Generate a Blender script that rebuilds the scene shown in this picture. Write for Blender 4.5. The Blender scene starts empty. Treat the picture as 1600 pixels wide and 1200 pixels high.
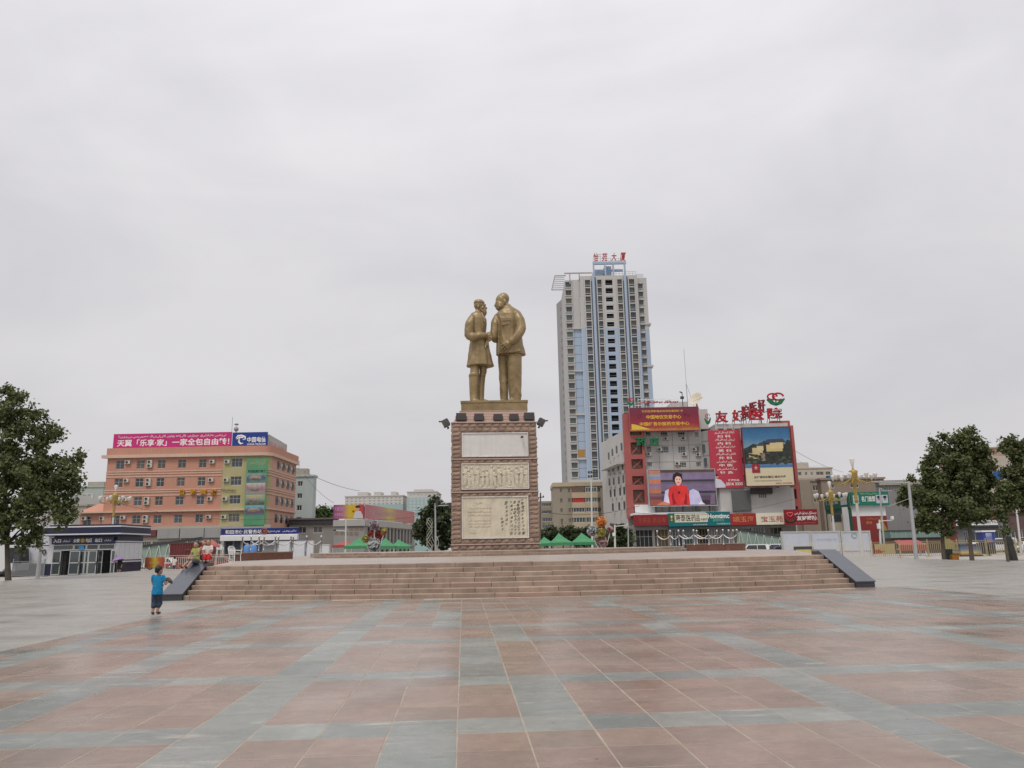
import bpy, bmesh, math, random, unicodedata
from mathutils import Vector, Matrix, noise
random.seed(7)
R = math.radians
sc = bpy.context.scene
col = sc.collection

# ---------------------------------------------------------------- camera, sky, sun, exposure
FPX, PITCH, YAW, ROLL, EYE = 1200.0, math.atan(255/1200), R(3.77), 0.019, 1.6
cam_d = bpy.data.cameras.new('camera'); cam = bpy.data.objects.new('camera', cam_d); col.objects.link(cam)
cam_d.sensor_width = 36; cam_d.lens = 36*FPX/1600; cam_d.clip_end = 3000; cam_d.clip_start = .1
FW = Vector((math.sin(YAW), math.cos(YAW), 0)); RT = Vector((math.cos(YAW), -math.sin(YAW), 0)); UPV = Vector((0, 0, 1))
_vd = FW*math.cos(PITCH)+UPV*math.sin(PITCH); _vu = UPV*math.cos(PITCH)-FW*math.sin(PITCH)
CX = RT*math.cos(ROLL)-_vu*math.sin(ROLL); CY = _vu*math.cos(ROLL)+RT*math.sin(ROLL)
# horizon rises to the right: the camera is rolled clockwise
CAMP = Vector((0, 0, EYE))
cam.matrix_world = Matrix.Translation(CAMP) @ Matrix((CX, CY, -_vd)).transposed().to_4x4()
sc.camera = cam
sc.view_settings.view_transform = 'Standard'; sc.view_settings.look = 'None'; sc.view_settings.gamma = 1
sc.view_settings.exposure = 0.0; sc.view_settings.use_curve_mapping = False
sc.cycles.max_bounces = 6; sc.cycles.transparent_max_bounces = 8
try: sc.cycles.use_denoising = True
except Exception: pass

SUN_EL, SUN_AZ = R(60), R(205)        # azimuth measured clockwise from +Y
world = bpy.data.worlds.new('World'); sc.world = world; world.use_nodes = True
def nodes_of(nt):
    nt.nodes.clear()
    def N(t, **k):
        n = nt.nodes.new(t)
        for a, b in k.items():
            if a == 'ins':
                for i, v in b.items(): n.inputs[i].default_value = v
            else: setattr(n, a, b)
        return n
    return N, (lambda a, b: nt.links.new(a, b))
N, L = nodes_of(world.node_tree)
sky = N('ShaderNodeTexSky', sky_type='NISHITA', sun_disc=False, sun_elevation=SUN_EL, sun_rotation=SUN_AZ, air_density=1.6, dust_density=4.0)
tc = N('ShaderNodeTexCoord')
mp = N('ShaderNodeMapping', ins={'Scale': (1.0, 1.5, 2.6), 'Rotation': (0.0, R(24), R(20))})
L(tc.outputs['Generated'], mp.inputs['Vector'])
n1 = N('ShaderNodeTexNoise', ins={'Scale': 1.35, 'Detail': 5.0, 'Roughness': .5, 'Distortion': .5})
n2 = N('ShaderNodeTexNoise', ins={'Scale': 3.4, 'Detail': 6.0, 'Roughness': .55, 'Distortion': .9})
L(mp.outputs[0], n1.inputs['Vector']); L(mp.outputs[0], n2.inputs['Vector'])
ad = N('ShaderNodeMath', operation='MULTIPLY_ADD', ins={1: .28}); L(n2.outputs[0], ad.inputs[0]); L(n1.outputs[0], ad.inputs[2])
rp = N('ShaderNodeValToRGB'); L(ad.outputs[0], rp.inputs[0])
rp.color_ramp.elements[0].position = .43; rp.color_ramp.elements[0].color = (.590, .578, .610, 1)
rp.color_ramp.elements[1].position = .80; rp.color_ramp.elements[1].color = (.740, .722, .738, 1)
# an overcast dome is brighter overhead than at the skyline
sx = N('ShaderNodeSeparateXYZ'); L(tc.outputs['Generated'], sx.inputs[0])
gr = N('ShaderNodeMapRange', interpolation_type='SMOOTHSTEP', ins={1: .25, 2: 1.0, 3: 10.0, 4: 17.0}); L(sx.outputs['Z'], gr.inputs[0])
mu = N('ShaderNodeMix', data_type='RGBA', blend_type='MULTIPLY'); mu.inputs[0].default_value = 1
L(rp.outputs[0], mu.inputs[6]); L(gr.outputs[0], mu.inputs[7])
mx = N('ShaderNodeMix', data_type='RGBA'); mx.inputs[0].default_value = .93
L(sky.outputs[0], mx.inputs[6]); L(mu.outputs[2], mx.inputs[7])
bg = N('ShaderNodeBackground', ins={'Strength': .1}); L(mx.outputs[2], bg.inputs[0])
wo = N('ShaderNodeOutputWorld'); L(bg.outputs[0], wo.inputs[0])

sl = bpy.data.lights.new('sun', 'SUN'); sl.energy = 1.5; sl.angle = R(16); sl.color = (1, .95, .88)
so = bpy.data.objects.new('sun', sl); col.objects.link(so)
sdir = Vector((math.sin(SUN_AZ)*math.cos(SUN_EL), math.cos(SUN_AZ)*math.cos(SUN_EL), math.sin(SUN_EL)))
so.rotation_euler = sdir.to_track_quat('Z', 'Y').to_euler()

# ---------------------------------------------------------------- materials
MATS = {}
def mat(name, c, rough=.75, var=.12, scale=1.2, bump=0., bscale=30., metal=0., spec=.4, rnd=0., emit=0., trans=0., streak=0., kind='Object'):
    if name in MATS: return MATS[name]
    m = bpy.data.materials.new(name); m.use_nodes = True; MATS[name] = m
    N, L = nodes_of(m.node_tree)
    out = N('ShaderNodeOutputMaterial'); b = N('ShaderNodeBsdfPrincipled'); L(b.outputs[0], out.inputs[0])
    b.inputs['Roughness'].default_value = rough; b.inputs['Metallic'].default_value = metal
    b.inputs['Specular IOR Level'].default_value = spec
    tc = N('ShaderNodeTexCoord'); vec = tc.outputs['Object']
    if kind == 'World': vec = N('ShaderNodeNewGeometry').outputs['Position']
    n = N('ShaderNodeTexNoise', ins={'Scale': scale, 'Detail': 6., 'Roughness': .62}); L(vec, n.inputs['Vector'])
    mr = N('ShaderNodeMapRange', ins={1: .25, 2: .75, 3: 1-var, 4: 1+var}); L(n.outputs[0], mr.inputs[0])
    fac = mr.outputs[0]
    if streak:
        mpn = N('ShaderNodeMapping', ins={'Scale': (3., 3., .18)}); L(vec, mpn.inputs[0])
        ns = N('ShaderNodeTexNoise', ins={'Scale': 1.3, 'Detail': 5.}); L(mpn.outputs[0], ns.inputs['Vector'])
        ms = N('ShaderNodeMapRange', ins={1: .5, 2: .8, 3: 1., 4: 1-streak}); L(ns.outputs[0], ms.inputs[0])
        mm = N('ShaderNodeMath', operation='MULTIPLY'); L(fac, mm.inputs[0]); L(ms.outputs[0], mm.inputs[1]); fac = mm.outputs[0]
    if rnd:
        oi = N('ShaderNodeObjectInfo'); mo = N('ShaderNodeMapRange', ins={1: 0, 2: 1, 3: 1-rnd, 4: 1+rnd}); L(oi.outputs['Random'], mo.inputs[0])
        mm = N('ShaderNodeMath', operation='MULTIPLY'); L(fac, mm.inputs[0]); L(mo.outputs[0], mm.inputs[1]); fac = mm.outputs[0]
    vm = N('ShaderNodeVectorMath', operation='SCALE'); vm.inputs[0].default_value = c[:3]; L(fac, vm.inputs['Scale'])
    L(vm.outputs[0], b.inputs['Base Color'])
    if emit:
        L(vm.outputs[0], b.inputs['Emission Color']); b.inputs['Emission Strength'].default_value = emit
    if trans:
        b.inputs['Transmission Weight'].default_value = trans; b.inputs['IOR'].default_value = 1.2
    if bump:
        nb = N('ShaderNodeTexNoise', ins={'Scale': bscale, 'Detail': 5.}); L(vec, nb.inputs['Vector'])
        bp = N('ShaderNodeBump', ins={'Strength': bump, 'Distance': .02}); L(nb.outputs[0], bp.inputs['Height']); L(bp.outputs[0], b.inputs['Normal'])
    return m
def srgb(r, g, b, k=1.0):
    f = lambda v: (((v/255)+.055)/1.055)**2.4 if v > 10 else v/255/12.92
    return (f(r)*k, f(g)*k, f(b)*k)
def flat(r, g, b, **kw):                # a printed or painted colour
    k = kw.pop('k', .9); nm = kw.pop('name', 'paint_%d_%d_%d' % (r, g, b))
    kw.setdefault('var', .06); kw.setdefault('rough', .6)
    return mat(nm, srgb(r, g, b, k), **kw)

def stone_tile(name, c, tile, rough, white=0., drift=.10, hue=None):
    """slab stone: each slab its own shade, fine grain, wear and pale bloom"""
    m = bpy.data.materials.new(name); m.use_nodes = True; MATS[name] = m
    N, L = nodes_of(m.node_tree)
    out = N('ShaderNodeOutputMaterial'); b = N('ShaderNodeBsdfPrincipled'); L(b.outputs[0], out.inputs[0])
    pos = N('ShaderNodeNewGeometry').outputs['Position']
    mp = N('ShaderNodeMapping', ins={'Scale': (1/tile[0], 1/tile[1], 0), 'Location': (tile[2], tile[3], 0)}); L(pos, mp.inputs[0])
    fl = N('ShaderNodeVectorMath', operation='FLOOR'); L(mp.outputs[0], fl.inputs[0])
    wn = N('ShaderNodeTexWhiteNoise', noise_dimensions='2D'); L(fl.outputs[0], wn.inputs['Vector'])
    mr = N('ShaderNodeMapRange', ins={1: 0, 2: 1, 3: 1-drift, 4: 1+drift}); L(wn.outputs['Value'], mr.inputs[0])
    n1 = N('ShaderNodeTexNoise', ins={'Scale': 1.1, 'Detail': 7., 'Roughness': .65}); L(pos, n1.inputs['Vector'])
    m1 = N('ShaderNodeMapRange', ins={1: .3, 2: .7, 3: .88, 4: 1.1}); L(n1.outputs[0], m1.inputs[0])
    n2 = N('ShaderNodeTexNoise', ins={'Scale': 160., 'Detail': 2.}); L(pos, n2.inputs['Vector'])
    m2 = N('ShaderNodeMapRange', ins={1: .3, 2: .7, 3: .86, 4: 1.14}); L(n2.outputs[0], m2.inputs[0])
    a = N('ShaderNodeMath', operation='MULTIPLY'); L(mr.outputs[0], a.inputs[0]); L(m1.outputs[0], a.inputs[1])
    a2 = N('ShaderNodeMath', operation='MULTIPLY'); L(a.outputs[0], a2.inputs[0]); L(m2.outputs[0], a2.inputs[1])
    hx = N('ShaderNodeMix', data_type='RGBA'); hx.inputs[6].default_value = (*c, 1); hx.inputs[7].default_value = (*(hue or c), 1)
    L(wn.outputs['Color'], hx.inputs[0])
    vm = N('ShaderNodeVectorMath', operation='SCALE'); L(hx.outputs[2], vm.inputs[0]); L(a2.outputs[0], vm.inputs['Scale'])
    mpw = N('ShaderNodeMapping', ins={'Scale': (.55, 2.4, 1)}); L(pos, mpw.inputs[0])
    n3 = N('ShaderNodeTexNoise', ins={'Scale': 1.7, 'Detail': 8., 'Roughness': .7}); L(mpw.outputs[0], n3.inputs['Vector'])
    m3 = N('ShaderNodeMapRange', ins={1: .56, 2: .74, 3: 0., 4: white}); L(n3.outputs[0], m3.inputs[0])
    wx = N('ShaderNodeMix', data_type='RGBA'); wx.inputs[7].default_value = (.47, .43, .37, 1); L(m3.outputs[0], wx.inputs[0]); L(vm.outputs[0], wx.inputs[6])
    # dropped gum, chips and dots
    vs_ = N('ShaderNodeTexVoronoi', ins={'Scale': 2.6, 'Randomness': 1.}); L(pos, vs_.inputs['Vector'])
    vr = N('ShaderNodeMapRange', ins={1: .035, 2: .06, 3: .55, 4: 1.}); L(vs_.outputs['Distance'], vr.inputs[0])
    n6 = N('ShaderNodeTexNoise', ins={'Scale': 5., 'Detail': 8., 'Roughness': .75}); L(pos, n6.inputs['Vector'])
    m6 = N('ShaderNodeMapRange', ins={1: .3, 2: .7, 3: .82, 4: 1.16}); L(n6.outputs[0], m6.inputs[0])
    sm_ = N('ShaderNodeMath', operation='MULTIPLY'); L(vr.outputs[0], sm_.inputs[0]); L(m6.outputs[0], sm_.inputs[1])
    # darker trodden dirt
    n4 = N('ShaderNodeTexNoise', ins={'Scale': .38, 'Detail': 6., 'Roughness': .6}); L(pos, n4.inputs['Vector'])
    m4 = N('ShaderNodeMapRange', ins={1: .5, 2: .75, 3: 1., 4: .72}); L(n4.outputs[0], m4.inputs[0])
    s2_ = N('ShaderNodeMath', operation='MULTIPLY'); L(m4.outputs[0], s2_.inputs[0]); L(sm_.outputs[0], s2_.inputs[1])
    dv = N('ShaderNodeVectorMath', operation='SCALE'); L(wx.outputs[2], dv.inputs[0]); L(s2_.outputs[0], dv.inputs['Scale'])
    L(dv.outputs[0], b.inputs['Base Color'])
    n5 = N('ShaderNodeTexNoise', ins={'Scale': .8, 'Detail': 6.}); L(pos, n5.inputs['Vector'])
    m5 = N('ShaderNodeMapRange', ins={1: .3, 2: .7, 3: rough-.1, 4: rough+.12}); L(n5.outputs[0], m5.inputs[0]); L(m5.outputs[0], b.inputs['Roughness'])
    bp = N('ShaderNodeBump', ins={'Strength': .12, 'Distance': .004}); L(n2.outputs[0], bp.inputs['Height']); L(bp.outputs[0], b.inputs['Normal'])
    return m

def glass_dark(name, c, rough=.08, rnd=.5):
    return mat(name, c, rough=rough, var=.35, scale=.35, spec=.8, rnd=rnd)
M_conc = mat('concrete', (.33, .32, .30), .85, .12, .6, .2, 12, streak=.12)
M_white = mat('white_paint', (.72, .72, .71), .5, .05, 1.5, streak=.08)
M_frame = mat('window_frame_white', (.6, .61, .6), .45, .05)
M_glass = glass_dark('window_glass', (.035, .045, .052))
M_glass2 = glass_dark('window_glass_green', (.05, .085, .08))
M_glass3 = glass_dark('window_glass_brown', (.07, .058, .044))
M_black = mat('black_void', (.018, .018, .02), .9)
M_dark = mat('dark_metal', (.045, .045, .05), .5)
M_steel = mat('steel', (.30, .30, .30), .35, .08, metal=.9)
M_grey = mat('grey_metal', (.3, .31, .31), .5, .1)
M_red = flat(190, 42, 48, name='red_paint', var=.12)
M_gold = mat('gold_paint', (.36, .25, .07), .45, .2, 6, metal=.25)
M_cream = flat(225, 215, 190, name='cream_paint', streak=.12)
M_ac = mat('air_conditioner_shell', (.5, .48, .42), .5, .15, 2)
M_rubber = mat('rubber', (.02, .02, .02), .8)

# ---------------------------------------------------------------- pixel to place
def ray(px, py):
    return (_vd + CX*((px-800)/FPX) + CY*((600-py)/FPX))
def at(px, py, D):
    r = ray(px, py); return CAMP + r*(D/r.dot(FW))
def gnd(px, py, z=0.):
    r = ray(px, py); return CAMP + r*((z-EYE)/r.z)
def hz(px): return 855-ROLL*(px-800)          # image row of the skyline at a column
GZ = -.35                                     # level of the streets round the raised plaza

class Fr:
    """a vertical working plane: u to the right, y away from the viewer, z up from base"""
    def __init__(s, px, D, rot=0., z=GZ, o=None):
        p = o if o is not None else at(px, hz(px), D)
        s.o = Vector((p.x, p.y, z)); s.a = -YAW+R(rot)
        s.ux = Vector((math.cos(s.a), math.sin(s.a), 0)); s.uy = Vector((-math.sin(s.a), math.cos(s.a), 0))
    def uv(s, px, py, off=0.):
        r = ray(px, py); q = s.o+s.uy*off
        t = (q-CAMP).dot(s.uy)/r.dot(s.uy); p = CAMP+r*t
        return ((p-s.o).dot(s.ux), p.z-s.o.z)
    def u(s, px, off=0., py=None): return s.uv(px, hz(px) if py is None else py, off)[0]
    def z(s, px, py, off=0.): return s.uv(px, py, off)[1]
    def rect(s, x0, y0, x1, y1, off=0.):
        a = s.uv(x0, y1, off); b = s.uv(x1, y0, off); return a[0], b[0], a[1], b[1]
    def w(s, u, y, z): return s.o+s.ux*u+s.uy*y+Vector((0, 0, z))
    def sub(s, u, y, rot=0.): return Fr(0, 0, o=s.w(u, y, 0), z=s.o.z, rot=math.degrees(s.a+YAW)+rot)

# ---------------------------------------------------------------- objects
def tag(o, label, cat, group=None, kind=None):
    if label: o['label'] = label
    if cat: o['category'] = cat
    if group: o['group'] = group
    if kind: o['kind'] = kind
    return o
def empty(name, loc, rz=0.):
    o = bpy.data.objects.new(name, None); o.empty_display_size = .2; col.objects.link(o); o.location = loc; o.rotation_euler = (0, 0, rz); return o
def thing(name, fr, label, cat, group=None):
    return tag(empty(name, fr.o, fr.a), label, cat, group)
def link(name, me, parent=None, loc=None, rz=None):
    o = bpy.data.objects.new(name, me); col.objects.link(o)
    if parent: o.parent = parent
    if loc is not None: o.location = loc
    if rz is not None: o.rotation_euler = (0, 0, rz)
    return o
def copy_tree(o, parent=None):
    c = o.copy(); col.objects.link(c); c.parent = parent
    for ch in [x for x in bpy.data.objects if x.parent == o]: copy_tree(ch, c)
    return c

class MB:
    def __init__(s): s.v = []; s.f = []; s.m = []; s.sm = []
    def add(s, vs, fs, mi=0, smooth=False):
        n = len(s.v); s.v += [tuple(v) for v in vs]; s.f += [tuple(i+n for i in f) for f in fs]; s.m += [mi]*len(fs); s.sm += [smooth]*len(fs); return s
    def box(s, x0, x1, y0, y1, z0, z1, mi=0):
        return s.add([(x0, y0, z0), (x1, y0, z0), (x1, y1, z0), (x0, y1, z0), (x0, y0, z1), (x1, y0, z1), (x1, y1, z1), (x0, y1, z1)],
                     [(0, 3, 2, 1), (4, 5, 6, 7), (0, 1, 5, 4), (1, 2, 6, 5), (2, 3, 7, 6), (3, 0, 4, 7)], mi)
    def quad(s, a, b, c, d, mi=0): return s.add([a, b, c, d], [(0, 1, 2, 3)], mi)
    def poly(s, pts, mi=0): return s.add(pts, [tuple(range(len(pts)))], mi)
    def prism(s, pts, z0, z1, mi=0):                     # pts ccw in plan
        n = len(pts); vs = [(x, y, z0) for x, y in pts]+[(x, y, z1) for x, y in pts]
        fs = [tuple(range(n-1, -1, -1)), tuple(range(n, 2*n))]+[(i, (i+1) % n, n+(i+1) % n, n+i) for i in range(n)]
        return s.add(vs, fs, mi)
    def slab(s, pts, y0, y1, mi=0):                      # pts (u,z) ccw seen from the front, thickness y0..y1
        n = len(pts); vs = [(x, y0, z) for x, z in pts]+[(x, y1, z) for x, z in pts]
        fs = [tuple(range(n)), tuple(range(2*n-1, n-1, -1))]+[(i, n+i, n+(i+1) % n, (i+1) % n) for i in range(n)]
        return s.add(vs, fs, mi)
    def beam(s, a, b, w, h=None, mi=0):
        a = Vector(a); b = Vector(b); d = (b-a); h = h or w
        if d.length < 1e-6: return s
        d.normalize(); x = d.cross(Vector((0, 0, 1)))
        if x.length < 1e-3: x = Vector((1, 0, 0))
        x.normalize(); y = d.cross(x); x = x*(w/2); y = y*(h/2)
        vs = [p+q for p in (a, b) for q in (-x-y, x-y, x+y, -x+y)]
        return s.add(vs, [(0, 3, 2, 1), (4, 5, 6, 7), (0, 1, 5, 4), (1, 2, 6, 5), (2, 3, 7, 6), (3, 0, 4, 7)], mi)
    def tube(s, pts, r, n=8, mi=0, cap=True, smooth=True):
        pts = [Vector(p) for p in pts]; rs = r if isinstance(r, (list, tuple)) else [r]*len(pts)
        vs = []; ref = None
        for i, p in enumerate(pts):
            d = (pts[min(i+1, len(pts)-1)]-pts[max(i-1, 0)]).normalized()
            if ref is None: ref = d.orthogonal().normalized()
            x = (ref-d*ref.dot(d)); x = x.normalized() if x.length > 1e-4 else d.orthogonal().normalized(); ref = x; y = d.cross(x)
            vs += [p+(x*math.cos(2*math.pi*k/n)+y*math.sin(2*math.pi*k/n))*rs[i] for k in range(n)]
        fs = [(i*n+k, i*n+(k+1) % n, (i+1)*n+(k+1) % n, (i+1)*n+k) for i in range(len(pts)-1) for k in range(n)]
        s.add(vs, fs, mi, smooth)
        if cap: s.add(vs[:n], [tuple(range(n-1, -1, -1))], mi); s.add(vs[-n:], [tuple(range(n))], mi)
        return s
    def lathe(s, prof, c=(0, 0, 0), n=16, mi=0, smooth=True):   # prof: (r,z)
        vs = [(c[0]+r*math.cos(2*math.pi*k/n), c[1]+r*math.sin(2*math.pi*k/n), c[2]+z) for r, z in prof for k in range(n)]
        fs = [(i*n+k, i*n+(k+1) % n, (i+1)*n+(k+1) % n, (i+1)*n+k) for i in range(len(prof)-1) for k in range(n)]
        return s.add(vs, fs, mi, smooth)
    def ball(s, c, r, n=12, m=8, mi=0, sq=(1, 1, 1)):
        pr = [(math.sin(math.pi*j/m), -math.cos(math.pi*j/m)) for j in range(m+1)]
        vs = [(c[0]+r*sq[0]*max(a, 1e-3)*math.cos(2*math.pi*k/n), c[1]+r*sq[1]*max(a, 1e-3)*math.sin(2*math.pi*k/n), c[2]+r*sq[2]*z) for a, z in pr for k in range(n)]
        fs = [(i*n+k, i*n+(k+1) % n, (i+1)*n+(k+1) % n, (i+1)*n+k) for i in range(m) for k in range(n)]
        return s.add(vs, fs, mi, True)
    def mesh(s, name, mats):
        me = bpy.data.meshes.new(name); me.from_pydata(s.v, [], s.f)
        for m in (mats if isinstance(mats, (list, tuple)) else [mats]): me.materials.append(m)
        me.polygons.foreach_set('material_index', s.m); me.polygons.foreach_set('use_smooth', s.sm); me.update(); return me
    def build(s, name, mats, parent=None, loc=None, rz=None): return link(name, s.mesh(name, mats), parent, loc, rz)

def holed(mb, u0, u1, z0, z1, holes, y=0., depth=.22, mi=0):
    """a wall face with real openings (u0,u1,z0,z1) and their reveals"""
    us = sorted({u0, u1, *[h[0] for h in holes], *[h[1] for h in holes]}); zs = sorted({z0, z1, *[h[2] for h in holes], *[h[3] for h in holes]})
    us = [u for u in us if u0-1e-6 <= u <= u1+1e-6]; zs = [z for z in zs if z0-1e-6 <= z <= z1+1e-6]
    for b, t in zip(zs, zs[1:]):
        if t-b < 1e-5: continue
        run = None
        for l, r in list(zip(us, us[1:]))+[(None, None)]:
            ok = l is not None and r-l > 1e-6 and not any(h[0] < (l+r)/2 < h[1] and h[2] < (b+t)/2 < h[3] for h in holes)
            if ok: run = (run[0], r) if run else (l, r)
            elif run:
                mb.quad((run[0], y, b), (run[1], y, b), (run[1], y, t), (run[0], y, t), mi); run = None
    d = y+depth
    for a, c, b, t in holes:
        mb.quad((a, y, b), (a, y, t), (a, d, t), (a, d, b), mi); mb.quad((c, y, b), (c, d, b), (c, d, t), (c, y, t), mi)
        mb.quad((a, y, b), (a, d, b), (c, d, b), (c, y, b), mi); mb.quad((a, y, t), (c, y, t), (c, d, t), (a, d, t), mi)

WCACHE = {}
def window(parent, u0, u1, z0, z1, y, glass=None, cols=2, rows=1, fw=.07, frame=None, split=True, rail=None):
    glass = glass or M_glass; frame = frame or M_frame
    w, h = round(u1-u0, 2), round(z1-z0, 2); key = (w, h, cols, rows, fw, glass.name, frame.name, split, rail)
    if key not in WCACHE:
        a = MB(); p = MB(); X, Z = w/2, h/2
        a.box(-X, -X+fw, 0, .06, -Z, Z); a.box(X-fw, X, 0, .06, -Z, Z); a.box(-X+fw, X-fw, 0, .06, -Z, -Z+fw); a.box(-X+fw, X-fw, 0, .06, Z-fw, Z)
        for i in range(1, cols): x = -X+w*i/cols; a.box(x-fw*.35, x+fw*.35, .005, .055, -Z+fw, Z-fw)
        zz = [-Z+h*j/rows for j in range(1, rows)] if rail is None else [-Z+h*rail]
        for z in zz: a.box(-X+fw, X-fw, .007, .053, z-fw*.35, z+fw*.35)
        (p if split else a).quad((-X+.01, .04, -Z+.01), (X-.01, .04, -Z+.01), (X-.01, .04, Z-.01), (-X+.01, .04, Z-.01), 0 if split else 1)
        WCACHE[key] = (a.mesh('window', frame if split else [frame, glass]), p.mesh('pane', glass) if split else None)
    a, p = WCACHE[key]
    o = link('window', a, parent, ((u0+u1)/2, y, (z0+z1)/2))
    if p: link('pane', p, o)
    return o
def ac_mesh():
    b = MB(); b.box(-.42, .42, -.32, 0, -.3, .3)
    b.lathe([(.001, 0), (.2, 0), (.22, .02), (.22, 0)], n=12, mi=1)
    vs = []; k = len(b.v)-12*4
    for i in range(k, len(b.v)): x, y, z = b.v[i]; b.v[i] = (x-.1, -.33-z, y)
    b.box(-.36, -.32, -.3, 0, -.36, -.3, 1); b.box(.32, .36, -.3, 0, -.36, -.3, 1)
    return b.mesh('air_conditioner', [M_ac, M_dark])
AC_ME = ac_mesh()
def ac(parent, u, z, y=0., s=1.):
    o = link('air_conditioner', AC_ME, parent, (u, y, z)); o.scale = (s, s, s); return o

# ---------------------------------------------------------------- lettering
def shape_rtl(t):
    """join the letters of a right-to-left script and put them in drawing order"""
    dual = {}; out = []
    def form(ch, f):
        try: return unicodedata.lookup(unicodedata.name(ch)+' '+f+' FORM')
        except Exception: return None
    AE = {'\u06d5': ('\ufee9', '\ufeea')}
    for i, ch in enumerate(t):
        if ch in AE:
            prev = t[i-1] if i else ' '; out.append(AE[ch][1] if form(prev, 'INITIAL') else AE[ch][0]); continue
        if not form(ch, 'ISOLATED') and not form(ch, 'FINAL'): out.append(ch); continue
        prev = t[i-1] if i else ' '; nxt = t[i+1] if i+1 < len(t) else ' '
        jp = form(prev, 'INITIAL') is not None
        jn = form(ch, 'INITIAL') is not None and (form(nxt, 'FINAL') is not None or nxt in AE)
        f = 'MEDIAL' if jp and jn else 'FINAL' if jp else 'INITIAL' if jn else 'ISOLATED'
        out.append(form(ch, f) or ch)
    return ''.join(reversed(out))
TXT = {}
def text_mb(body, bold=.012, ext=0., res=2):
    key = (body, bold, ext)
    if key in TXT: return TXT[key]
    cu = bpy.data.curves.new('t', 'FONT'); cu.body = body; cu.resolution_u = res; cu.offset = bold; cu.extrude = ext; cu.fill_mode = 'BOTH' if ext else 'FRONT'
    o = bpy.data.objects.new('t', cu)
    me = o.to_mesh(); vs = [v.co.copy() for v in me.vertices]; fs = [tuple(p.vertices) for p in me.polygons]; o.to_mesh_clear()
    bpy.data.objects.remove(o); bpy.data.curves.remove(cu)
    TXT[key] = (vs, fs); return TXT[key]
def lettering(parent, body, u0, u1, z0, z1, y, m, bold=.012, thick=0., fit=True, name='lettering', slant=0., rtl=False, align='c'):
    if rtl: body = shape_rtl(body)
    vs, fs = text_mb(body, bold, .5 if thick else 0.)
    if not vs: return None
    x0 = min(v.x for v in vs); x1 = max(v.x for v in vs); y0 = min(v.y for v in vs); y1 = max(v.y for v in vs)
    sx = (u1-u0)/max(x1-x0, 1e-4); sz = (z1-z0)/max(y1-y0, 1e-4)
    if not fit: sx = sz = min(sx, sz)
    ou = u0 if fit else (u0+u1)/2-(x1-x0)*sx/2
    b = MB(); b.add([(ou+(v.x-x0)*sx+slant*(v.y-y0)*sz, y-(v.z*thick*2 if thick else 0), z0+(v.y-y0)*sz) for v in vs], fs)
    return b.build(name, m, parent)

# ---------------------------------------------------------------- ground, plaza, paving
def cw(x, D, z=0.): return FW*D+RT*x+Vector((0, 0, z))          # metres right of and ahead of the camera
T = .605
p0 = gnd(716, 1100); X0 = p0.x                                    # the long joint left of the middle
Y0 = gnd(714, 1150).y                                             # near edge of the first grey row
M_tr = stone_tile('red_granite_slab', (.262, .175, .136), (T, T, -X0/T, -Y0/T), .27, .30, .13, (.228, .168, .128))
M_tg = stone_tile('grey_granite_slab', (.185, .20, .187), (T, T, -X0/T, -Y0/T), .29, .8, .16, (.222, .228, .205))
M_pale = stone_tile('pale_paving', (.295, .272, .234), (2.4, .62, 0, 0), .38, .25, .06, (.265, .262, .238))
M_low = stone_tile('street_paving', (.36, .335, .30), (1.2, 1.2, 0, 0), .6, .2, .05)
M_joint = mat('joint_mortar', (.33, .285, .23), .9, .25, 3., kind='World')
M_asph = mat('asphalt', (.06, .06, .06), .9, .15, .8, .2, 60, kind='World')

g = MB(); g.quad((-1500, -300, GZ), (1500, -300, GZ), (1500, 2500, GZ), (-1500, 2500, GZ)); tag(g.build('ground', M_low), None, None, kind='structure')
rd = MB(); a, b, c, d = cw(-400, 112), cw(400, 112), cw(400, 138), cw(-400, 138)
rd.quad(*[(p.x, p.y, GZ+.004) for p in (a, b, c, d)]); tag(rd.build('road', M_asph), None, None, kind='structure')
# the plaza: a raised sheet, its sides running away from the camera
pl = [cw(-44, -30), cw(44, -30), cw(33, 46), cw(36, 84), cw(-38, 84), cw(-35, 52)]
pm = MB(); pts = [(p.x, p.y) for p in pl]; n = len(pts)
pm.poly([(x, y, 0.) for x, y in pts], 0)
for i in range(n): x0, y0 = pts[i]; x1, y1 = pts[(i+1) % n]; pm.quad((x0, y0, GZ), (x1, y1, GZ), (x1, y1, -.02), (x0, y0, -.02), 1)
for i in range(n): x0, y0 = pts[i]; x1, y1 = pts[(i+1) % n]; pm.quad((x0, y0, -.02), (x1, y1, -.02), (x1, y1, 0.), (x0, y0, 0.), 0)
plaza = pm.build('plaza', [M_pale, M_white]); tag(plaza, None, None, kind='structure')

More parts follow.
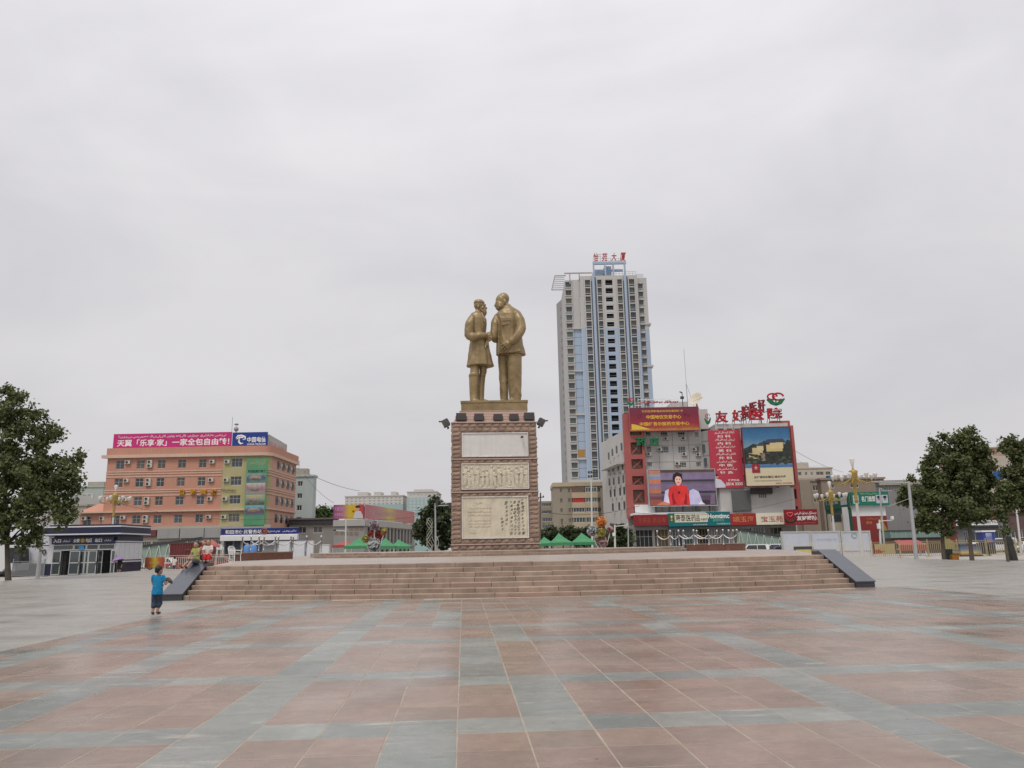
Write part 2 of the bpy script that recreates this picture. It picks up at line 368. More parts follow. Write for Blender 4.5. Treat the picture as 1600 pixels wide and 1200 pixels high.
CEN = cw(-1.4, 64); CENX, CENY = CEN.x, CEN.y
NST, TREAD, RISE = 7, .34, .158
SXL, SXR = -9.8, 13.55                                           # side ends of the steps
_p = [Vector((-9.8, 28.5)), Vector((1.56, 25.75)), Vector((13.6, 26.75))]        # three points of the curved bottom step
_d = 2*(_p[0].x*(_p[1].y-_p[2].y)+_p[1].x*(_p[2].y-_p[0].y)+_p[2].x*(_p[0].y-_p[1].y)); _q = [v.length_squared for v in _p]
SCX = (_q[0]*(_p[1].y-_p[2].y)+_q[1]*(_p[2].y-_p[0].y)+_q[2]*(_p[0].y-_p[1].y))/_d; SCY = (_q[0]*(_p[2].x-_p[1].x)+_q[1]*(_p[0].x-_p[2].x)+_q[2]*(_p[1].x-_p[0].x))/_d
RO = (Vector((SCX, SCY))-_p[0]).length
def is_grey(c, r):
    if r in (0, 11, 22): return True
    if c >= 0 and r in (4, 15, 26): return True
    if c < 0 and r in (5, 16, 27): return True
    if c in (-4, -8, -12): return True
    mid = -1 if r < 0 else 1 if r < 4 else 0 if r < 11 else 1 if r < 15 else -1 if r < 22 else -2
    if c == mid: return True
    odd = (r < 4) or (11 < r < 15) or (22 < r < 26)
    return c in ((6, 12, 18, 23) if odd else (7, 13, 18, 23))
cells = []
for r in range(-6, 36):
    for c in range(-13, 25):
        x, y = X0+c*T, Y0+r*T
        dx, dy = x+T/2-SCX, y+T/2-SCY
        if math.hypot(dx, dy) < RO+.45: continue
        cells.append((c, r, x, y))
jm = MB(); xs = [X0-13*T, X0+25*T]; jy = [Y0-6*T, Y0+36*T]
# mortar bed under the slabs, stopped short of the steps
bed = []
for k in range(41):
    th = R(-32+64*k/40); bed.append((SCX+math.sin(th)*(RO+.02), SCY-math.cos(th)*(RO+.02)))
bed = [p for p in bed if xs[0] < p[0] < xs[1]]
jm.poly([(xs[0], jy[0], .0150), (xs[1], jy[0], .0150), (xs[1], bed[-1][1], .0150)]+[(x, y, .0150) for x, y in reversed(bed)]+[(xs[0], bed[0][1], .0150)])
tag(jm.build('paving_bed', M_joint), None, None, kind='structure')
bedo = bpy.data.objects['paving_bed']
def vis_cell(x, y):
    p = Vector((x+T/2, y+T/2, 0))-CAMP; D = p.dot(_vd)
    if D < .5: return None
    px = 800+FPX*p.dot(CX)/D; py = 600-FPX*p.dot(CY)/D
    return D if -60 < px < 1660 and py < 1260 else None
def slab_mesh(m, jx, jy_):
    b = MB(); x0, x1, y0, y1, h = jx, T-jx, jy_, T-jy_, .012; e = .003
    b.add([(x0, y0, 0), (x1, y0, 0), (x1, y1, 0), (x0, y1, 0), (x0, y0, h-e), (x1, y0, h-e), (x1, y1, h-e), (x0, y1, h-e), (x0+e, y0+e, h), (x1-e, y0+e, h), (x1-e, y1-e, h), (x0+e, y1-e, h)],
          [(0, 1, 5, 4), (1, 2, 6, 5), (2, 3, 7, 6), (3, 0, 4, 7), (4, 5, 9, 8), (5, 6, 10, 9), (6, 7, 11, 10), (7, 4, 8, 11), (8, 9, 10, 11)])
    return b.mesh('slab', m)
slabs = {(gy, k): slab_mesh(M_tg if gy else M_tr, j, q) for gy in (True, False) for k, (j, q) in enumerate([(.006, .0052), (.005, .0042), (.008, .0065)])}
vis = sorted([(vis_cell(x, y), c, r, x, y) for c, r, x, y in cells if vis_cell(x, y)])
rest = MB()
rng = random.Random(3)
for i, (D, c, r, x, y) in enumerate(vis):
    gy = is_grey(c, r)
    if i < 300:
        o = link('paving_slab', slabs[(gy, rng.randrange(3))], bedo, (x+rng.uniform(-.002, .002), y+rng.uniform(-.001, .001), .0040+rng.uniform(0, .0015)))
    else:
        j, q, z = .0065, .005, .0165
        rest.quad((x+j, y+q, z), (x+T-j, y+q, z), (x+T-j, y+T-q, z), (x+j, y+T-q, z), 1 if gy else 0)
        rest.quad((x+j, y+q, .005), (x+T-j, y+q, .005), (x+T-j, y+q, z), (x+j, y+q, z), 1 if gy else 0)
rs = rest.build('far_paving_slabs', [M_tr, M_tg], bedo); rs['kind'] = 'stuff'

# ---------------------------------------------------------------- curved steps and platform
M_step = mat('step_stone', (.305, .228, .176), .7, .24, 1.6, .25, 40, rnd=.12, streak=.22, kind='World')
M_stepred = mat('step_stone_red', (.30, .21, .164), .65, .24, 1.6, .25, 40, rnd=.1, kind='World')
M_ptop = stone_tile('platform_paving', (.34, .285, .24), (.9, .9, 0, 0), .42, .15, .07)
M_blackst = mat('polished_dark_granite', (.035, .037, .045), .32, .2, 3., spec=.6)
def spol(r, th, z=0.): return Vector((SCX+math.sin(th)*r, SCY-math.cos(th)*r, z))
def cpol(r, th, z=0.): return Vector((CENX+math.sin(th)*r, CENY-math.cos(th)*r, z))
def ends(r): return math.asin((SXL-SCX)/r), math.asin((SXR-SCX)/r)
steps = empty('stairs', (0, 0, 0)); steps['kind'] = 'structure'
def arc_block(mb, r0, r1, ta, tb, z0, z1, bev=.018, pol=None):
    pol = pol or spol; c0 = pol(0, 0)
    A, B, C, D = pol(r0, ta), pol(r0, tb), pol(r1, tb), pol(r1, ta)     # r0 outer (front)
    f = lambda p, z: (p.x, p.y, z)
    inn = lambda p: pol((Vector((p.x-c0.x, p.y-c0.y)).length-bev), math.atan2(p.x-c0.x, -(p.y-c0.y)))
    A2, B2 = inn(A), inn(B)
    mb.add([f(A, z0), f(B, z0), f(C, z0), f(D, z0), f(A, z1-bev), f(B, z1-bev), f(C, z1), f(D, z1), f(A2, z1), f(B2, z1)],
           [(0, 1, 5, 4), (4, 5, 9, 8), (8, 9, 6, 7), (0, 4, 8, 7, 3), (1, 2, 6, 9, 5), (2, 3, 7, 6), (0, 3, 2, 1)])
for k in range(NST):
    r0 = RO-k*TREAD; z0, z1 = k*RISE+.002, (k+1)*RISE
    th, tE = ends(r0); rr = random.Random(k); cut = th-rr.uniform(.1, 1.2)/r0
    while th < tE-1e-4:
        cut += rr.choice([1, 1, 1, 1, 2])*1.36/r0+rr.uniform(-.06, .06)/r0
        tb = min(cut, tE)
        if tE-tb < .4/r0: tb = tE
        b = MB(); e = rr.uniform(-.012, .01); arc_block(b, r0+e, r0-TREAD-.1, th+.008/r0, tb-.008/r0, z0, z1+rr.uniform(-.005, .003), rr.uniform(.012, .03))
        b.build('step_block', M_stepred if rr.random() < .25 else M_step, steps); th = tb
# solid behind the treads, so that no gap shows through the joints
core = MB()
for k in range(NST):
    r0 = RO-k*TREAD-.05; t0_, t1_ = ends(r0); ths = [t0_+(t1_-t0_)*i/24 for i in range(25)]
    for ta, tb in zip(ths, ths[1:]):
        A, B = spol(r0, ta), spol(r0, tb); z0, z1 = k*RISE, (k+1)*RISE-.03
        core.quad((A.x, A.y, z0), (B.x, B.y, z0), (B.x, B.y, z1), (A.x, A.y, z1))
core.build('step_core', mat('step_joint_dirt', (.10, .08, .065), .9), steps)
PZ = NST*RISE
rt = RO-NST*TREAD-.06
t0_, t1_ = ends(rt); front = [spol(rt, t0_+(t1_-t0_)*i/30) for i in range(31)]
ax = Vector((0, 0, 0))
back = [Vector((CENX+18.5, CENY-14, 0)), Vector((CENX+22.5, CENY+24, 0)), Vector((CENX-20, CENY+24, 0)), Vector((CENX-16.8, CENY-14, 0))]
ring = front+back
pf = MB(); pf.prism([(p.x, p.y) for p in ring], 0., PZ-.004); tag(pf.build('platform', M_ptop), None, None, kind='structure')
# upper terrace: two low curved steps
R2, PZ2 = 15.6, PZ+.31
ter = empty('terrace', (0, 0, 0)); ter['kind'] = 'structure'
for k in range(2):
    r0 = R2-k*.38; th = R(-58); rr = random.Random(40+k)
    while th < R(58):
        tb = min(th+rr.choice([1.3, 1.7, 2.0])/r0, R(58)); b = MB()
        arc_block(b, r0, r0-.5, th+.006/r0, tb-.006/r0, PZ+k*.155+.002, PZ+(k+1)*.155, pol=cpol); b.build('step_block', M_stepred if rr.random() < .3 else M_step, ter); th = tb
tt = MB(); tt.prism([(cpol(R2-.8, R(-120+240*i/40)).x, cpol(R2-.8, R(-120+240*i/40)).y) for i in range(41)], PZ-.01, PZ2-.003); tt.build('terrace_top', M_ptop, ter)

# polished side ramps of the steps
def cheek(x, label, side):
    yf = SCY-math.sqrt(RO*RO-(x-SCX)**2)-.12; e = empty('stair_ramp', (x, yf, 0)); tag(e, label, 'ramp wall', 'sloping granite ramps beside the steps')
    w0, w1 = (-.68, 0.) if side < 0 else (0., .66); ln = NST*TREAD+.3
    b = MB(); z0, z1 = .19, PZ+.13
    # profile along +y (towards the centre)
    pr = [(0, 0), (0, z0), (.02, z0+.02), (ln, z1), (ln+.6, z1), (ln+.6, 0)]
    vs = [(w0, y, z) for y, z in pr]+[(w1, y, z) for y, z in pr]; n = len(pr)
    b.add(vs, [tuple(range(n)), tuple(range(2*n-1, n-1, -1))]+[(i, n+i, n+(i+1) % n, (i+1) % n) for i in range(n)])
    b.build('ramp_body', M_blackst, e)
    cp = MB(); pr2 = [(-.03, z0+.004), (ln, z1+.02), (ln+.6, z1+.02)]
    for (ya, za), (yb, zb) in zip(pr2, pr2[1:]):
        h = .035; a0, a1 = w0-.025, w1+.025
        cp.add([(a0, ya, za), (a1, ya, za), (a1, yb, zb), (a0, yb, zb), (a0, ya, za+h), (a1, ya, za+h), (a1, yb, zb+h), (a0, yb, zb+h)],
               [(0, 3, 2, 1), (4, 5, 6, 7), (0, 1, 5, 4), (1, 2, 6, 5), (2, 3, 7, 6), (3, 0, 4, 7)])
    cp.build('coping', mat('dark_granite_coping', (.075, .08, .10), .3, .15, 4., spec=.6), e)
    return e
RAMP_L = cheek(SXL, 'polished dark granite ramp flanking the steps where the children sit', -1)
RAMP_R = cheek(SXR, 'polished dark granite ramp flanking the steps on the side of the screen building', 1)

# red granite end walls of the terrace with steel posts and chains
M_gran = mat('red_polished_granite', (.17, .075, .055), .28, .25, 5., spec=.55, rnd=.12)
def end_wall(pxs, D, label, dD):
    """pxs: image columns of both ends on the platform"""
    A = at(pxs[0], hz(pxs[0]), D); B = at(pxs[1], hz(pxs[1]), D+dD); d = Vector((B.x-A.x, B.y-A.y, 0)); Ln = d.length
    e = empty('granite_wall', (A.x, A.y, PZ-.004), math.atan2(d.y, d.x)); tag(e, label, 'wall', 'granite end walls of the terrace')
    n = 5
    for i in range(n):
        b = MB(); b.box(Ln*i/n+.006, Ln*(i+1)/n-.006, 0, .3, 0, .44); b.build('wall_panel', M_gran, e)
    b = MB(); b.box(-.03, Ln+.03, -.03, .36, .44, .50); b.build('coping', M_step, e)
    b = MB(); b.box(.02, Ln-.02, .02, .28, 0, .43); b.build('wall_core', M_joint, e)
    return e
end_wall((373, 458), 47, 'low red granite wall under steel posts, beside the white plastic chair', 6)
end_wall((1072, 1160), 56, 'low red granite wall under steel posts, in front of the parked white cars', -4)
def post_mesh():
    b = MB(); b.lathe([(.08, 0), (.08, .04), (.055, .06), (.055, 1.05), (.075, 1.06), (.075, 1.09), (.03, 1.1)], n=12)
    b.ball((0, 0, 1.17), .085, mi=1); return b.mesh('chain_post', [M_steel, mat('bright_steel', (.62, .62, .62), .25, metal=.8)])
POST = post_mesh()
POST_PTS = {}
def post(i, px, py, h, D, side, label):
    p = at(px, py, D); b = link('chain_post', POST, None, (p.x, p.y, p.z)); s = h/1.27; b.scale = (s, s, s)
    tag(b, label, 'post', 'steel chain posts on the terrace'); POST_PTS[(side, i)] = p+Vector((0, 0, h*.66))
def chain(a, b_, label, sag=.28):
    a, b2 = a, b_; c = MB(); pts = [a.lerp(b2, t/12)-Vector((0, 0, sag*4*(t/12)*(1-t/12))) for t in range(13)]
    o = Vector(a); c.tube([p-o for p in pts], .032, 6); ob = c.build('chain', mat('white_chain', (.62, .63, .64), .35, .1, metal=.4), None, o)
    tag(ob, label, 'chain', 'pale chains slung between steel posts')
ordw = ['first', 'second', 'third', 'fourth', 'fifth', 'sixth', 'seventh', 'eighth', 'ninth', 'tenth', 'eleventh', 'twelfth', 'thirteenth', 'fourteenth']
LP = [(378, 861, 47, 1.), (391.5, 860, 56, .8), (404, 861, 48.5, 1.), (412, 860, 56, .8), (429.5, 861, 50, 1.), (434.5, 860, 57, .8), (454, 861, 51.5, 1.), (457.5, 860, 58, .8), (478.5, 861, 53, 1.), (501.5, 861, 55, 1.)]
for i, (px, py, D, s) in enumerate(LP):
    post(i, px, py, 24*D/1200*(.98 if s == 1 else .92), D, 'l', 'steel ball-topped post, %s from the outer end of the row beside the pink building' % ordw[i])
for k, (i, j) in enumerate([(0, 2), (2, 4), (4, 6), (6, 8), (8, 9), (1, 3), (3, 5)]):
    chain(POST_PTS[('l', i)], POST_PTS[('l', j)], 'pale chain between the %s and %s posts from the outer end beside the pink building' % (ordw[i], ordw[j]))
RP = [(1028, 853, 55, 1.), (1048.5, 852.5, 54.5, 1.), (1061.5, 852, 54, 1.), (1069, 851, 60, .8), (1085, 851.5, 53.5, 1.), (1090, 851, 59, .8), (1108, 851.5, 53, 1.), (1121.5, 851, 58, .8), (1131, 851, 53, 1.), (1140, 850.5, 57, .8), (1147, 850.5, 56, .8), (1153, 851, 52.5, 1.)]
for i, (px, py, D, s) in enumerate(RP):
    post(i, px, py, 24.5*D/1200*(.97 if s == 1 else .92), D, 'r', 'steel ball-topped post, %s in the row counting away from the pedestal towards the white boards' % ordw[i])
for k, (i, j) in enumerate([(0, 1), (1, 2), (2, 4), (4, 6), (6, 8), (8, 11), (3, 5), (5, 7)]):
    chain(POST_PTS[('r', i)], POST_PTS[('r', j)], 'pale chain between the %s and %s posts counting from the pedestal towards the white boards' % (ordw[i], ordw[j]))

# ---------------------------------------------------------------- pedestal
PED = Fr(0, 0, o=Vector((CENX, CENY-3.4, 0)), z=PZ2, rot=math.degrees(YAW))        # front face, axis parallel to the paving
ped = thing('pedestal', PED, 'tall sandstone block pedestal with three marble panels under the bronze statue', 'pedestal')
def pu(px, py): return PED.uv(px, py)
bL, zb = pu(705.5, 857); bR, _ = pu(843.5, 855); W2 = (bR-bL)/2; cxp = (bL+bR)/2
zt = pu(773, 660)[1]; tW2 = (pu(839.5, 660)[0]-pu(708, 660)[0])/2
zS = pu(773, 637.5)[1]; z_s1 = pu(773, 717)[1]; z_s2 = pu(773, 768.5)[1]; z_s3 = pu(773, 850)[1]
DP = 6.6                                                               # depth of the pedestal
M_br = mat('rock_faced_sandstone', (.278, .196, .152), .9, .3, 3., .6, 18, rnd=.22)
M_trim = mat('pink_granite_trim', (.45, .34, .30), .5, .12, 5.)
M_smooth = mat('pink_sandstone', (.36, .245, .20), .75, .12, 2., rnd=.05)
def hw(z): return W2+(tW2-W2)*min(max(z/zt, 0), 1)
core = MB(); ins = .10
core.add([(cxp+sx*(h-ins), (ins if fy == 0 else DP-ins), z) for z, h in ((0, W2), (zt, tW2)) for sx, fy in ((-1, 0), (1, 0), (1, 1), (-1, 1))],
         [(0, 1, 5, 4), (1, 2, 6, 5), (2, 3, 7, 6), (3, 0, 4, 7), (4, 5, 6, 7), (0, 3, 2, 1)])
core.build('pedestal_core', mat('pedestal_mortar', (.30, .21, .165), .9, .1), ped)
PANELS = []
for (x0, y0, x1, y1) in ((723, 677.5, 824, 712.5), (722.5, 725, 825, 763), (723, 777, 824.5, 840)):
    a = pu(x0, (y0+y1)/2)[0]; b_ = pu(x1, (y0+y1)/2)[0]; PANELS.append((a, b_, pu(773, y1)[1], pu(773, y0)[1]))
def rock_mesh(w, h, seed, d=.17):
    rr = random.Random(seed); nx, nz = 5, 4; b = MB(); idx = {}
    for j in range(nz):
        for i in range(nx):
            e = i in (0, nx-1) or j in (0, nz-1)
            y = -.012 if e else -(.055+rr.random()*.06)
            x = -w/2+w*i/(nx-1); z = -h/2+h*j/(nz-1)
            if not e: x += rr.uniform(-.25, .25)*w/nx; z += rr.uniform(-.25, .25)*h/nz
            idx[(i, j)] = len(b.v); b.v.append((x, y, z))
    fs = []
    for j in range(nz-1):
        for i in range(nx-1): fs.append((idx[(i, j)], idx[(i+1, j)], idx[(i+1, j+1)], idx[(i, j+1)]))
    b.f += fs; b.m += [0]*len(fs); b.sm += [False]*len(fs)
    b.add([(-w/2, -.012, -h/2), (w/2, -.012, -h/2), (w/2, -.012, h/2), (-w/2, -.012, h/2), (-w/2, d, -h/2), (w/2, d, -h/2), (w/2, d, h/2), (-w/2, d, h/2)],
          [(0, 4, 5, 1), (1, 5, 6, 2), (2, 6, 7, 3), (3, 7, 4, 0)])
    return b.mesh('block', M_br)
RK = {}
side_blocks = MB()
def rock(u, z, w, h, rr):
    k = (round(w, 1), round(h, 2), rr.randrange(3))
    if k not in RK: RK[k] = rock_mesh(k[0]-.012, k[1]-.012, hash(k) % 1000)
    o = link('block', RK[k], ped, (u, 0, z)); o.scale = (w/k[0], 1, h/k[1])
rr = random.Random(11); nrow = 29; bh0 = .0
def course_rows(z0, z1, n): return [(z0+(z1-z0)*i/n, z0+(z1-z0)*(i+1)/n) for i in range(n)]
seg = [(.0, z_s3-.04, 1), (z_s3+.04, z_s2-.04, 11), (z_s2+.04, z_s1-.04, 8), (z_s1+.04, zt-.05, 8)]
ki = 0
for (a, b_, n) in seg:
    for (z0, z1) in course_rows(a, b_, n):
        zc = (z0+z1)/2; h = hw(zc); pan = None
        for p in PANELS:
            if p[2]-.10 < zc < p[3]+.10: pan = p
        spans = [(cxp-h, cxp+h)] if pan is None else [(cxp-h, pan[0]-.10), (pan[1]+.10, cxp+h)]
        for (s0, s1) in spans:
            L_ = s1-s0; k = max(1, round(L_/.62)); off = (ki % 2)*.5
            ed = [s0]+[s0+L_*(i+off*.55+.0)/k for i in range(1 if off == 0 else 0, k+0) if .25 < L_*(i+off*.55)/k < L_-.22]+[s1]
            if off and len(ed) > 2 and ed[1]-ed[0] < .2: ed.pop(1)
            for e0, e1 in zip(ed, ed[1:]): rock((e0+e1)/2, zc, e1-e0, z1-z0, rr)
        ki += 1
        # the flanks, seen only edge-on
        for sx in (-1, 1):
            k = 10
            for i in range(k):
                y0 = DP*i/k+.006; y1 = DP*(i+1)/k-.006; x = cxp+sx*(h-.05); o_ = sx*(.05+rr.random()*.07)
                ym, zm = (y0+y1)/2+rr.uniform(-.1, .1), zc+rr.uniform(-.05, .05)
                vs = [(x, y0, z0+.006), (x, y1, z0+.006), (x, y1, z1-.006), (x, y0, z1-.006), (x+o_, ym-.15, zm-.06), (x+o_, ym+.15, zm-.06), (x+o_, ym+.15, zm+.06), (x+o_, ym-.15, zm+.06)]
                fs = [(0, 1, 5, 4), (1, 2, 6, 5), (2, 3, 7, 6), (3, 0, 4, 7), (4, 5, 6, 7)]
                if sx < 0: fs = [f[::-1] for f in fs]
                side_blocks.add(vs, fs)
so_ = side_blocks.build('flank_blocks', M_br, ped); so_['kind'] = 'stuff'
for z in (z_s3, z_s2, z_s1, zt-.0):
    b = MB(); h = hw(z)+.06; b.box(cxp-h, cxp+h, -.13, DP+.06, z-.042, z+.042); b.build('string_course', M_trim, ped)
# backs and frames of the marble panels
M_marb = mat('white_marble', (.62, .61, .58), .45, .06, 2., streak=.12)
M_marb2 = mat('stained_marble', (.58, .53, .41), .5, .22, 1.1, streak=.18)
M_relief = mat('relief_stone', (.57, .52, .41), .7, .14, 2., streak=.1)
M_pframe = mat('panel_frame_granite', (.62, .58, .54), .4, .15, 3., rnd=.15)
def panel(p, name, m):
    u0, u1, z0, z1 = p
    b = MB(); b.box(u0, u1, -.05, .15, z0, z1); o = b.build(name, m, ped)
    f = .075
    for (a, b0, c, d) in ((u0-f, u1+f, z1, z1+f), (u0-f, u1+f, z0-f, z0)):
        k = 4
        for i in range(k): q = MB(); q.box(a+(b0-a)*i/k+.008, a+(b0-a)*(i+1)/k-.008, -.12-.004*(i % 2), .1, c, d); q.build('frame_bar', M_pframe, ped)
    for (a, b0) in ((u0-f, u0), (u1, u1+f)):
        q = MB(); q.box(a, b0, -.115, .1, z0, z1); q.build('frame_bar', M_pframe, ped)
    return o
panel(PANELS[0], 'marble_panel', M_marb)
rp_ = panel(PANELS[1], 'relief_panel', M_relief)
wp = panel(PANELS[2], 'inscription_panel', M_marb2)
# a crowd carved in low relief
u0, u1, z0, z1 = PANELS[1]; NX, NZ = 200, 76; rr = random.Random(5); figs = []
nf = 15
for i in range(nf):
    c = u0+(u1-u0)*(i+.5+rr.uniform(-.2, .2))/nf; figs.append((c, z0+.12+rr.uniform(0, .12), (z1-z0)*rr.uniform(.70, .88), rr.uniform(-.12, .12), rr.choice([-1, 1]), rr.uniform(.05, .12)))
def relief(u, z):
    hmax = .0
    for (c, b0, H, lean, fc, dp) in figs:
        t = (z-b0)/H
        if t < -.03 or t > 1.02 or abs(u-c) > .75: continue
        x = u-c-lean*t
        for (cx_, cz, rx, rz, k) in ((.0, .93, .085, .075, 1.), (0., .66, .155, .2, .9), (0., .40, .175, .24, .75), (-.07, .15, .07, .2, .7), (.08, .15, .07, .2, .7), (fc*.17, .62, .14, .045, 1.), (fc*.1, .03, .1, .03, .7)):
            q = (x/(rx*H*.62))**2*.36*2.6+((t-cz)/rz)**2
            q = ((x-cx_*H*.5)/(rx*H*.62+.0))**2+((t-cz)/rz)**2
            if q < 1: hmax = max(hmax, dp*k*(1-q)**.35+.02)
    if z < z0+.22: hmax = max(hmax, .05+.03*noise.noise(Vector((u*4, z*6, 0))))
    return hmax+.008*noise.noise(Vector((u*9, z*9, 1.)))
b = MB()
for j in range(NZ+1):
    for i in range(NX+1):
        u = u0+(u1-u0)*i/NX; z = z0+(z1-z0)*j/NZ; b.v.append((u, -.055-1.35*relief(u, z) if 0 < i < NX and 0 < j < NZ else -.045, z))
b.f = [(j*(NX+1)+i, j*(NX+1)+i+1, (j+1)*(NX+1)+i+1, (j+1)*(NX+1)+i) for j in range(NZ) for i in range(NX)]; b.m = [0]*len(b.f); b.sm = [False]*len(b.f)
b.build('carved_figures', M_relief, rp_)
# inscriptions: gold lines on one half, dark brush columns on the other
u0, u1, z0, z1 = PANELS[2]; M_ins = flat(150, 110, 50, name='gilt_letters'); M_ink = flat(60, 52, 40, name='dark_carved_letters')
Wp, Hp = u1-u0, z1-z0
def il(t, fx0, fx1, fy, h, m=M_ins): lettering(wp, t, u0+Wp*fx0, u0+Wp*fx1, z1-Hp*fy-h, z1-Hp*fy, -.056, m, .0, rtl=True)
il('خاتىرە', .19, .31, .11, .2)
for k, t in enumerate(['ئۇزۇن كېچە ئۆتۈپ تاڭ ئاتتى ئېلىمىزگە', 'يۈز يىل جىن شەيتان ئۇسسۇل ئوينىدى', 'بەش يۈز مىليون خەلق بىر يەرگە كەلدى']): il(t, .08+.03*(k == 0), .44-.02*(k == 2), .245+.085*k, .17)
for k, t in enumerate(['خوراز چىللاپ ئالەم يورۇدى ئاخىر', 'ھەممە ياقتىن ناخشا ياڭراپ كەلدى', 'شائىر ئىلھامى تاشقىنلاپ ئاقتى']): il(t, .09, .43, .555+.075*k, .16)
il('بېيجىڭ', .11, .2, .855, .16)
cols_ = ['长夜难明赤县天百年魔', '怪舞翩跹人民五亿不团', '圆一唱雄鸡天下白万方', '乐奏有于阗诗人兴会', '更无前浣溪沙', '和柳先生']
rr = random.Random(8)
starts = [.03, .08, .09, .08, .1, .5]; fx = [.905, .84, .785, .73, .655, .585]
for t, s, x in zip(cols_, starts, fx):
    n_ = len(t); avail = (.95 if t != cols_[5] and t != cols_[4] else .72 if t == cols_[4] else .84)-s
    bb = MB()
    for i, ch in enumerate(t):
        vs, fs = text_mb(ch, .004); sz = Wp*.043*rr.uniform(.8, 1.35); a = rr.uniform(-.2, .1)
        cx_ = u0+Wp*(x+.02+rr.uniform(-.008, .008)); cz_ = z1-Hp*(s+avail*(i+.5)/n_)
        bb.add([(cx_+((v.x-.5)*math.cos(a)+(v.y-.35)*.35)*sz*.9, -.057, cz_+((v.y-.35)-(v.x-.5)*math.sin(-a))*sz) for v in vs], fs)
    bb.build('carved_column', M_ink, wp)
# security camera on the top panel
c = MB(); px_, pz_ = pu(817, 684); c.tube([(px_, -.1, pz_), (px_, -.28, pz_+.05)], .03, 6); c.tube([(px_-.05, -.25, pz_+.05), (px_-.14, -.55, pz_-.03)], .09, 8); tag(c.build('security_camera', M_dark, None, PED.o, PED.a), 'small dark security camera on the blank marble panel', 'camera')
# sloping shoulder of smooth stone courses
def frustum(mb, z0, h0, z1, h1, y_in0, y_in1):
    mb.add([(cxp+sx*h, yy, z) for z, h, yi in ((z0, h0, y_in0), (z1, h1, y_in1)) for sx, yy in ((-1, yi), (1, yi), (1, DP-yi), (-1, DP-yi))],
           [(0, 1, 5, 4), (1, 2, 6, 5), (2, 3, 7, 6), (3, 0, 4, 7), (4, 5, 6, 7), (0, 3, 2, 1)])
sT = (pu(825, 637)[0]-pu(720, 637)[0])/2
for i in range(4):
    f0, f1 = i/4, (i+1)/4; za = zt+.045+(zS-zt-.045)*f0; zb_ = zt+.045+(zS-zt-.045)*f1-.012
    b = MB(); frustum(b, za, tW2-.08+(sT-tW2+.08)*f0, zb_, tW2-.08+(sT-tW2+.08)*f1, .12+1.33*f0, .12+1.33*f1); b.build('shoulder_course', M_smooth, ped)
b = MB(); b.box(cxp-sT-.06, cxp+sT+.06, 1.4, DP-1.4, zS-.012, zS+.05); b.build('shoulder_cap', M_trim, ped)
# floodlights on the ledge
def flood_mesh():
    b = MB(); b.box(-.36, .36, -.25, .25, .16, .62); b.box(-.33, .33, -.262, -.25, .2, .58, 1)
    b.box(-.4, -.36, -.05, .05, 0, .45); b.box(.36, .4, -.05, .05, 0, .45); b.box(-.4, .4, -.08, .08, 0, .03)
    for i in range(5): b.box(-.3+.14*i, -.27+.14*i, .25, .31, .2, .58)
    b.add([(-.36, -.25, .62), (.36, -.25, .62), (.36, -.42, .70), (-.36, -.42, .70)], [(0, 1, 2, 3), (3, 2, 1, 0)])
    return b.mesh('floodlight', [mat('floodlight_shell', (.085, .08, .075), .5), mat('floodlight_lens', (.10, .10, .11), .15, spec=.8)])
FL = flood_mesh()
words = ['leftmost', 'second from the left', 'middle', 'second from the right', 'rightmost']
for i, px in enumerate((720.5, 748.5, 778.5, 803.5, 827.5)):
    u, _ = pu(px, 655); o = link('floodlight', FL, None, PED.w(u, .38, zt+.045), PED.a+math.pi); tag(o, 'dark floodlight on the pedestal ledge %s of the five in front' % words[i], 'floodlight', 'floodlights round the pedestal ledge')
    s = (1.12, 1.05, 1.0, 1.0, 1.12)[i]; o.scale = (s, s, s*1.1)
for sx, tilt, nm in ((-1, .5, 'towards the pink building'), (1, -.5, 'towards the tower')):
    o = link('floodlight', FL, None, PED.w(cxp+sx*(tW2+.30), .9, zt-.30), PED.a+sx*math.pi/2); o.rotation_euler = (R(28), 0, PED.a+sx*math.pi/2); o.scale = (1, 1, 1.2)
    tag(o, 'dark floodlight jutting out over the pedestal edge %s' % nm, 'floodlight', 'floodlights round the pedestal ledge')

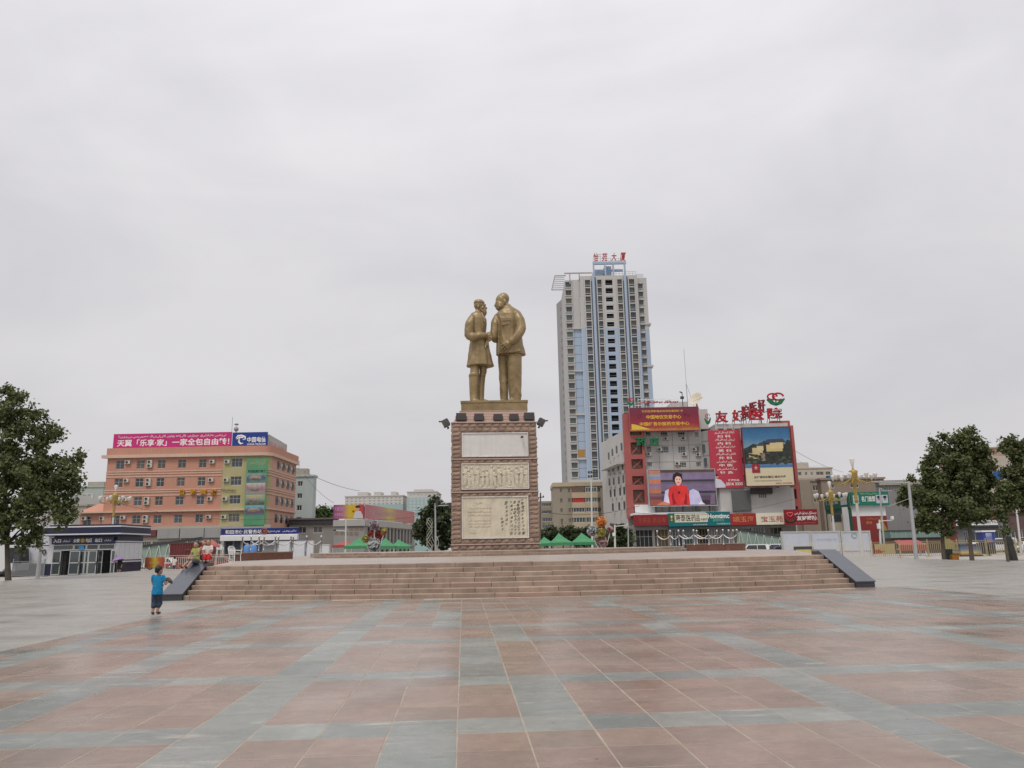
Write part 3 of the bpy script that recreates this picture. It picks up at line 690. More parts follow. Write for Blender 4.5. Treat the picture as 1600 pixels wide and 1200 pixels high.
# ---------------------------------------------------------------- figures: closed forms fused into one skin
def fuse(mb, voxel, smooth=2, name='body', mats=None, parent=None, fac=.5):
    me = mb.mesh('raw', mats or M_dark); o = bpy.data.objects.new('raw', me); col.objects.link(o)
    m = o.modifiers.new('r', 'REMESH'); m.mode = 'VOXEL'; m.voxel_size = voxel; m.use_smooth_shade = True
    if smooth: s = o.modifiers.new('s', 'SMOOTH'); s.factor = fac; s.iterations = smooth
    dg = bpy.context.evaluated_depsgraph_get(); out = bpy.data.meshes.new_from_object(o.evaluated_get(dg)); out.name = name
    bpy.data.objects.remove(o); bpy.data.meshes.remove(me)
    out.materials.clear(); out.materials.append(mats if not isinstance(mats, (list, tuple)) else mats[0])
    return link(name, out, parent)
def etube(mb, rings, n=28, pleat=None):
    """rings: (x,y,z,rx,ry[,rot]) horizontal ellipses joined upwards; pleat=(count, amp at ring 0, fade)"""
    vs = []
    for i, q in enumerate(rings):
        x, y, z, rx, ry = q[:5]; ro = q[5] if len(q) > 5 else 0.
        for k in range(n):
            t = 2*math.pi*k/n; w = 1.
            if pleat: w += pleat[1]*max(0, 1-i/pleat[2])*math.cos(pleat[0]*t+.6*math.sin(2*t))
            a, b = rx*w*math.cos(t), ry*w*math.sin(t); vs.append((x+a*math.cos(ro)-b*math.sin(ro), y+a*math.sin(ro)+b*math.cos(ro), z))
    m = len(rings)
    fs = [(i*n+k, i*n+(k+1) % n, (i+1)*n+(k+1) % n, (i+1)*n+k) for i in range(m-1) for k in range(n)]
    fs += [tuple(range(n-1, -1, -1)), tuple(range((m-1)*n, m*n))]
    mb.add(vs, fs)
def limb(mb, pts, rs, n=14):
    """smooth tapered limb with round ends"""
    P = [Vector(p) for p in pts]; q = []; r = []
    for i in range(len(P)-1):
        for t in (0, .25, .5, .75):
            a = P[max(i-1, 0)]; b = P[i]; c = P[i+1]; d = P[min(i+2, len(P)-1)]
            p = .5*((2*b)+(c-a)*t+(2*a-5*b+4*c-d)*t*t+(3*b-a-3*c+d)*t**3); p = b.lerp(c, t)*.45+p*.55
            q.append(p); r.append(rs[i]+(rs[i+1]-rs[i])*t)
    q.append(P[-1]); r.append(rs[-1])
    mb.tube(q, r, n); mb.ball(q[0], r[0]*.98, 12, 8); mb.ball(q[-1], r[-1]*.98, 12, 8)
def hand(mb, wrist, dirv, side, s, curl=.6, spread=.25, back=None):
    """palm, four unequal bent fingers and a thumb; s = hand length"""
    d = Vector(dirv).normalized(); bk = Vector(back or (0, -1, 0)); bk = (bk-d*bk.dot(d)).normalized(); sd = d.cross(bk)*side
    w = Vector(wrist); pc = w+d*s*.25
    for k in range(4):
        off = (k-1.5)*.145*s
        mb.tube([w+sd*off*.6, w+d*s*.5+sd*off], [s*.115, s*.105], 8); mb.ball(w+d*s*.5+sd*off, s*.1, 8, 6)
    mb.ball(pc, s*.2, 10, 8)
    ln = (.42, .5, .47, .36)
    for k in range(4):
        off = (k-1.5)*(.15+.05*spread)*s; a = w+d*s*.5+sd*off; f = ln[k]*s
        d1 = (d*math.cos(curl*.5)-bk*math.sin(curl*.5)+sd*spread*(k-1.5)*.12).normalized(); d2 = (d*math.cos(curl*1.4)-bk*math.sin(curl*1.4)).normalized()
        b_ = a+d1*f*.55; c = b_+d2*f*.5; mb.tube([a, b_, c], [s*.064, s*.058, s*.048], 8); mb.ball(b_, s*.057, 8, 6); mb.ball(c, s*.048, 8, 6)
    t0 = w+d*s*.14-sd*s*.22; t1 = t0+(d*.7-sd*.6-bk*.3).normalized()*s*.27; t2 = t1+(d*.95-bk*.3).normalized()*s*.24
    mb.tube([t0, t1, t2], [s*.095, s*.08, s*.06], 8); mb.ball(t0, s*.1, 8, 6); mb.ball(t1, s*.08, 8, 6); mb.ball(t2, s*.06, 8, 6)

M_bronze = bpy.data.materials.new('bronze'); M_bronze.use_nodes = True
N, L = nodes_of(M_bronze.node_tree)
_o = N('ShaderNodeOutputMaterial'); _b = N('ShaderNodeBsdfPrincipled', ins={'Roughness': .42, 'Metallic': .25, 'Specular IOR Level': .4}); L(_b.outputs[0], _o.inputs[0])
_t = N('ShaderNodeTexCoord'); _n = N('ShaderNodeTexNoise', ins={'Scale': .9, 'Detail': 8., 'Roughness': .65}); L(_t.outputs['Object'], _n.inputs['Vector'])
_r = N('ShaderNodeValToRGB'); L(_n.outputs[0], _r.inputs[0]); _r.color_ramp.elements[0].position = .3; _r.color_ramp.elements[0].color = (.18, .128, .06, 1); _r.color_ramp.elements[1].position = .72; _r.color_ramp.elements[1].color = (.35, .255, .135, 1)
L(_r.outputs[0], _b.inputs['Base Color'])
_n2 = N('ShaderNodeTexNoise', ins={'Scale': 14., 'Detail': 4.}); L(_t.outputs['Object'], _n2.inputs['Vector']); _bp = N('ShaderNodeBump', ins={'Strength': .18, 'Distance': .03}); L(_n2.outputs[0], _bp.inputs['Height']); L(_bp.outputs[0], _b.inputs['Normal'])

STF = Fr(0, 0, o=Vector((CENX, CENY-.7, 0)), z=0, rot=math.degrees(YAW)*.4)
zp0 = PZ2+zS+.05; zp1 = zp0+.62
u_ref, z_ref = STF.uv(773, 623); STF.o.z = 0
statue = tag(empty('statue', Vector((CENX, CENY-.7, zp0)), STF.a), 'bronze statue of two standing men clasping hands on the pedestal', 'statue')
_, zf = STF.uv(773, 625.5, -1.15); hsl = zf-zp0                         # foot level above the slab's underside
su0 = STF.uv(720.5, 630, -1.15)[0]; su1 = STF.uv(824, 630, -1.15)[0]; zF = STF.uv(773, 623)[1]-zp0; zH = STF.uv(773, 460)[1]-zp0
b = MB(); b.box(su0, su1, -1.15, 1.5, 0, hsl); b.box(su0-.05, su1+.05, -1.2, 1.55, hsl*.8, hsl*.985); b.build('statue_base', M_bronze, statue)
def S(zx, zy, y=0.):
    px, py = 680+zx/6, 440+zy/6; u, z = STF.uv(px, py, y); z -= zp0; w = max(0., (zy-820)/278); return (u, y, z+(hsl-.02-zF)*w*w)
def SR(y_z, x0, x1, y, ry, rot=0.):
    a = S(x0, y_z, y); b_ = S(x1, y_z, y); return ((a[0]+b_[0])/2, y, a[2], (b_[0]-a[0])/2, ry, rot)
VX = .04
def crumple(o, amp, sc_):
    """cloth folds: push the skin in and out along slanting bands"""
    me = o.data; me.update(); co = [v.co.copy() for v in me.vertices]; no = [v.normal.copy() for v in me.vertices]
    for v, p, nn in zip(me.vertices, co, no):
        q = Vector((p.x*sc_, p.y*sc_, p.z*sc_*.45+p.x*sc_*.3)); r1 = 1-abs(noise.noise(q)); r2 = 1-abs(noise.noise(q*2.1+Vector((3, 1, 7)))); v.co = p+nn*amp*(1.4*r1**2.5+.5*r2**3-.7)
    me.update()
# --- the shorter man: long belted coat, boots, beard, cap
A = MB()
etube(A, [SR(1099, 328, 412, -.3, .42), SR(1070, 325, 405, -.25, .36), SR(1040, 322, 402, -.2, .34), SR(960, 318, 408, -.2, .38), SR(890, 316, 412, -.2, .42), SR(884, 312, 414, -.2, .46), SR(868, 316, 414, -.2, .46), SR(860, 326, 412, -.2, .42), SR(790, 330, 414, -.15, .44), SR(740, 335, 420, -.1, .44)])
etube(A, [SR(1099, 392, 464, .3, .4), SR(1060, 390, 458, .3, .36), SR(960, 392, 464, .3, .38), SR(895, 408, 470, .3, .38), SR(884, 408, 474, .3, .42), SR(866, 412, 476, .3, .42), SR(855, 414, 482, .3, .42), SR(780, 412, 490, .25, .46), SR(740, 405, 490, .15, .46)])
limb(A, [S(365, 1085, -.35), S(395, 1088, -.62), S(412, 1092, -.85)], [.22, .24, .17]); limb(A, [S(430, 1085, .3), S(470, 1089, .2), S(503, 1093, .1)], [.22, .22, .14])
# neck and head, chin towards the taller man
limb(A, [S(405, 300, 0), S(412, 262, -.02)], [.33, .28])
A.ball(S(412, 222, 0), .01); 
hx, _, hz_ = S(413, 222); A.ball((hx, 0, hz_), .47, 18, 12, sq=(1.0, .86, 1.0)); fx_, _, fz_ = S(433, 252); A.ball((fx_, -.05, fz_), .34, 14, 10, sq=(.98, .85, 1.15))
for (a, q, r) in (((462, 232, -.05), (479, 250, -.06), (.07, .1)), ((455, 222, -.18), (470, 218, -.05), (.08, .08)), ((448, 262, -.2), (468, 264, -.1), (.09, .09))): limb(A, [S(*a), S(*q)], r)
A.ball(S(404, 236, -.4), .13, 10, 8, sq=(.7, .45, 1.2)); A.ball(S(446, 245, -.26), .13, 10, 8)
# clasped hands
hand(A, S(478, 508, -.55), (1, .0, .05), 1, .95, .9, back=(0, -1, .3)); hand(A, S(470, 512, .25), (1, -.15, .1), -1, .9, .8, back=(0, .6, .6))
etube(A, [SR(760, 350, 470, 0, .5), SR(560, 350, 465, 0, .5), SR(400, 345, 450, 0, .5), SR(320, 370, 440, 0, .35), SR(285, 385, 425, 0, .25)])
limb(A, [S(345, 345, -.5), S(312, 500, -.85), S(420, 508, -.8), S(480, 508, -.55)], [.2, .2, .2, .17]); limb(A, [S(405, 345, .4), S(402, 500, .7), S(472, 512, .25)], [.2, .2, .17])
figA = fuse(A, VX, 2, 'figure', M_bronze, statue)
C = MB()
etube(C, [SR(798, 296, 546, 0, .92), SR(785, 298, 541, 0, .93), SR(720, 308, 525, 0, .88), SR(640, 318, 508, 0, .80), SR(575, 326, 494, 0, .74), SR(556, 331, 484, 0, .70)], 72, (11, .055, 6))
etube(C, [SR(570, 331, 486, 0, .70), SR(540, 326, 482, 0, .70), SR(480, 318, 478, 0, .76), SR(410, 312, 482, 0, .80), SR(360, 314, 478, 0, .76), SR(330, 316, 462, 0, .68), SR(306, 336, 450, 0, .54), SR(292, 368, 438, 0, .38), SR(278, 374, 434, 0, .33)], 40)
limb(C, [S(345, 345, -.55), S(322, 405, -.8), S(312, 498, -.88), S(350, 520, -.92), S(420, 508, -.85), S(476, 506, -.62)], [.33, .37, .37, .36, .31, .25])
limb(C, [S(405, 340, .55), S(400, 430, .8), S(400, 505, .75), S(440, 512, .5), S(472, 512, .25)], [.34, .38, .36, .3, .26])
coatA = fuse(C, VX, 1, 'coat', M_bronze, figA); crumple(coatA, .036, 1.6)
B_ = MB(); etube(B_, [SR(562, 324, 488, 0, .78), SR(548, 322, 487, 0, .78), SR(534, 325, 484, 0, .77)], 40); fuse(B_, .035, 1, 'belt', M_bronze, figA)
B_ = MB(); limb(B_, [S(488, 565, -.5), S(494, 590, -.52), S(488, 600, -.5)], [.12, .1, .1]); limb(B_, [S(482, 555, -.55), S(470, 620, -.72)], [.07, .08]); fuse(B_, .03, 1, 'belt_knot', M_bronze, figA)
B_ = MB(); limb(B_, [S(452, 268, -.05), S(460, 292, -.05), S(461, 318, -.02)], [.23, .21, .1]); limb(B_, [S(432, 262, -.22), S(450, 285, -.15)], [.12, .13]); bd = fuse(B_, .03, 1, 'beard', M_bronze, figA); crumple(bd, .03, 6)
B_ = MB(); cx_, _, cz_ = S(411, 205); etube(B_, [(cx_+.02, 0, cz_-.02, .475, .42), (cx_, 0, cz_+.12, .46, .41), (cx_-.02, 0, cz_+.26, .36, .33), (cx_-.02, 0, cz_+.34, .2, .18)], 28); fuse(B_, .03, 1, 'skullcap', M_bronze, figA)
B_ = MB(); limb(B_, [S(388, 285, -.42), S(420, 320, -.62), S(438, 370, -.74), S(440, 440, -.78)], [.07, .07, .06, .05]); limb(B_, [S(436, 290, -.3), S(452, 330, -.5), S(462, 380, -.62)], [.06, .06, .05]); fuse(B_, .028, 1, 'lapel', M_bronze, figA)
# --- the taller man: buttoned tunic, straight trousers
A = MB()
etube(A, [SR(1090, 612, 690, .35, .42), SR(1060, 610, 688, .35, .42), SR(960, 604, 690, .35, .44), SR(860, 596, 692, .33, .46), SR(760, 588, 695, .3, .48), SR(670, 585, 700, .25, .5)], 28, (3, .03, 9))
etube(A, [SR(1092, 684, 800, -.32, .50), SR(1060, 690, 804, -.32, .5), SR(960, 690, 812, -.32, .52), SR(860, 682, 812, -.3, .54), SR(760, 674, 810, -.28, .56), SR(670, 668, 812, -.2, .58)], 28, (3, .03, 9))
limb(A, [S(660, 1085, .3), S(628, 1088, .1), S(612, 1093, .0)], [.2, .2, .13]); limb(A, [S(760, 1083, -.4), S(715, 1086, -.7), S(690, 1091, -.85)], [.24, .25, .16])
limb(A, [S(690, 290, 0), S(662, 240, 0)], [.5, .42])
hx, _, hz_ = S(627, 178); A.ball((hx, 0, hz_), .58, 20, 14, sq=(.97, .84, 1.05))
fx_, _, fz_ = S(607, 228); A.ball((fx_+.04, -.06, fz_), .49, 16, 12, sq=(.98, .9, 1.02)); A.ball(S(611, 262, -.1), .22, 12, 8, sq=(1, 1, .8))
for (a, q, r) in (((574, 206, -.1), (563, 224, -.1), (.08, .11)), ((568, 198, -.28), (590, 190, -.4), (.07, .07)), ((572, 248, -.2), (590, 252, -.32), (.07, .07))): limb(A, [S(*a), S(*q)], r)
A.ball(S(653, 188, -.46), .16, 10, 8, sq=(.7, .5, 1.35)); A.ball(S(607, 232, -.36), .17, 10, 8)
hand(A, S(548, 515, -.5), (-1, .05, .02), 1, 1.0, .9, back=(0, -1, .35))
hand(A, S(708, 562, -1.05), (-.78, .05, -.75), -1, 1.12, .35, .7, back=(.3, -1, .2))
etube(A, [SR(700, 600, 800, 0, .6), SR(500, 600, 770, 0, .6), SR(350, 600, 760, 0, .55), SR(270, 650, 730, 0, .35)])
limb(A, [S(755, 300, -.45), S(808, 440, -.95), S(728, 552, -1.03), S(708, 562, -1.05)], [.25, .25, .2, .18]); limb(A, [S(600, 340, 0), S(560, 470, -.4), S(553, 512, -.48)], [.25, .22, .18])
figB = fuse(A, VX, 2, 'figure', M_bronze, statue)
_nn = [v.normal.copy() for v in figB.data.vertices]
for v, n_ in zip(figB.data.vertices, _nn):
    w = max(0., min(1., (4.2-v.co.z)/1.)); q_ = Vector((v.co.x*1.6, v.co.y*1.6, v.co.z*.7+v.co.x)); v.co += n_*w*.07*((1-abs(noise.noise(q_)))**4-.4)
C = MB()
etube(C, [SR(692, 570, 846, 0, .95), SR(680, 572, 843, 0, .95), SR(600, 574, 822, 0, .93), SR(520, 574, 808, 0, .90), SR(440, 568, 800, 0, .92), SR(370, 560, 800, 0, .92), SR(320, 566, 802, 0, .86), SR(285, 590, 788, 0, .74), SR(258, 615, 752, 0, .56), SR(238, 634, 716, 0, .44)], 48, (5, .018, 9))
limb(C, [S(765, 308, -.5), S(790, 360, -.8), S(803, 440, -.95), S(775, 510, -1.08), S(728, 552, -1.06), S(718, 562, -1.05)], [.36, .41, .41, .37, .33, .32])
limb(C, [S(588, 335, .0), S(562, 400, -.35), S(556, 480, -.45), S(553, 520, -.48)], [.36, .36, .33, .3]); limb(C, [S(556, 500, -.35), S(560, 545, -.2)], [.3, .26])
jk = fuse(C, VX, 1, 'tunic', M_bronze, figB); crumple(jk, .038, 1.4)
B_ = MB(); limb(B_, [S(612, 285, -.35), S(640, 262, -.5), S(672, 240, -.46), S(700, 222, -.25)], [.09, .1, .1, .09]); limb(B_, [S(612, 282, -.3), S(608, 290, .1)], [.08, .08]); fuse(B_, .03, 1, 'collar', M_bronze, figB)
def patch(zx0, zx1, zy0, zy1, y, nm):
    B_ = MB(); a = S(zx0, zy1, y); b2 = S(zx1, zy0, y); B_.slab([(a[0], a[2]), (b2[0], a[2]+.06), (b2[0], b2[2]), (a[0], b2[2]-.05)], y-.09, y+.12); return B_.build(nm, M_bronze, figB)
patch(624, 700, 362, 410, -.885, 'breast_pocket'); patch(622, 704, 350, 372, -.925, 'pocket_flap'); patch(735, 800, 628, 660, -.90, 'pocket_flap')
for zy in (330, 395, 460, 525, 590): B_ = MB(); p = S(600, zy, -.86); B_.ball(p, .07, 10, 6); B_.build('button', M_bronze, figB)
B_ = MB(); limb(B_, [S(608, 295, -.62), S(598, 400, -.86), S(596, 520, -.86), S(592, 685, -.88)], [.035]*4); fuse(B_, .02, 0, 'placket', M_bronze, figB)
B_ = MB(); hx, _, hz_ = S(640, 160); B_.ball((hx, 0, hz_), .54, 20, 14, sq=(.93, .88, .98)); fuse(B_, .035, 1, 'hair', M_bronze, figB)

# ---------------------------------------------------------------- people
M_skin = mat('skin', (.36, .215, .15), .55, .08, 8)
M_hair = mat('black_hair', (.012, .011, .011), .5, .2, 20)
def person(name, label, loc, rz, H, J, cloth, group=None, vox=None):
    """J: joint points in metres for a body of height 1; cloth: list of (part, colour, builder)"""
    e = tag(empty(name, loc, rz), label, 'person', group); e.scale = (H, H, H); vox = vox or .011
    g = lambda k: Vector(J[k]); A = MB()
    ch = J.get('child', 1.)
    hr = .068*(1.12 if ch > 1 else 1)
    hd = g('head'); A.ball(hd+Vector((0, 0, .012)), hr, 16, 12, sq=(.92, 1.05, 1.12)); fd = Vector(J.get('face', (0, -1, 0))).normalized()
    A.ball(hd+fd*.018+Vector((0, 0, -.035)), hr*.72, 12, 10, sq=(1, 1, 1.05)); sd = fd.cross(Vector((0, 0, 1)))
    A.ball(hd+fd*hr*1.0+Vector((0, 0, -.012)), .014, 8, 6, sq=(.8, .8, 1.5))
    for s in (-1, 1): A.ball(hd+sd*s*hr*.93+Vector((0, 0, -.008)), .019, 8, 6, sq=(.7, .8, 1.2))
    limb(A, [g('neck'), hd-Vector((0, 0, .04))], [.034, .032], 10)
    etube(A, [(*g('hip')-Vector((0, 0, .02)), .075, .055), (*g('hip')+Vector((0, 0, .05)), .078, .056), (*g('hip').lerp(g('neck'), .45), .068, .05), (*g('hip').lerp(g('neck'), .78), .085, .055), (*g('neck')-Vector((0, 0, .02)), .06, .042)], 16)
    for s in 'lr':
        limb(A, [g('sh_'+s), g('el_'+s), g('wr_'+s)], [.03, .025, .018], 10); d = (g('wr_'+s)-g('el_'+s)).normalized()
        hand(A, g('wr_'+s), d, 1 if s == 'l' else -1, .095, .7, back=J.get('back_'+s, (0, -1, .2)))
        limb(A, [g('hp_'+s), g('kn_'+s), g('an_'+s)], [.056, .042, .026], 12)
        toe = g('toe_'+s); limb(A, [g('an_'+s)-Vector((0, 0, .012)), g('an_'+s).lerp(toe, .55)-Vector((0, 0, .012)), toe], [.026, .024, .02], 10)
    body = fuse(A, vox*.72, 1, 'body', M_skin, e)
    for (nm, m, fn) in cloth:
        c = MB(); fn(c, g, hd, hr, fd); o = fuse(c, vox*(.75 if nm != 'hair' else .8), 1, nm, m, body)
        if nm not in ('shoes', 'sandals'): crumple(o, .009 if nm != 'hair' else .006, 11. if nm != 'hair' else 30.)
    return e
def shirt(sleeve=.55, length=.0, fat=1.):
    def fn(c, g, hd, hr, fd):
        h = g('hip'); k = g('neck')
        etube(c, [(*(h-Vector((0, 0, length))), .108*fat, .088*fat), (*h.lerp(k, .3), .100*fat, .078*fat), (*h.lerp(k, .7), .1, .068), (*h.lerp(k, .9), .088, .058), (*k, .045, .042)], 20)
        for s in 'lr': limb(c, [g('sh_'+s), g('sh_'+s).lerp(g('el_'+s), sleeve) if sleeve <= 1 else g('el_'+s)]+([g('el_'+s).lerp(g('wr_'+s), sleeve-1)] if sleeve > 1 else []), [.040, .040]+([.034] if sleeve > 1 else []), 12)
    return fn
def trousers(ln=1.55, w=1.):
    def fn(c, g, hd, hr, fd):
        h = g('hip'); etube(c, [(*(h-Vector((0, 0, .06))), .084, .07), (*(h+Vector((0, 0, .02))), .088, .066)], 18)
        for s in 'lr':
            pts = [g('hp_'+s), g('kn_'+s) if ln > 1 else g('hp_'+s).lerp(g('kn_'+s), ln)]; rs = [.060*w, .053*w]
            if ln > 1: pts.append(g('kn_'+s).lerp(g('an_'+s), ln-1)); rs.append(.048*w)
            limb(c, pts, rs, 14)
    return fn
def skirt(ln=.3):
    def fn(c, g, hd, hr, fd):
        h = g('hip'); m = (g('kn_l')+g('kn_r'))/2; etube(c, [(*h.lerp(m, ln), .13, .1), (*h.lerp(m, ln*.5), .115, .09), (*(h+Vector((0, 0, .05))), .085, .065)], 24, (7, .05, 3))
    return fn
def hair(longer=0.):
    def fn(c, g, hd, hr, fd):
        c.ball(hd-fd*.016+Vector((0, 0, .03)), hr*1.02, 16, 12, sq=(.95, 1.0, 1.0)); c.ball(hd-fd*.03+Vector((0, 0, -.02+.02*(longer == 0))), hr*(.9 if longer else .84), 14, 10, sq=(1., .9, .9+longer))
    return fn
def shoes(c, g, hd, hr, fd):
    for s in 'lr':
        a = g('an_'+s); t = g('toe_'+s); limb(c, [a-Vector((0, 0, .022)), a.lerp(t, .5)-Vector((0, 0, .018)), t-Vector((0, 0, .002))], [.03, .029, .024], 10)
STAND = dict(head=(0, 0, .925), neck=(0, .005, .83), hip=(0, 0, .50), face=(0, -1, 0),
    sh_l=(-.105, .0, .80), el_l=(-.135, .02, .62), wr_l=(-.13, -.03, .48), sh_r=(.105, .0, .80), el_r=(.135, .02, .62), wr_r=(.13, -.03, .48),
    hp_l=(-.05, 0, .49), kn_l=(-.052, -.01, .27), an_l=(-.052, .01, .055), toe_l=(-.058, -.09, .022), hp_r=(.05, 0, .49), kn_r=(.052, -.01, .27), an_r=(.052, .01, .055), toe_r=(.058, -.09, .022))
# the boy crossing the plaza, seen from behind, head turned to his right hand
J = dict(STAND, child=1.1, head=(.012, -.01, .905), neck=(0, 0, .805), hip=(0, .0, .46), face=(.5, .85, 0),
    sh_l=(-.105, .0, .775), el_l=(-.13, .06, .62), wr_l=(-.02, .13, .60), sh_r=(.105, .0, .775), el_r=(.155, .02, .615), wr_r=(.15, .13, .665),
    hp_l=(-.05, 0, .45), kn_l=(-.055, .02, .25), an_l=(-.06, -.02, .055), toe_l=(-.075, .07, .022), hp_r=(.05, 0, .45), kn_r=(.04, .06, .255), an_r=(.02, .03, .06), toe_r=(.03, .13, .024), back_r=(0, 0, 1), back_l=(0, 1, .3))
gp = gnd(243, 960.5)
M_blue = flat(20, 132, 182, name='blue_cotton', k=.8, rough=.85, bump=.15, bscale=40); M_denim = mat('denim', (.035, .047, .075), .9, .35, 9.)
boy = person('person', 'child in a blue T-shirt and denim shorts walking across the plaza, seen from behind', gp+Vector((0, 0, .012)), -YAW, 1.27, J,
    [('shirt', M_blue, shirt(.5, .055, 1.06)), ('shorts', M_denim, trousers(1.45, 1.05)), ('hair', M_hair, hair()), ('sandals', mat('brown_leather', (.09, .05, .035), .7), shoes)])
b = MB(); limb(b, [(-.09, 0, 0), (0, .02, .03), (.09, -.01, .0)], [.05, .075, .045]); limb(b, [(.05, 0, 0), (.12, .0, -.05)], [.05, .03])
o = fuse(b, .012, 1, 'folded_jacket', mat('grey_cloth', (.09, .08, .075), .9, .3, 12)); o.location = gp+RT*.17+FW*.2+Vector((0, 0, .87)); tag(o, 'dark folded cloth carried in the arm of the child in blue', 'cloth')

# ---------------------------------------------------------------- buildings
def glaz(rr, pool=None): return rr.choice(pool or [M_glass, M_glass, M_glass2, M_glass3])
def block(e, u0, u1, y0, y1, z0, z1, m, name='wall'):
    b = MB(); b.box(u0, u1, y0, y1, z0, z1); return b.build(name, m, e)
def shell(e, u0, u1, z1, depth, holes, m, y=0., name='wall', rec=.22, z0=0.):
    """front with openings, plain flanks, back and roof"""
    b = MB(); holed(b, u0, u1, z0, z1, holes, y, rec)
    b.quad((u0, y+depth, z0), (u0, y, z0), (u0, y, z1), (u0, y+depth, z1)); b.quad((u1, y, z0), (u1, y+depth, z0), (u1, y+depth, z1), (u1, y, z1))
    b.quad((u1, y+depth, z0), (u0, y+depth, z0), (u0, y+depth, z1), (u1, y+depth, z1)); b.quad((u0, y, z1), (u1, y, z1), (u1, y+depth, z1), (u0, y+depth, z1))
    return b.build(name, m, e)
def sign(name, fr, label, cat, rect, y, m, thick=.25, frame=None, group=None):
    u0, u1, z0, z1 = rect; e = tag(empty(name, fr.w(u0, y, z0), fr.a), label, cat, group)
    b = MB(); b.box(0, u1-u0, 0, thick, 0, z1-z0); p = b.build('panel', m, e)
    if frame:
        f = MB(); w, h, t = u1-u0, z1-z0, .12
        f.box(-t, w+t, -.05, thick, h, h+t); f.box(-t, w+t, -.05, thick, -t, 0); f.box(-t, 0, -.05, thick, 0, h); f.box(w, w+t, -.05, thick, 0, h); f.build('frame', frame, e)
    return e, u1-u0, z1-z0

# ===== the tower
TW = Fr(950, 262, 0); tw = thing('tower_block', TW, 'tall beige and pale blue residential tower behind the screen building', 'building')
M_tb = mat('tower_beige', (.46, .45, .435), .8, .07, .05, streak=.1); M_tbl = mat('tower_blue', (.34, .42, .53), .75, .06, .05, streak=.08)
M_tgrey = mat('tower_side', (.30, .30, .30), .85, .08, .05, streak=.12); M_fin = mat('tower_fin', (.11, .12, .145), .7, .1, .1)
P_ = 13.42; z1r = TW.z(950, 441); FLH = (TW.z(950, 441)-TW.z(950, 441+13.42*20))/20
def tu(zx, py=470): return TW.uv(840+zx/6, py)[0]
M_tf = mat('tower_frame', (.16, .165, .165), .6); nfl = 27; ztop = TW.z(950, 430.5); zbl = z1r-FLH*5.5
rr = random.Random(21)
def rows(n0=0): return [z1r-FLH*k for k in range(n0, nfl) if z1r-FLH*k > 3]
colsT = [(446, 502, 0), (562, 610, 0), (750, 802, 0), (860, 918, 0)]
holes = []; wl = []
for (a, b_, k) in colsT:
    for z in rows(): h = (tu(a), tu(b_), z-.95, z+.95); holes.append(h); wl.append(h)
stair = [(tu(642), tu(710), z-1.05, z+1.0) for z in rows()]
uL, uR = tu(403), tu(945)
mbw = MB(); holed(mbw, uL, uR, zbl, ztop, [h for h in holes+stair if h[2] > zbl], 0, .5); mbw.build('upper_wall', M_tb, tw)
mbw = MB(); holed(mbw, uL, uR, 0, zbl, [h for h in holes+stair if h[3] < zbl], 0, .5); mbw.build('lower_wall', M_tbl, tw)
for h in wl: window(tw, *h, .3, glaz(rr, [M_glass2, M_glass, M_glass2, M_glass3]), 3, 1, .07, M_tf, split=False, rail=.3)
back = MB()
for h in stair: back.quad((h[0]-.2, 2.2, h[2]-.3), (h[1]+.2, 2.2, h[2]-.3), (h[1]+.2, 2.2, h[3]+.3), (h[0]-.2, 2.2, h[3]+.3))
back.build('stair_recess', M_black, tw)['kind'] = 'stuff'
rail = MB()
for h in stair: rail.box(h[0], h[1], .3, .36, h[2]+.0, h[2]+.12); rail.box(h[0], h[1], .3, .36, h[2]+.75, h[2]+.80)
rail.build('stair_railings', M_grey, tw)['kind'] = 'stuff'
# spandrel grilles below the windows, frames round each bay, recessed piers between
sp = MB()
for (a, b_, k) in colsT:
    for z in rows(): sp.box(tu(a)+.1, tu(b_)-.1, -.05, .1, z-.95-.62, z-.95-.22)
sp.build('spandrel_grilles', mat('spandrel', (.08, .07, .062), .8, .3, .8), tw)['kind'] = 'stuff'
for (a, b_, k) in colsT:
    for x in (a, b_):
        block(tw, tu(x)-.16, tu(x)+.16, -.28, .0, 0, z1r+1.4, M_tb, 'bay_edge')
    bb = MB()
    for z in rows(): bb.box(tu(a)-.2, tu(b_)+.2, -.22, .0, z+.98, z+1.16); bb.box(tu(a)-.2, tu(b_)+.2, -.22, .0, z-1.15, z-.97)
    bb.build('bay_sills', M_tb, tw)['kind'] = 'stuff'
for (a, b_) in ((508, 556), (808, 856)):
    block(tw, tu(a), tu(b_), -.04, .0, 0, ztop-2, M_fin, 'pier_recess'); m = (tu(a)+tu(b_))/2
    block(tw, m-.55, m+.30, -.55, -.04, 0, ztop+.2, M_tbl, 'pier'); block(tw, m+.30, m+.75, -.30, -.04, 0, ztop-.6, M_fin, 'pier_groove')
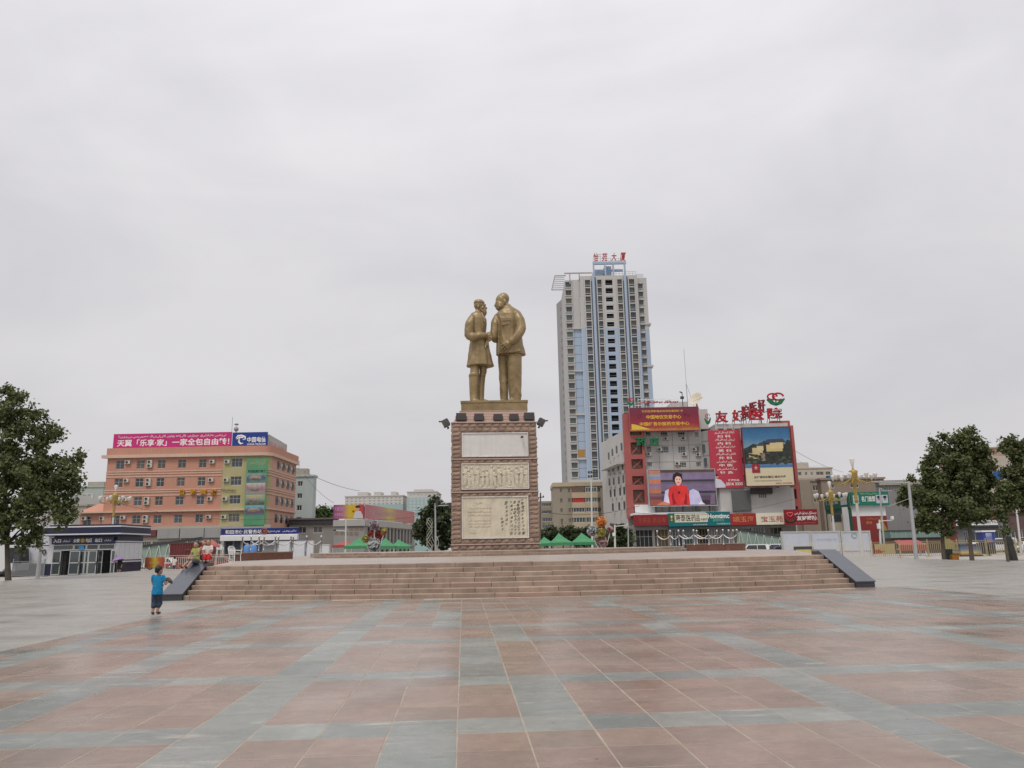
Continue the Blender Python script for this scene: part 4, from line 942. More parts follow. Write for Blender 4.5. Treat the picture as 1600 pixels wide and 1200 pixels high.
# right-hand set-back bay
uS0, uS1 = tu(945), tu(1018); hs = [(tu(960), tu(1002), z-1.9, z-.1) for z in rows()]
shell(tw, uS0, uS1+.9, ztop-.4, 22, hs, M_tb, 2.0, 'side_bay', .4)
for h in hs: window(tw, *h, 2.25, glaz(rr, [M_glass2, M_glass, M_glass3]), 3, 1, .07, M_tf, split=False, rail=.3)
bb = MB()
for h in hs: bb.box(h[0]-.2, h[1]+.2, 1.8, 2.0, h[3]+.02, h[3]+.2); bb.box(h[0]-.2, h[1]+.2, 1.8, 2.0, h[2]-.2, h[2]-.02)
for k in (5, 10, 15): z = z1r-FLH*k; bb.box(uS1-.8, uS1+1.6, 1.6, 8, z-.1, z+.5)
bb.build('side_cornices', M_tb, tw)['kind'] = 'stuff'
block(tw, tu(1004), uS1+.9, 1.93, 2.0, 0, zbl, M_tbl, 'side_facing'); block(tw, uS0, tu(958), 1.93, 2.0, 0, zbl, M_tbl, 'side_facing')
# blank panel bay with a cornice at every fifth floor, corner bay windows, flank
uP0, uP1 = tu(328), uL; block(tw, uP0, uP1, .6, 24, 0, ztop-1.2, M_tbl, 'panel_bay')
block(tw, uP0, uP1, .52, .6, zbl+.2, ztop-1.2, M_tb, 'panel_facing')
for k in range(0, 26, 5):
    z = zbl-FLH*k
    if z > 4: block(tw, tu(268), uP1, -.1, .62, z-.22, z+.28, M_tb, 'cornice')
for k in range(26):
    z = zbl-FLH*k
    if k % 5 and z > 4: block(tw, uP0+.05, uP1-.05, .565, .6, z-.04, z+.04, M_fin, 'panel_joint')
u, z = TW.uv(907, 708); block(tw, u-1.4, u+1.5, .5, .58, z-1.2, z+1.3, flat(170, 130, 60), 'brown_panel')
cb0, cb1 = tu(266), tu(320); hc = [(cb0, cb1, z-1.45, z+.35) for z in rows(0)]
cbm = MB(); holed(cbm, cb0-.15, uP0, 0, ztop-1.4, [(a, b_, c, d) for a, b_, c, d in hc], .2, .4); cbm.quad((cb0-.15, 24, 0), (cb0-.15, .2, 0), (cb0-.15, .2, ztop-1.4), (cb0-.15, 24, ztop-1.4)); cbm.build('corner_bay', M_tb, tw)
for h in hc: window(tw, *h, .3, glaz(rr, [M_glass2, M_glass, M_glass3]), 2, 1, .07, M_tf, split=False, rail=.3)
cs = MB()
for h in hc: cs.box(h[0]-.5, h[1]+.1, -.1, .2, h[3]+.08, h[3]+.3); cs.box(h[0]-.5, h[1]+.1, -.1, .2, h[2]-.3, h[2]-.06)
cs.build('corner_sills', M_tb, tw)['kind'] = 'stuff'
uf = TW.uv(869.5, 480, 26)[0]
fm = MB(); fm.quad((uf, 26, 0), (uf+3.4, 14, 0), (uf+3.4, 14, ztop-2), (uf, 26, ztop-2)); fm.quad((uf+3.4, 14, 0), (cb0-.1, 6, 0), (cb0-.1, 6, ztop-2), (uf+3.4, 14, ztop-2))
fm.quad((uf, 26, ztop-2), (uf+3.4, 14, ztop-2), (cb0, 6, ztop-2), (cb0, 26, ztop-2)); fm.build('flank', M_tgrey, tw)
for z in rows(1)[::1]:
    for (t, w) in ((.35, .8), (.82, .7)):
        x = uf+3.4*t; y = 26-12*t; q = MB(); q.add([(x, y-.08, z-.7), (x+.28*w, y-.08-1.0*w, z-.7), (x+.28*w, y-.08-1.0*w, z+.6), (x, y-.08, z+.6)], [(0, 1, 2, 3)]); q.build('flank_window', M_glass, tw)
rt_ = MB(); rt_.quad((uL, 0, ztop), (uR, 0, ztop), (uR, 24, ztop), (uL, 24, ztop)); rt_.quad((uR, 0, ztop-2), (uR, 24, ztop-2), (uR, 24, ztop), (uR, 0, ztop)); rt_.build('roof', M_conc, tw)
# roof frames
rf = MB(); zT = TW.z(950, 408.5); za = TW.z(950, 427)
for x in (520, 628, 704, 812): rf.box(tu(x, 420), tu(x+14, 420), 0.05, .8, za-1, zT)
rf.box(tu(518, 410), tu(830, 410), 0., .9, zT-.9, zT); rf.box(tu(540, 415), tu(810, 415), 3, 3.6, zT-2.6, zT-1.9); rf.build('roof_frame', M_tbl, tw)
block(tw, tu(526, 420), tu(625, 420), 2.5, 10, za-.5, zT-2.7, M_tbl, 'lift_house'); block(tw, tu(632, 420), tu(700, 420), 2.2, 9, za-.5, zT-1.0, M_tbl, 'lift_house')
r2 = MB(); zc = TW.z(880, 427)
r2.beam((tu(258), .1, zc), (tu(520), .1, zc), .4); r2.beam((tu(310), .1, zc), (tu(310), .1, ztop-3), .4); r2.beam((tu(400), .1, zc), (tu(400), .1, ztop-1), .4)
uu, zz = TW.uv(862, 453, 10); u2, z2 = TW.uv(867, 431, 10); u3, _ = TW.uv(884, 430, 10)
r2.beam((uu, 10, zz), (u2, 10, z2), .35); r2.beam((u2, 10, z2), (u3, 10, z2), .35); r2.beam((uu, 10, zz), (u3, 10, zz), .3)
for k in range(1, 7): t = k/7; r2.beam((uu+(u2-uu)*t, 10, zz+(z2-zz)*t), (u3-.5, 10, zz+(z2-zz)*t), .2)
r2.build('roof_pergola', mat('pergola', (.38, .35, .34), .8), tw)
for (x0, x1, y) in ((716, 935, .1), (948, 1012, 2.2)):
    q = MB(); u0, u1 = tu(x0), tu(x1); zr = ztop-(0 if y < 1 else .4)
    q.beam((u0, y, zr+1.4), (u1, y, zr+1.4), .08); q.beam((u0, y, zr+.7), (u1, y, zr+.7), .06)
    for i in range(8): x = u0+(u1-u0)*i/7; q.beam((x, y, zr), (x, y, zr+1.4), .08)
    q.build('roof_rail', M_steel, tw)
block(tw, cb0-1, uR+1, -.4, 20, 0, TW.z(950, 749), M_tb, 'podium')
ts = tag(empty('rooftop_letters', TW.w(0, .4, zT), TW.a), 'four red brush-style characters standing on the roof frame of the tower', 'sign')
M_letred = flat(176, 34, 44, name='red_letters', var=.15)
for ch, (x0, x1) in zip('怡苑大厦', ((518, 566), (600, 650), (688, 736), (770, 822))):
    a = TW.uv(840+x0/6, 403, .4)[0]; b_ = TW.uv(840+x1/6, 403, .4)[0]; lettering(ts, ch, a, b_, .25, TW.z(950, 394.5)-zT, 0, M_letred, .012, .12, slant=.1, name='character')
q = MB()
for x in (.1, .35, .6, .9): uu = tu(540)+(tu(810)-tu(540))*x; q.beam((uu, .1, 0), (uu, .1, 1.5), .08); q.beam((uu, .1, 1.2), (uu, 1.4, 0), .06)
q.beam((tu(530), .12, .45), (tu(815), .12, .45), .07); q.beam((tu(530), .12, 1.3), (tu(815), .12, 1.3), .07); q.build('letter_stand', M_grey, ts)
q = MB(); uu = tu(588, 400); q.beam((uu, 0, 0), (uu, 0, 3.4), .12); q.beam((uu-.8, 0, 3.0), (uu+.6, 0, 3.0), .1); q.beam((uu-.5, 0, 2.2), (uu+.5, 0, 2.2), .1); tag(q.build('roof_antenna', M_grey, None, TW.w(0, .8, zT), TW.a), 'small dark aerial among the red letters on the tower roof', 'antenna')

# ===== the screen building (clinic)
HP = Fr(1008, 152, 0); hp = thing('clinic_building', HP, 'white panelled six-storey clinic building with red corner frames', 'building')
M_hw = mat('clinic_panel_white', (.48, .465, .445), .7, .07, .2, streak=.16); M_hj = mat('panel_joint', (.2, .19, .18), .9)
M_hr = mat('clinic_red_frame', (.37, .10, .09), .7, .1, .4, streak=.1); M_beige = mat('clinic_beige', (.36, .34, .27), .8, .1, .3)
def H(zx, zy, off=0.): return HP.uv(930+zx/4.445, 600+zy/4.445, off)
hz0 = 0.
uA, uB = H(330, 450)[0], H(742, 450)[0]; zr1 = H(740, 172)[1]
wins = [(352, 384, 332, 366), (455, 500, 332, 368), (575, 622, 332, 368), (692, 717, 332, 368), (358, 386, 433, 478), (460, 508, 432, 478), (578, 625, 432, 478), (697, 722, 432, 478), (362, 394, 544, 575), (585, 632, 544, 580), (704, 735, 542, 575)]
hl = []
for (x0, x1, y0, y1) in wins: a = H(x0, y1); b_ = H(x1, y0); hl.append((a[0], b_[0], a[1], b_[1]))
shell(hp, uA, uB, zr1-1.2, 18, hl, M_hw, 0., 'front_wall', .2)
rr = random.Random(4)
for h in hl: window(hp, *h, .1, glaz(rr, [M_glass, M_glass3]), 3, 1, .055, rail=.33)
for (x, y) in ((490, 380), (612, 378), (372, 488), (447, 455), (618, 488), (686, 455), (714, 490), (570, 553)): u, z = H(x, y); ac(hp, u, z, 0, 1.15)
for y in (330, 425, 540): z = H(540, y)[1]; block(hp, uA, uB, -.03, 0, z-.03, z+.03, M_hj, 'panel_joint')
for x in (442, 540, 650): u = H(x, 450)[0]; block(hp, u-.03, u+.03, -.034, 0, 4, zr1-1.2, M_hj, 'panel_joint')
# the flank running back, with its windows
zf_ = H(205, 322)[1]; uF = H(205, 450)[0]; D0 = 0; fb = MB(); Q = HP.uv(943, 800, 19)[0]; K = (Q-uF)/19.
fb.quad((Q, 19, 0), (uF, 0, 0), (uF, 0, zf_), (Q, 19, zf_)); fb.quad((Q, 19, zf_), (uF, 0, zf_), (uA, 0, zf_), (uA, 19, zf_)); fb.quad((uF, 0, 0), (uA, 0, 0), (uA, 0, zf_), (uF, 0, zf_)); fb.quad((Q-14, 19, 0), (Q, 19, 0), (Q, 19, zf_), (Q-14, 19, zf_)) if False else None
fb.build('flank_wall', M_hw, hp)
M_dk = mat('dark_pane', (.035, .04, .045), .35, .3, spec=.2)
def fl_pt(t, z, out=.06): return (uF+K*19*t-out, 19*t-out*.1, z)
def flank_win(zx, zy, w=.03, h=.75):
    # find t along the flank from the image column
    best = min((abs(H(zx, 450, 19*t/100)[0]-(uF+K*19*t/100)), t/100) for t in range(101))[1]
    z = H(zx, zy, 19*best)[1]; q = MB(); a = fl_pt(best-w, z-h); b_ = fl_pt(best+w, z-h)
    q.add([b_, a, (a[0], a[1], z+h), (b_[0], b_[1], z+h)], [(0, 1, 2, 3)]); q.build('flank_window', M_dk, hp)
    q = MB(); m_ = fl_pt(best-w-.03, z-h-.5, .35); q.box(m_[0]-.2, m_[0]+.2, m_[1]-.3, m_[1]+.3, m_[2]-.22, m_[2]+.22); q.build('air_conditioner', M_ac, hp)
for (x, y) in ((92, 500), (118, 475), (150, 455), (185, 435), (88, 590), (118, 585), (155, 578), (185, 570), (90, 680), (118, 675), (155, 668), (186, 660), (95, 760), (122, 755), (160, 748), (188, 742), (105, 855), (150, 848), (185, 842)): flank_win(x, y)
cm = MB(); zc0 = H(160, 555)[1]
cm.prism([(fl_pt(.0, 0, .1)[0], 0), (fl_pt(.75, 0, .1)[0], 14.2), (fl_pt(.75, 0, 1.6)[0], 14.2), (fl_pt(0, 0, 1.6)[0], 0)][::-1], zc0, zc0+.5); cm.build('flank_canopy', M_hw, hp)
# red corner frame with crossed braces
def red_frame(x0, x1, ys, ytop, ybot, y):
    a, c = H(x0, 450, y)[0], H(x1, 450, y)[0]; zt_ = H(x0, ytop, y)[1]; zb_ = H(x0, ybot, y)[1]; w = (c-a)*.30
    f = MB(); f.box(a, a+w, y, y+1.6, zb_, zt_); f.box(c-w*.45, c, y, y+1.6, zb_, zt_-1.)
    prev = None
    for (y0, y1) in ys:
        z0, z1 = H((x0+x1)/2, y1, y)[1], H((x0+x1)/2, y0, y)[1]; f.box(a+w, c-w*.45, y+.002, y+1.5, z0, z1)
        if prev: 
            f.beam((a+w, y+.6, z1), (c-w*.45, y+.6, prev), .25); f.beam((a+w, y+.62, prev), (c-w*.45, y+.62, z1), .12)
        prev = z0
    f.build('red_frame', M_hr, hp)
    q = MB(); q.quad((a+w, y+1.55, zb_), (c-w*.45, y+1.55, zb_), (c-w*.45, y+1.55, zt_-1), (a+w, y+1.55, zt_-1)); q.build('frame_back', M_beige, hp)
red_frame(205, 345, [(355, 405), (490, 522), (590, 640), (700, 735), (830, 850)], 205, 935, -1.6)
red_frame(1240, 1390, [(255, 300), (700, 730), (800, 850)], 255, 880, -1.6)
# angled recess and right-hand block
ur0, ur1 = uB, H(815, 450)[0]; zr2 = H(780, 330)[1]
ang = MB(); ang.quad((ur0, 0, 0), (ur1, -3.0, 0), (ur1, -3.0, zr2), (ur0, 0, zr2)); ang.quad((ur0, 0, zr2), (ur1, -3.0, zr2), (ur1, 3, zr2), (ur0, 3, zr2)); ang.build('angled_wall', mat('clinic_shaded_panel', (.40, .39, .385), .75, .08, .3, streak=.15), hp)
for y in (400, 500): z = H(780, y)[1]; q = MB(); q.beam((ur0+.0, -.03, z), (ur1, -3.03, z), .06); q.build('panel_joint', M_hj, hp)
for (x, y) in ((752, 450), (790, 430), (756, 545), (795, 540), (765, 635)):
    t = (x-742)/(815-742); u = ur0+(ur1-ur0)*t; z = H(x, y)[1]; q = MB(); q.add([(u-.35, -3*t-.02+.0, z-.8), (u+.35, -3*t-.35, z-.8), (u+.35, -3*t-.35, z+.8), (u-.35, -3*t-.02, z+.8)], [(0, 1, 2, 3)]); q.build('angled_window', M_glass, hp)
uC, uD = ur1, H(1352, 450, -3)[0]; zr3 = H(900, 278, -3)[1]
wr = [(1003, 1045, 390, 432), (1005, 1050, 508, 556), (1010, 1055, 628, 675), (1135, 1190, 755, 792)]; hr_ = []
for (x0, x1, y0, y1) in wr: a = H(x0, y1, -3); b_ = H(x1, y0, -3); hr_.append((a[0], b_[0], a[1], b_[1]))
shell(hp, uC, uD, zr3, 20, hr_, M_hw, -3., 'right_wall', .2)
for h in hr_: window(hp, *h, -2.9, glaz(rr, [M_glass, M_glass3]), 4, 1, .06, rail=.4)
for y in (310, 385, 500, 610): z = H(1000, y, -3)[1]; block(hp, uC, uD, -3.03, -3., z-.03, z+.03, M_hj, 'panel_joint')
for x in (890, 960): u = H(x, 300, -3)[0]; block(hp, u-.03, u+.03, -3.034, -3., zr3-3, zr3, M_hj, 'panel_joint')
q = MB()
for x in (870, 930, 985, 1040): u = H(x, 300, -3)[0]; q.box(u-.5, u+.5, -3.04, -2.98, H(x, 318, -3)[1]-.4, H(x, 318, -3)[1]+.25)
q.build('high_windows', M_glass, hp)['kind'] = 'stuff'
block(hp, H(712, 200)[0], H(785, 200)[0], .5, 8, zr1-4, H(740, 172)[1], M_hw, 'stair_house'); block(hp, H(575, 140)[0], H(690, 140)[0], 6, 12, zr1-2, H(640, 122, 6)[1], M_tb, 'lift_house')
block(hp, H(700, 450, -1)[0], H(960, 450, -1)[0], -1.2, 0, H(800, 905)[1], H(800, 828)[1], M_hw, 'porch_box'); block(hp, H(265, 840)[0], H(400, 840)[0], -1.8, 0, H(300, 905)[1], H(300, 842)[1], M_white, 'porch_box')
block(hp, H(960, 830, -4)[0], H(1090, 830, -4)[0], -3.4, -3.02, H(1000, 880, -4)[1], H(1000, 738, -4)[1], mat('shop_grey', (.12, .12, .12), .8), 'dark_bay'); block(hp, H(1085, 740, -3.6)[0], H(1232, 740, -3.6)[0], -3.6, -3.02, H(1150, 762, -3.6)[1], H(1150, 722, -3.6)[1], mat('dark_awning', (.07, .055, .05), .8), 'awning')
# ground-floor shops
zs = H(600, 985, -6)[1]; us0, us1 = H(262, 950, -6)[0], H(1390, 950, -6)[0]
sh = MB(); holes = []
for (x0, x1) in ((280, 398), (410, 505), (512, 605), (612, 694), (700, 785), (790, 870), (876, 935), (950, 1000), (1010, 1090), (1100, 1170), (1180, 1300)):
    a = H(x0, 1010, -6)[0]; b_ = H(x1, 1010, -6)[0]; holes.append((a, b_, .15, zs-.6))
shell(hp, us0, us1, H(600, 985, -6)[1]+.3, 6, holes, mat('shop_front', (.2, .19, .18), .7, .2, .5), -6., 'shop_wall', .4)
for i, h in enumerate(holes):
    window(hp, *h, -5.75, [M_black, M_glass3, M_glass, M_glass2][i % 4], 4, 1, .09, [M_grey, M_gold, M_frame][i % 3], rail=.72)
block(hp, H(262, 830, -6)[0], H(940, 880, -6)[0], -5.9, 0, H(600, 905, -6)[1], H(600, 890, -6)[1], M_white, 'shop_roof')

# billboards and signs on the clinic
def HPs(name, label, zx0, zy0, zx1, zy1, y, m, frame=None, thick=.3, cat='sign', group=None):
    a = H(zx0, zy1, y); b_ = H(zx1, zy0, y); return sign(name, HP, label, cat, (a[0], b_[0], a[1], b_[1]), y, m, thick, frame, group)
def sheet(parent, w, h, pts, m, y, name='print'):                 # flat printed area in fractions of the panel
    b = MB(); b.poly([(w*x, y, h*z) for x, z in pts]); return b.build(name, m, parent)
def grad_mat(name, stops, axis='Z', nz=.12, scale=.6, emit=0.):
    """printed colour wash running across a panel (its real ink, not light)"""
    m = bpy.data.materials.new(name); m.use_nodes = True; N, L = nodes_of(m.node_tree)
    o = N('ShaderNodeOutputMaterial'); b = N('ShaderNodeBsdfPrincipled', ins={'Roughness': .55}); L(b.outputs[0], o.inputs[0])
    tc = N('ShaderNodeTexCoord'); sp = N('ShaderNodeSeparateXYZ'); L(tc.outputs['Generated'], sp.inputs[0])
    n = N('ShaderNodeTexNoise', ins={'Scale': scale, 'Detail': 4.}); L(tc.outputs['Object'], n.inputs['Vector'])
    a = N('ShaderNodeMath', operation='MULTIPLY_ADD', ins={1: nz*2, 2: -nz}); L(n.outputs[0], a.inputs[0]); s = N('ShaderNodeMath', operation='ADD'); L(a.outputs[0], s.inputs[0]); L(sp.outputs[axis], s.inputs[1])
    r = N('ShaderNodeValToRGB'); L(s.outputs[0], r.inputs[0]); el = r.color_ramp.elements
    while len(el) < len(stops): el.new(.5)
    for e_, (p, c) in zip(el, stops): e_.position = p; e_.color = (*srgb(*c, .9), 1)
    L(r.outputs[0], b.inputs['Base Color'])
    if emit: L(r.outputs[0], b.inputs['Emission Color']); b.inputs['Emission Strength'].default_value = emit
    return m
M_yel = flat(240, 190, 60, name='yellow_letters'); M_pale_let = flat(240, 235, 230, name='white_letters', k=.95)
e, w, h = HPs('billboard', 'crimson and gold billboard with three lines of yellow characters on the clinic roof', 245, 160, 712, 325, -2.4, grad_mat('crimson_print', [(0, (186, 140, 60)), (.1, (170, 80, 52)), (.26, (156, 40, 58)), (.7, (126, 34, 60)), (1, (120, 44, 70))]), M_hr, .5)
lettering(e, '热烈祝贺新疆和田地区医院技术', w*.18, w*.78, h*.80, h*.90, -.02, M_yel, .01, fit=True); lettering(e, '中国地饮交易中心', w*.24, w*.75, h*.50, h*.68, -.02, M_yel, .02); lettering(e, '中国维吾尔医药交易中心', w*.14, w*.86, h*.20, h*.37, -.02, M_yel, .02)
sheet(e, w, h, [(.02, .04), (.3, .04), (.1, .25), (.02, .3)], flat(226, 196, 70), -.012)
rr = random.Random(2)
for i in range(26):
    a = rr.uniform(0, 6.28); cx_, cz_, r0, r1 = (.14, .66, .03, .13) if i < 13 else (.83, .66, .02, .15); q = MB()
    q.beam((w*(cx_+r0*.35*math.cos(a)), -.015, h*(cz_+r0*math.sin(a)*1.2)), (w*(cx_+r1*.35*math.cos(a)), -.015, h*(cz_+r1*math.sin(a)*1.2)), .06, .006); q.build('firework_print', flat(200, 90, 130), e)
for x in (.05, .5, .95): block(e, w*x-.1, w*x+.1, .5, 2.4, h*.0, h*.9, M_dark, 'strut')
# green pharmacy letters
e = tag(empty('pharmacy_letters', HP.w(0, -1.9, 0), HP.a), 'two green characters mounted beside the red corner frame under the crimson billboard', 'sign')
M_green = flat(30, 110, 70, name='green_letters', var=.15)
for ch, (x0, x1) in zip('药店', ((285, 348), (378, 440))): a = H(x0, 430, -1.9); b_ = H(x1, 370, -1.9); lettering(e, ch, a[0], b_[0], a[1], b_[1], 0, M_green, .025, .25, name='character')
# the big video screen
e, w, h = HPs('video_screen', 'large lit video screen showing a seated woman in red', 380, 590, 832, 848, -4.0, M_dark, mat('screen_frame', (.42, .43, .45), .5), .9, 'screen')
e.rotation_euler = (0, 0, HP.a+R(2.2))
def scr(pts, c, y, nm='picture', em=.75): return sheet(e, w, h, pts, mat('screen_%d_%d_%d' % c, srgb(*c, .55), .4, .25, .5, emit=em), y, nm)
scr([(.005, .01), (.995, .01), (.995, .99), (.005, .99)], (105, 95, 110), -.02)
for (a, b_, c) in ((.02, .14, (60, 44, 52)), (.14, .27, (88, 72, 92)), (.34, .40, (60, 50, 66)), (.40, .60, (122, 104, 132)), (.66, .72, (64, 54, 70)), (.72, .92, (128, 112, 140)), (.92, .99, (90, 70, 60))): scr([(.18, a), (.995, a), (.995, b_), (.18, b_)], c, -.026)
for (a, b_, c) in ((.02, .17, (150, 84, 72)), (.17, .26, (112, 66, 80)), (.26, .36, (130, 90, 100)), (.36, .47, (180, 116, 82)), (.47, .54, (160, 120, 130)), (.54, .62, (140, 112, 146)), (.62, .75, (190, 116, 86)), (.75, .82, (120, 140, 166)), (.82, .88, (150, 150, 160)), (.88, .99, (184, 122, 100))): scr([(.005, a), (.18, a), (.18, b_), (.005, b_)], c, -.03)
scr([(.20, .02), (.24, .42), (.32, .48), (.36, .3), (.38, .02)], (205, 200, 226), -.034); scr([(.58, .02), (.60, .4), (.66, .46), (.74, .38), (.80, .02)], (196, 190, 222), -.034)
scr([(.10, .02), (.2, .13), (.3, .06), (.3, .02)], (200, 120, 90), -.037); scr([(.72, .02), (.76, .12), (.83, .02)], (230, 226, 240), -.037); scr([(.90, .03), (.92, .3), (.97, .3), (.985, .03)], (120, 100, 120), -.037)
scr([(.30, .02), (.28, .30), (.30, .50), (.38, .57), (.44, .58), (.50, .58), (.57, .52), (.595, .28), (.60, .02)], (214, 52, 50), -.041, 'dress')
scr([(.345, .02), (.33, .28), (.36, .40), (.37, .2), (.4, .06)], (150, 24, 34), -.045); scr([(.555, .02), (.565, .26), (.545, .38), (.53, .2), (.5, .06)], (150, 24, 34), -.045)
scr([(.42, .56), (.42, .66), (.46, .68), (.46, .56)], (226, 176, 160), -.047)
def ell(cx_, cz, rx, rz, n=20): return [(cx_+rx*math.cos(2*math.pi*k/n), cz+rz*math.sin(2*math.pi*k/n)) for k in range(n)]
scr(ell(.435, .755, .075, .16), (36, 26, 30), -.049, 'hair'); scr(ell(.445, .70, .05, .125), (232, 182, 166), -.053, 'face')
scr([(.375, .80), (.43, .82), (.50, .79), (.51, .88), (.43, .93), (.375, .88)], (36, 26, 30), -.057, 'fringe')
for x in (.425, .467): scr(ell(x, .735, .010, .014, 10), (50, 34, 34), -.059, 'eye')
scr(ell(.446, .635, .018, .014, 12), (196, 60, 70), -.059, 'mouth'); scr(ell(.445, .36, .02, .04, 8), (110, 20, 30), -.047)
for x in (.1, .3, .5, .7, .9): block(e, w*x-.12, w*x+.12, .1, .7, -1.3, 0, M_dark, 'leg')
# red vertical banner
e, w, h = HPs('vertical_banner', 'tall red banner listing departments in white characters on the clinic wall', 812, 318, 1003, 725, -3.5, flat(188, 60, 78, name='banner_red'), None, .3)
ug = ['ئاياللار كېسەللىكلىرى', 'ئىچكى كېسەللىكلەر', 'ئەرلەر كېسەللىكلىرى', 'تاشقى كېسەللىكلەر', 'جۇڭيى تېبابىتى', 'يىڭنە سانجىش']
for i, (t, c) in enumerate(zip(ug, ['妇 科', '内 科', '男 科', '外 科', '中 医', '针 灸'])):
    z = 1-.02-.125*i; lettering(e, t, w*.2, w*.82, h*(z-.05), h*(z-.0), -.02, M_pale_let, .012, rtl=True); lettering(e, c, w*.28, w*.7, h*(z-.112), h*(z-.065), -.02, M_pale_let, .012)
lettering(e, '健康热线', w*.52, w*.86, h*.115, h*.15, -.02, M_pale_let, .02); lettering(e, '2516 3333', w*.44, w*.96, h*.045, h*.095, -.02, M_pale_let, .03)
sheet(e, w, h, [(.03, .01), (.05, .13), (.14, .17), (.3, .14), (.42, .06), (.42, .01)], flat(214, 214, 226), -.02, 'doctor_coat'); sheet(e, w, h, ell(.17, .205, .06, .03), flat(206, 160, 140), -.024, 'doctor_face'); sheet(e, w, h, ell(.16, .222, .07, .018), flat(40, 34, 36), -.028, 'doctor_hair')
# villa billboard
e, w, h = HPs('billboard', 'tall billboard picturing cream villas among dark trees under blue sky', 1052, 300, 1340, 708, -5.2, flat(216, 204, 172, name='villa_cream'), flat(120, 40, 50), .8)
e.rotation_euler = (0, 0, HP.a-R(3))
sheet(e, w, h, [(0, .30), (1, .30), (1, 1), (0, 1)], grad_mat('villa_sky', [(0, (150, 170, 180)), (.45, (130, 160, 180)), (.75, (64, 120, 160)), (1, (40, 92, 140))]), -.012)
M_tree_p = mat('printed_trees', srgb(46, 52, 46), .6, .7, 1.2)
sheet(e, w, h, [(0, .33), (1, .33), (1, .76), (.93, .78), (.88, .70), (.74, .70), (.6, .74), (.44, .77), (.36, .70), (.2, .72), (.1, .67), (0, .64)], M_tree_p, -.018)
sheet(e, w, h, [(0, .31), (1, .31), (1, .37), (.7, .385), (.4, .36), (0, .38)], grad_mat('villa_pond', [(0, (52, 110, 170)), (1, (110, 140, 160))]), -.024)
for (a, b_, c, d, cc) in ((.1, .3, .46, .56, (196, 176, 130)), (.18, .40, .52, .65, (206, 186, 140)), (.28, .42, .6, .70, (214, 196, 150)), (.48, .82, .58, .70, (208, 184, 130)), (.56, .84, .63, .75, (216, 196, 146)), (.36, .44, .42, .55, (150, 130, 110))): sheet(e, w, h, [(a, c), (b_, c), (b_, d), (a, d)], flat(*cc), -.03-.0005*a)
for (a, b_, c) in ((.3, .44, .71), (.46, .66, .76), (.56, .88, .765)): sheet(e, w, h, [(a-.03, c-.03), (b_+.03, c-.03), (b_-.04, c+.035), (a+.05, c+.03)], flat(66, 74, 92), -.036-.001*a)
rr = random.Random(9)
for i in range(34):
    x, z = rr.uniform(.03, .97), rr.uniform(.36, .56); sheet(e, w, h, ell(x, z, rr.uniform(.02, .06), rr.uniform(.012, .03), 9), flat(*rr.choice([(58, 70, 56), (40, 46, 44), (84, 92, 74), (70, 60, 62)])), -.044-.0004*i, 'shrub_print')
sheet(e, w, h, [(.14, .22), (.31, .22), (.31, .37), (.14, .37)], flat(150, 44, 58), -.062); lettering(e, '★', w*.18, w*.27, h*.27, h*.35, -.066, flat(220, 170, 150), 0)
lettering(e, '友好国际别墅区·盛世开盘', w*.17, w*.84, h*.125, h*.165, -.02, flat(70, 52, 44), .02); lettering(e, '和田市最高品质的花园社区', w*.17, w*.75, h*.07, h*.09, -.02, flat(110, 90, 80), .0); lettering(e, '0903 2025555', w*.62, w*.96, h*.02, h*.045, -.02, flat(180, 50, 50), .02)
for x in (.25, .6, .9): q = MB(); q.beam((w*x, -.0, -.02), (w*x, -1.2, -.35), .08); q.box(w*x-.25, w*x+.25, -1.5, -1.1, -.55, -.3); q.build('lamp_arm', M_dark, e)
# roof letters of the clinic with bud emblems
e = tag(empty('rooftop_letters', HP.w(0, -3.2, 0), HP.a), 'four large red characters on the clinic roof edge above the red banner', 'sign')
for ch, (x0, x1, y0, y1) in zip('友好医院', ((838, 918, 268, 188), (955, 1040, 262, 180), (1072, 1165, 250, 176), (1200, 1292, 242, 164))):
    a = H(x0, y0, -3.2); b_ = H(x1, y1, -3.2); lettering(e, ch, a[0], b_[0], a[1], b_[1], 0, M_letred, .02, .3, name='character')
    q = MB()
    for x in (a[0]+.4, b_[0]-.4): q.beam((x, .3, zr3-.2), (x, .3, b_[1]-.3), .1); q.beam((x, .3, b_[1]-.6), (x, 2.2, zr3), .08)
    q.beam((a[0], .3, a[1]+.3), (b_[0], .3, a[1]+.3), .1); q.build('letter_stand', M_dark, e)
def bud(zx0, zx1, zy0, zy1, y, label, two=False):
    a = H(zx0, zy1, y); b_ = H(zx1, zy0, y); e = tag(empty('bud_emblem', HP.w(a[0], y, a[1]), HP.a), label, 'sign'); w, h = b_[0]-a[0], b_[1]-a[1]
    for nm, pts, m in (('leaf', [(.45, 0), (.2, .12), (.0, .45), (.02, .55), (.3, .42), (.48, .2)], M_green), ('leaf', [(.55, 0), (.8, .12), (1., .48), (.98, .6), (.7, .42), (.52, .2)], M_green)):
        q = MB(); q.slab([(x*w, z*h) for x, z in (pts if nm != 'leaf' or pts[0][0] > .5 else pts[::-1])], -.12, .12); q.build(nm, m, e)
    for k, (cx_, r) in enumerate(((.33, .27), (.64, .3)) if two else ((.38, .2), (.62, .22))):
        q = MB(); q.tube([(w*(cx_+r*math.cos(t/14*2*math.pi)), 0, h*(.72+r*.9*math.sin(t/14*2*math.pi))) for t in range(13 if two else 14)], w*.05, 6); q.build('petal', M_letred, e)
    q = MB(); q.tube([(w*.5, 0, 0), (w*.5, 0, h*.5)], w*.04, 6); q.build('stem', M_green, e)
    if two: lettering(e, '+', w*.3, w*.5, h*.6, h*.82, -.1, M_letred, .05, .1)
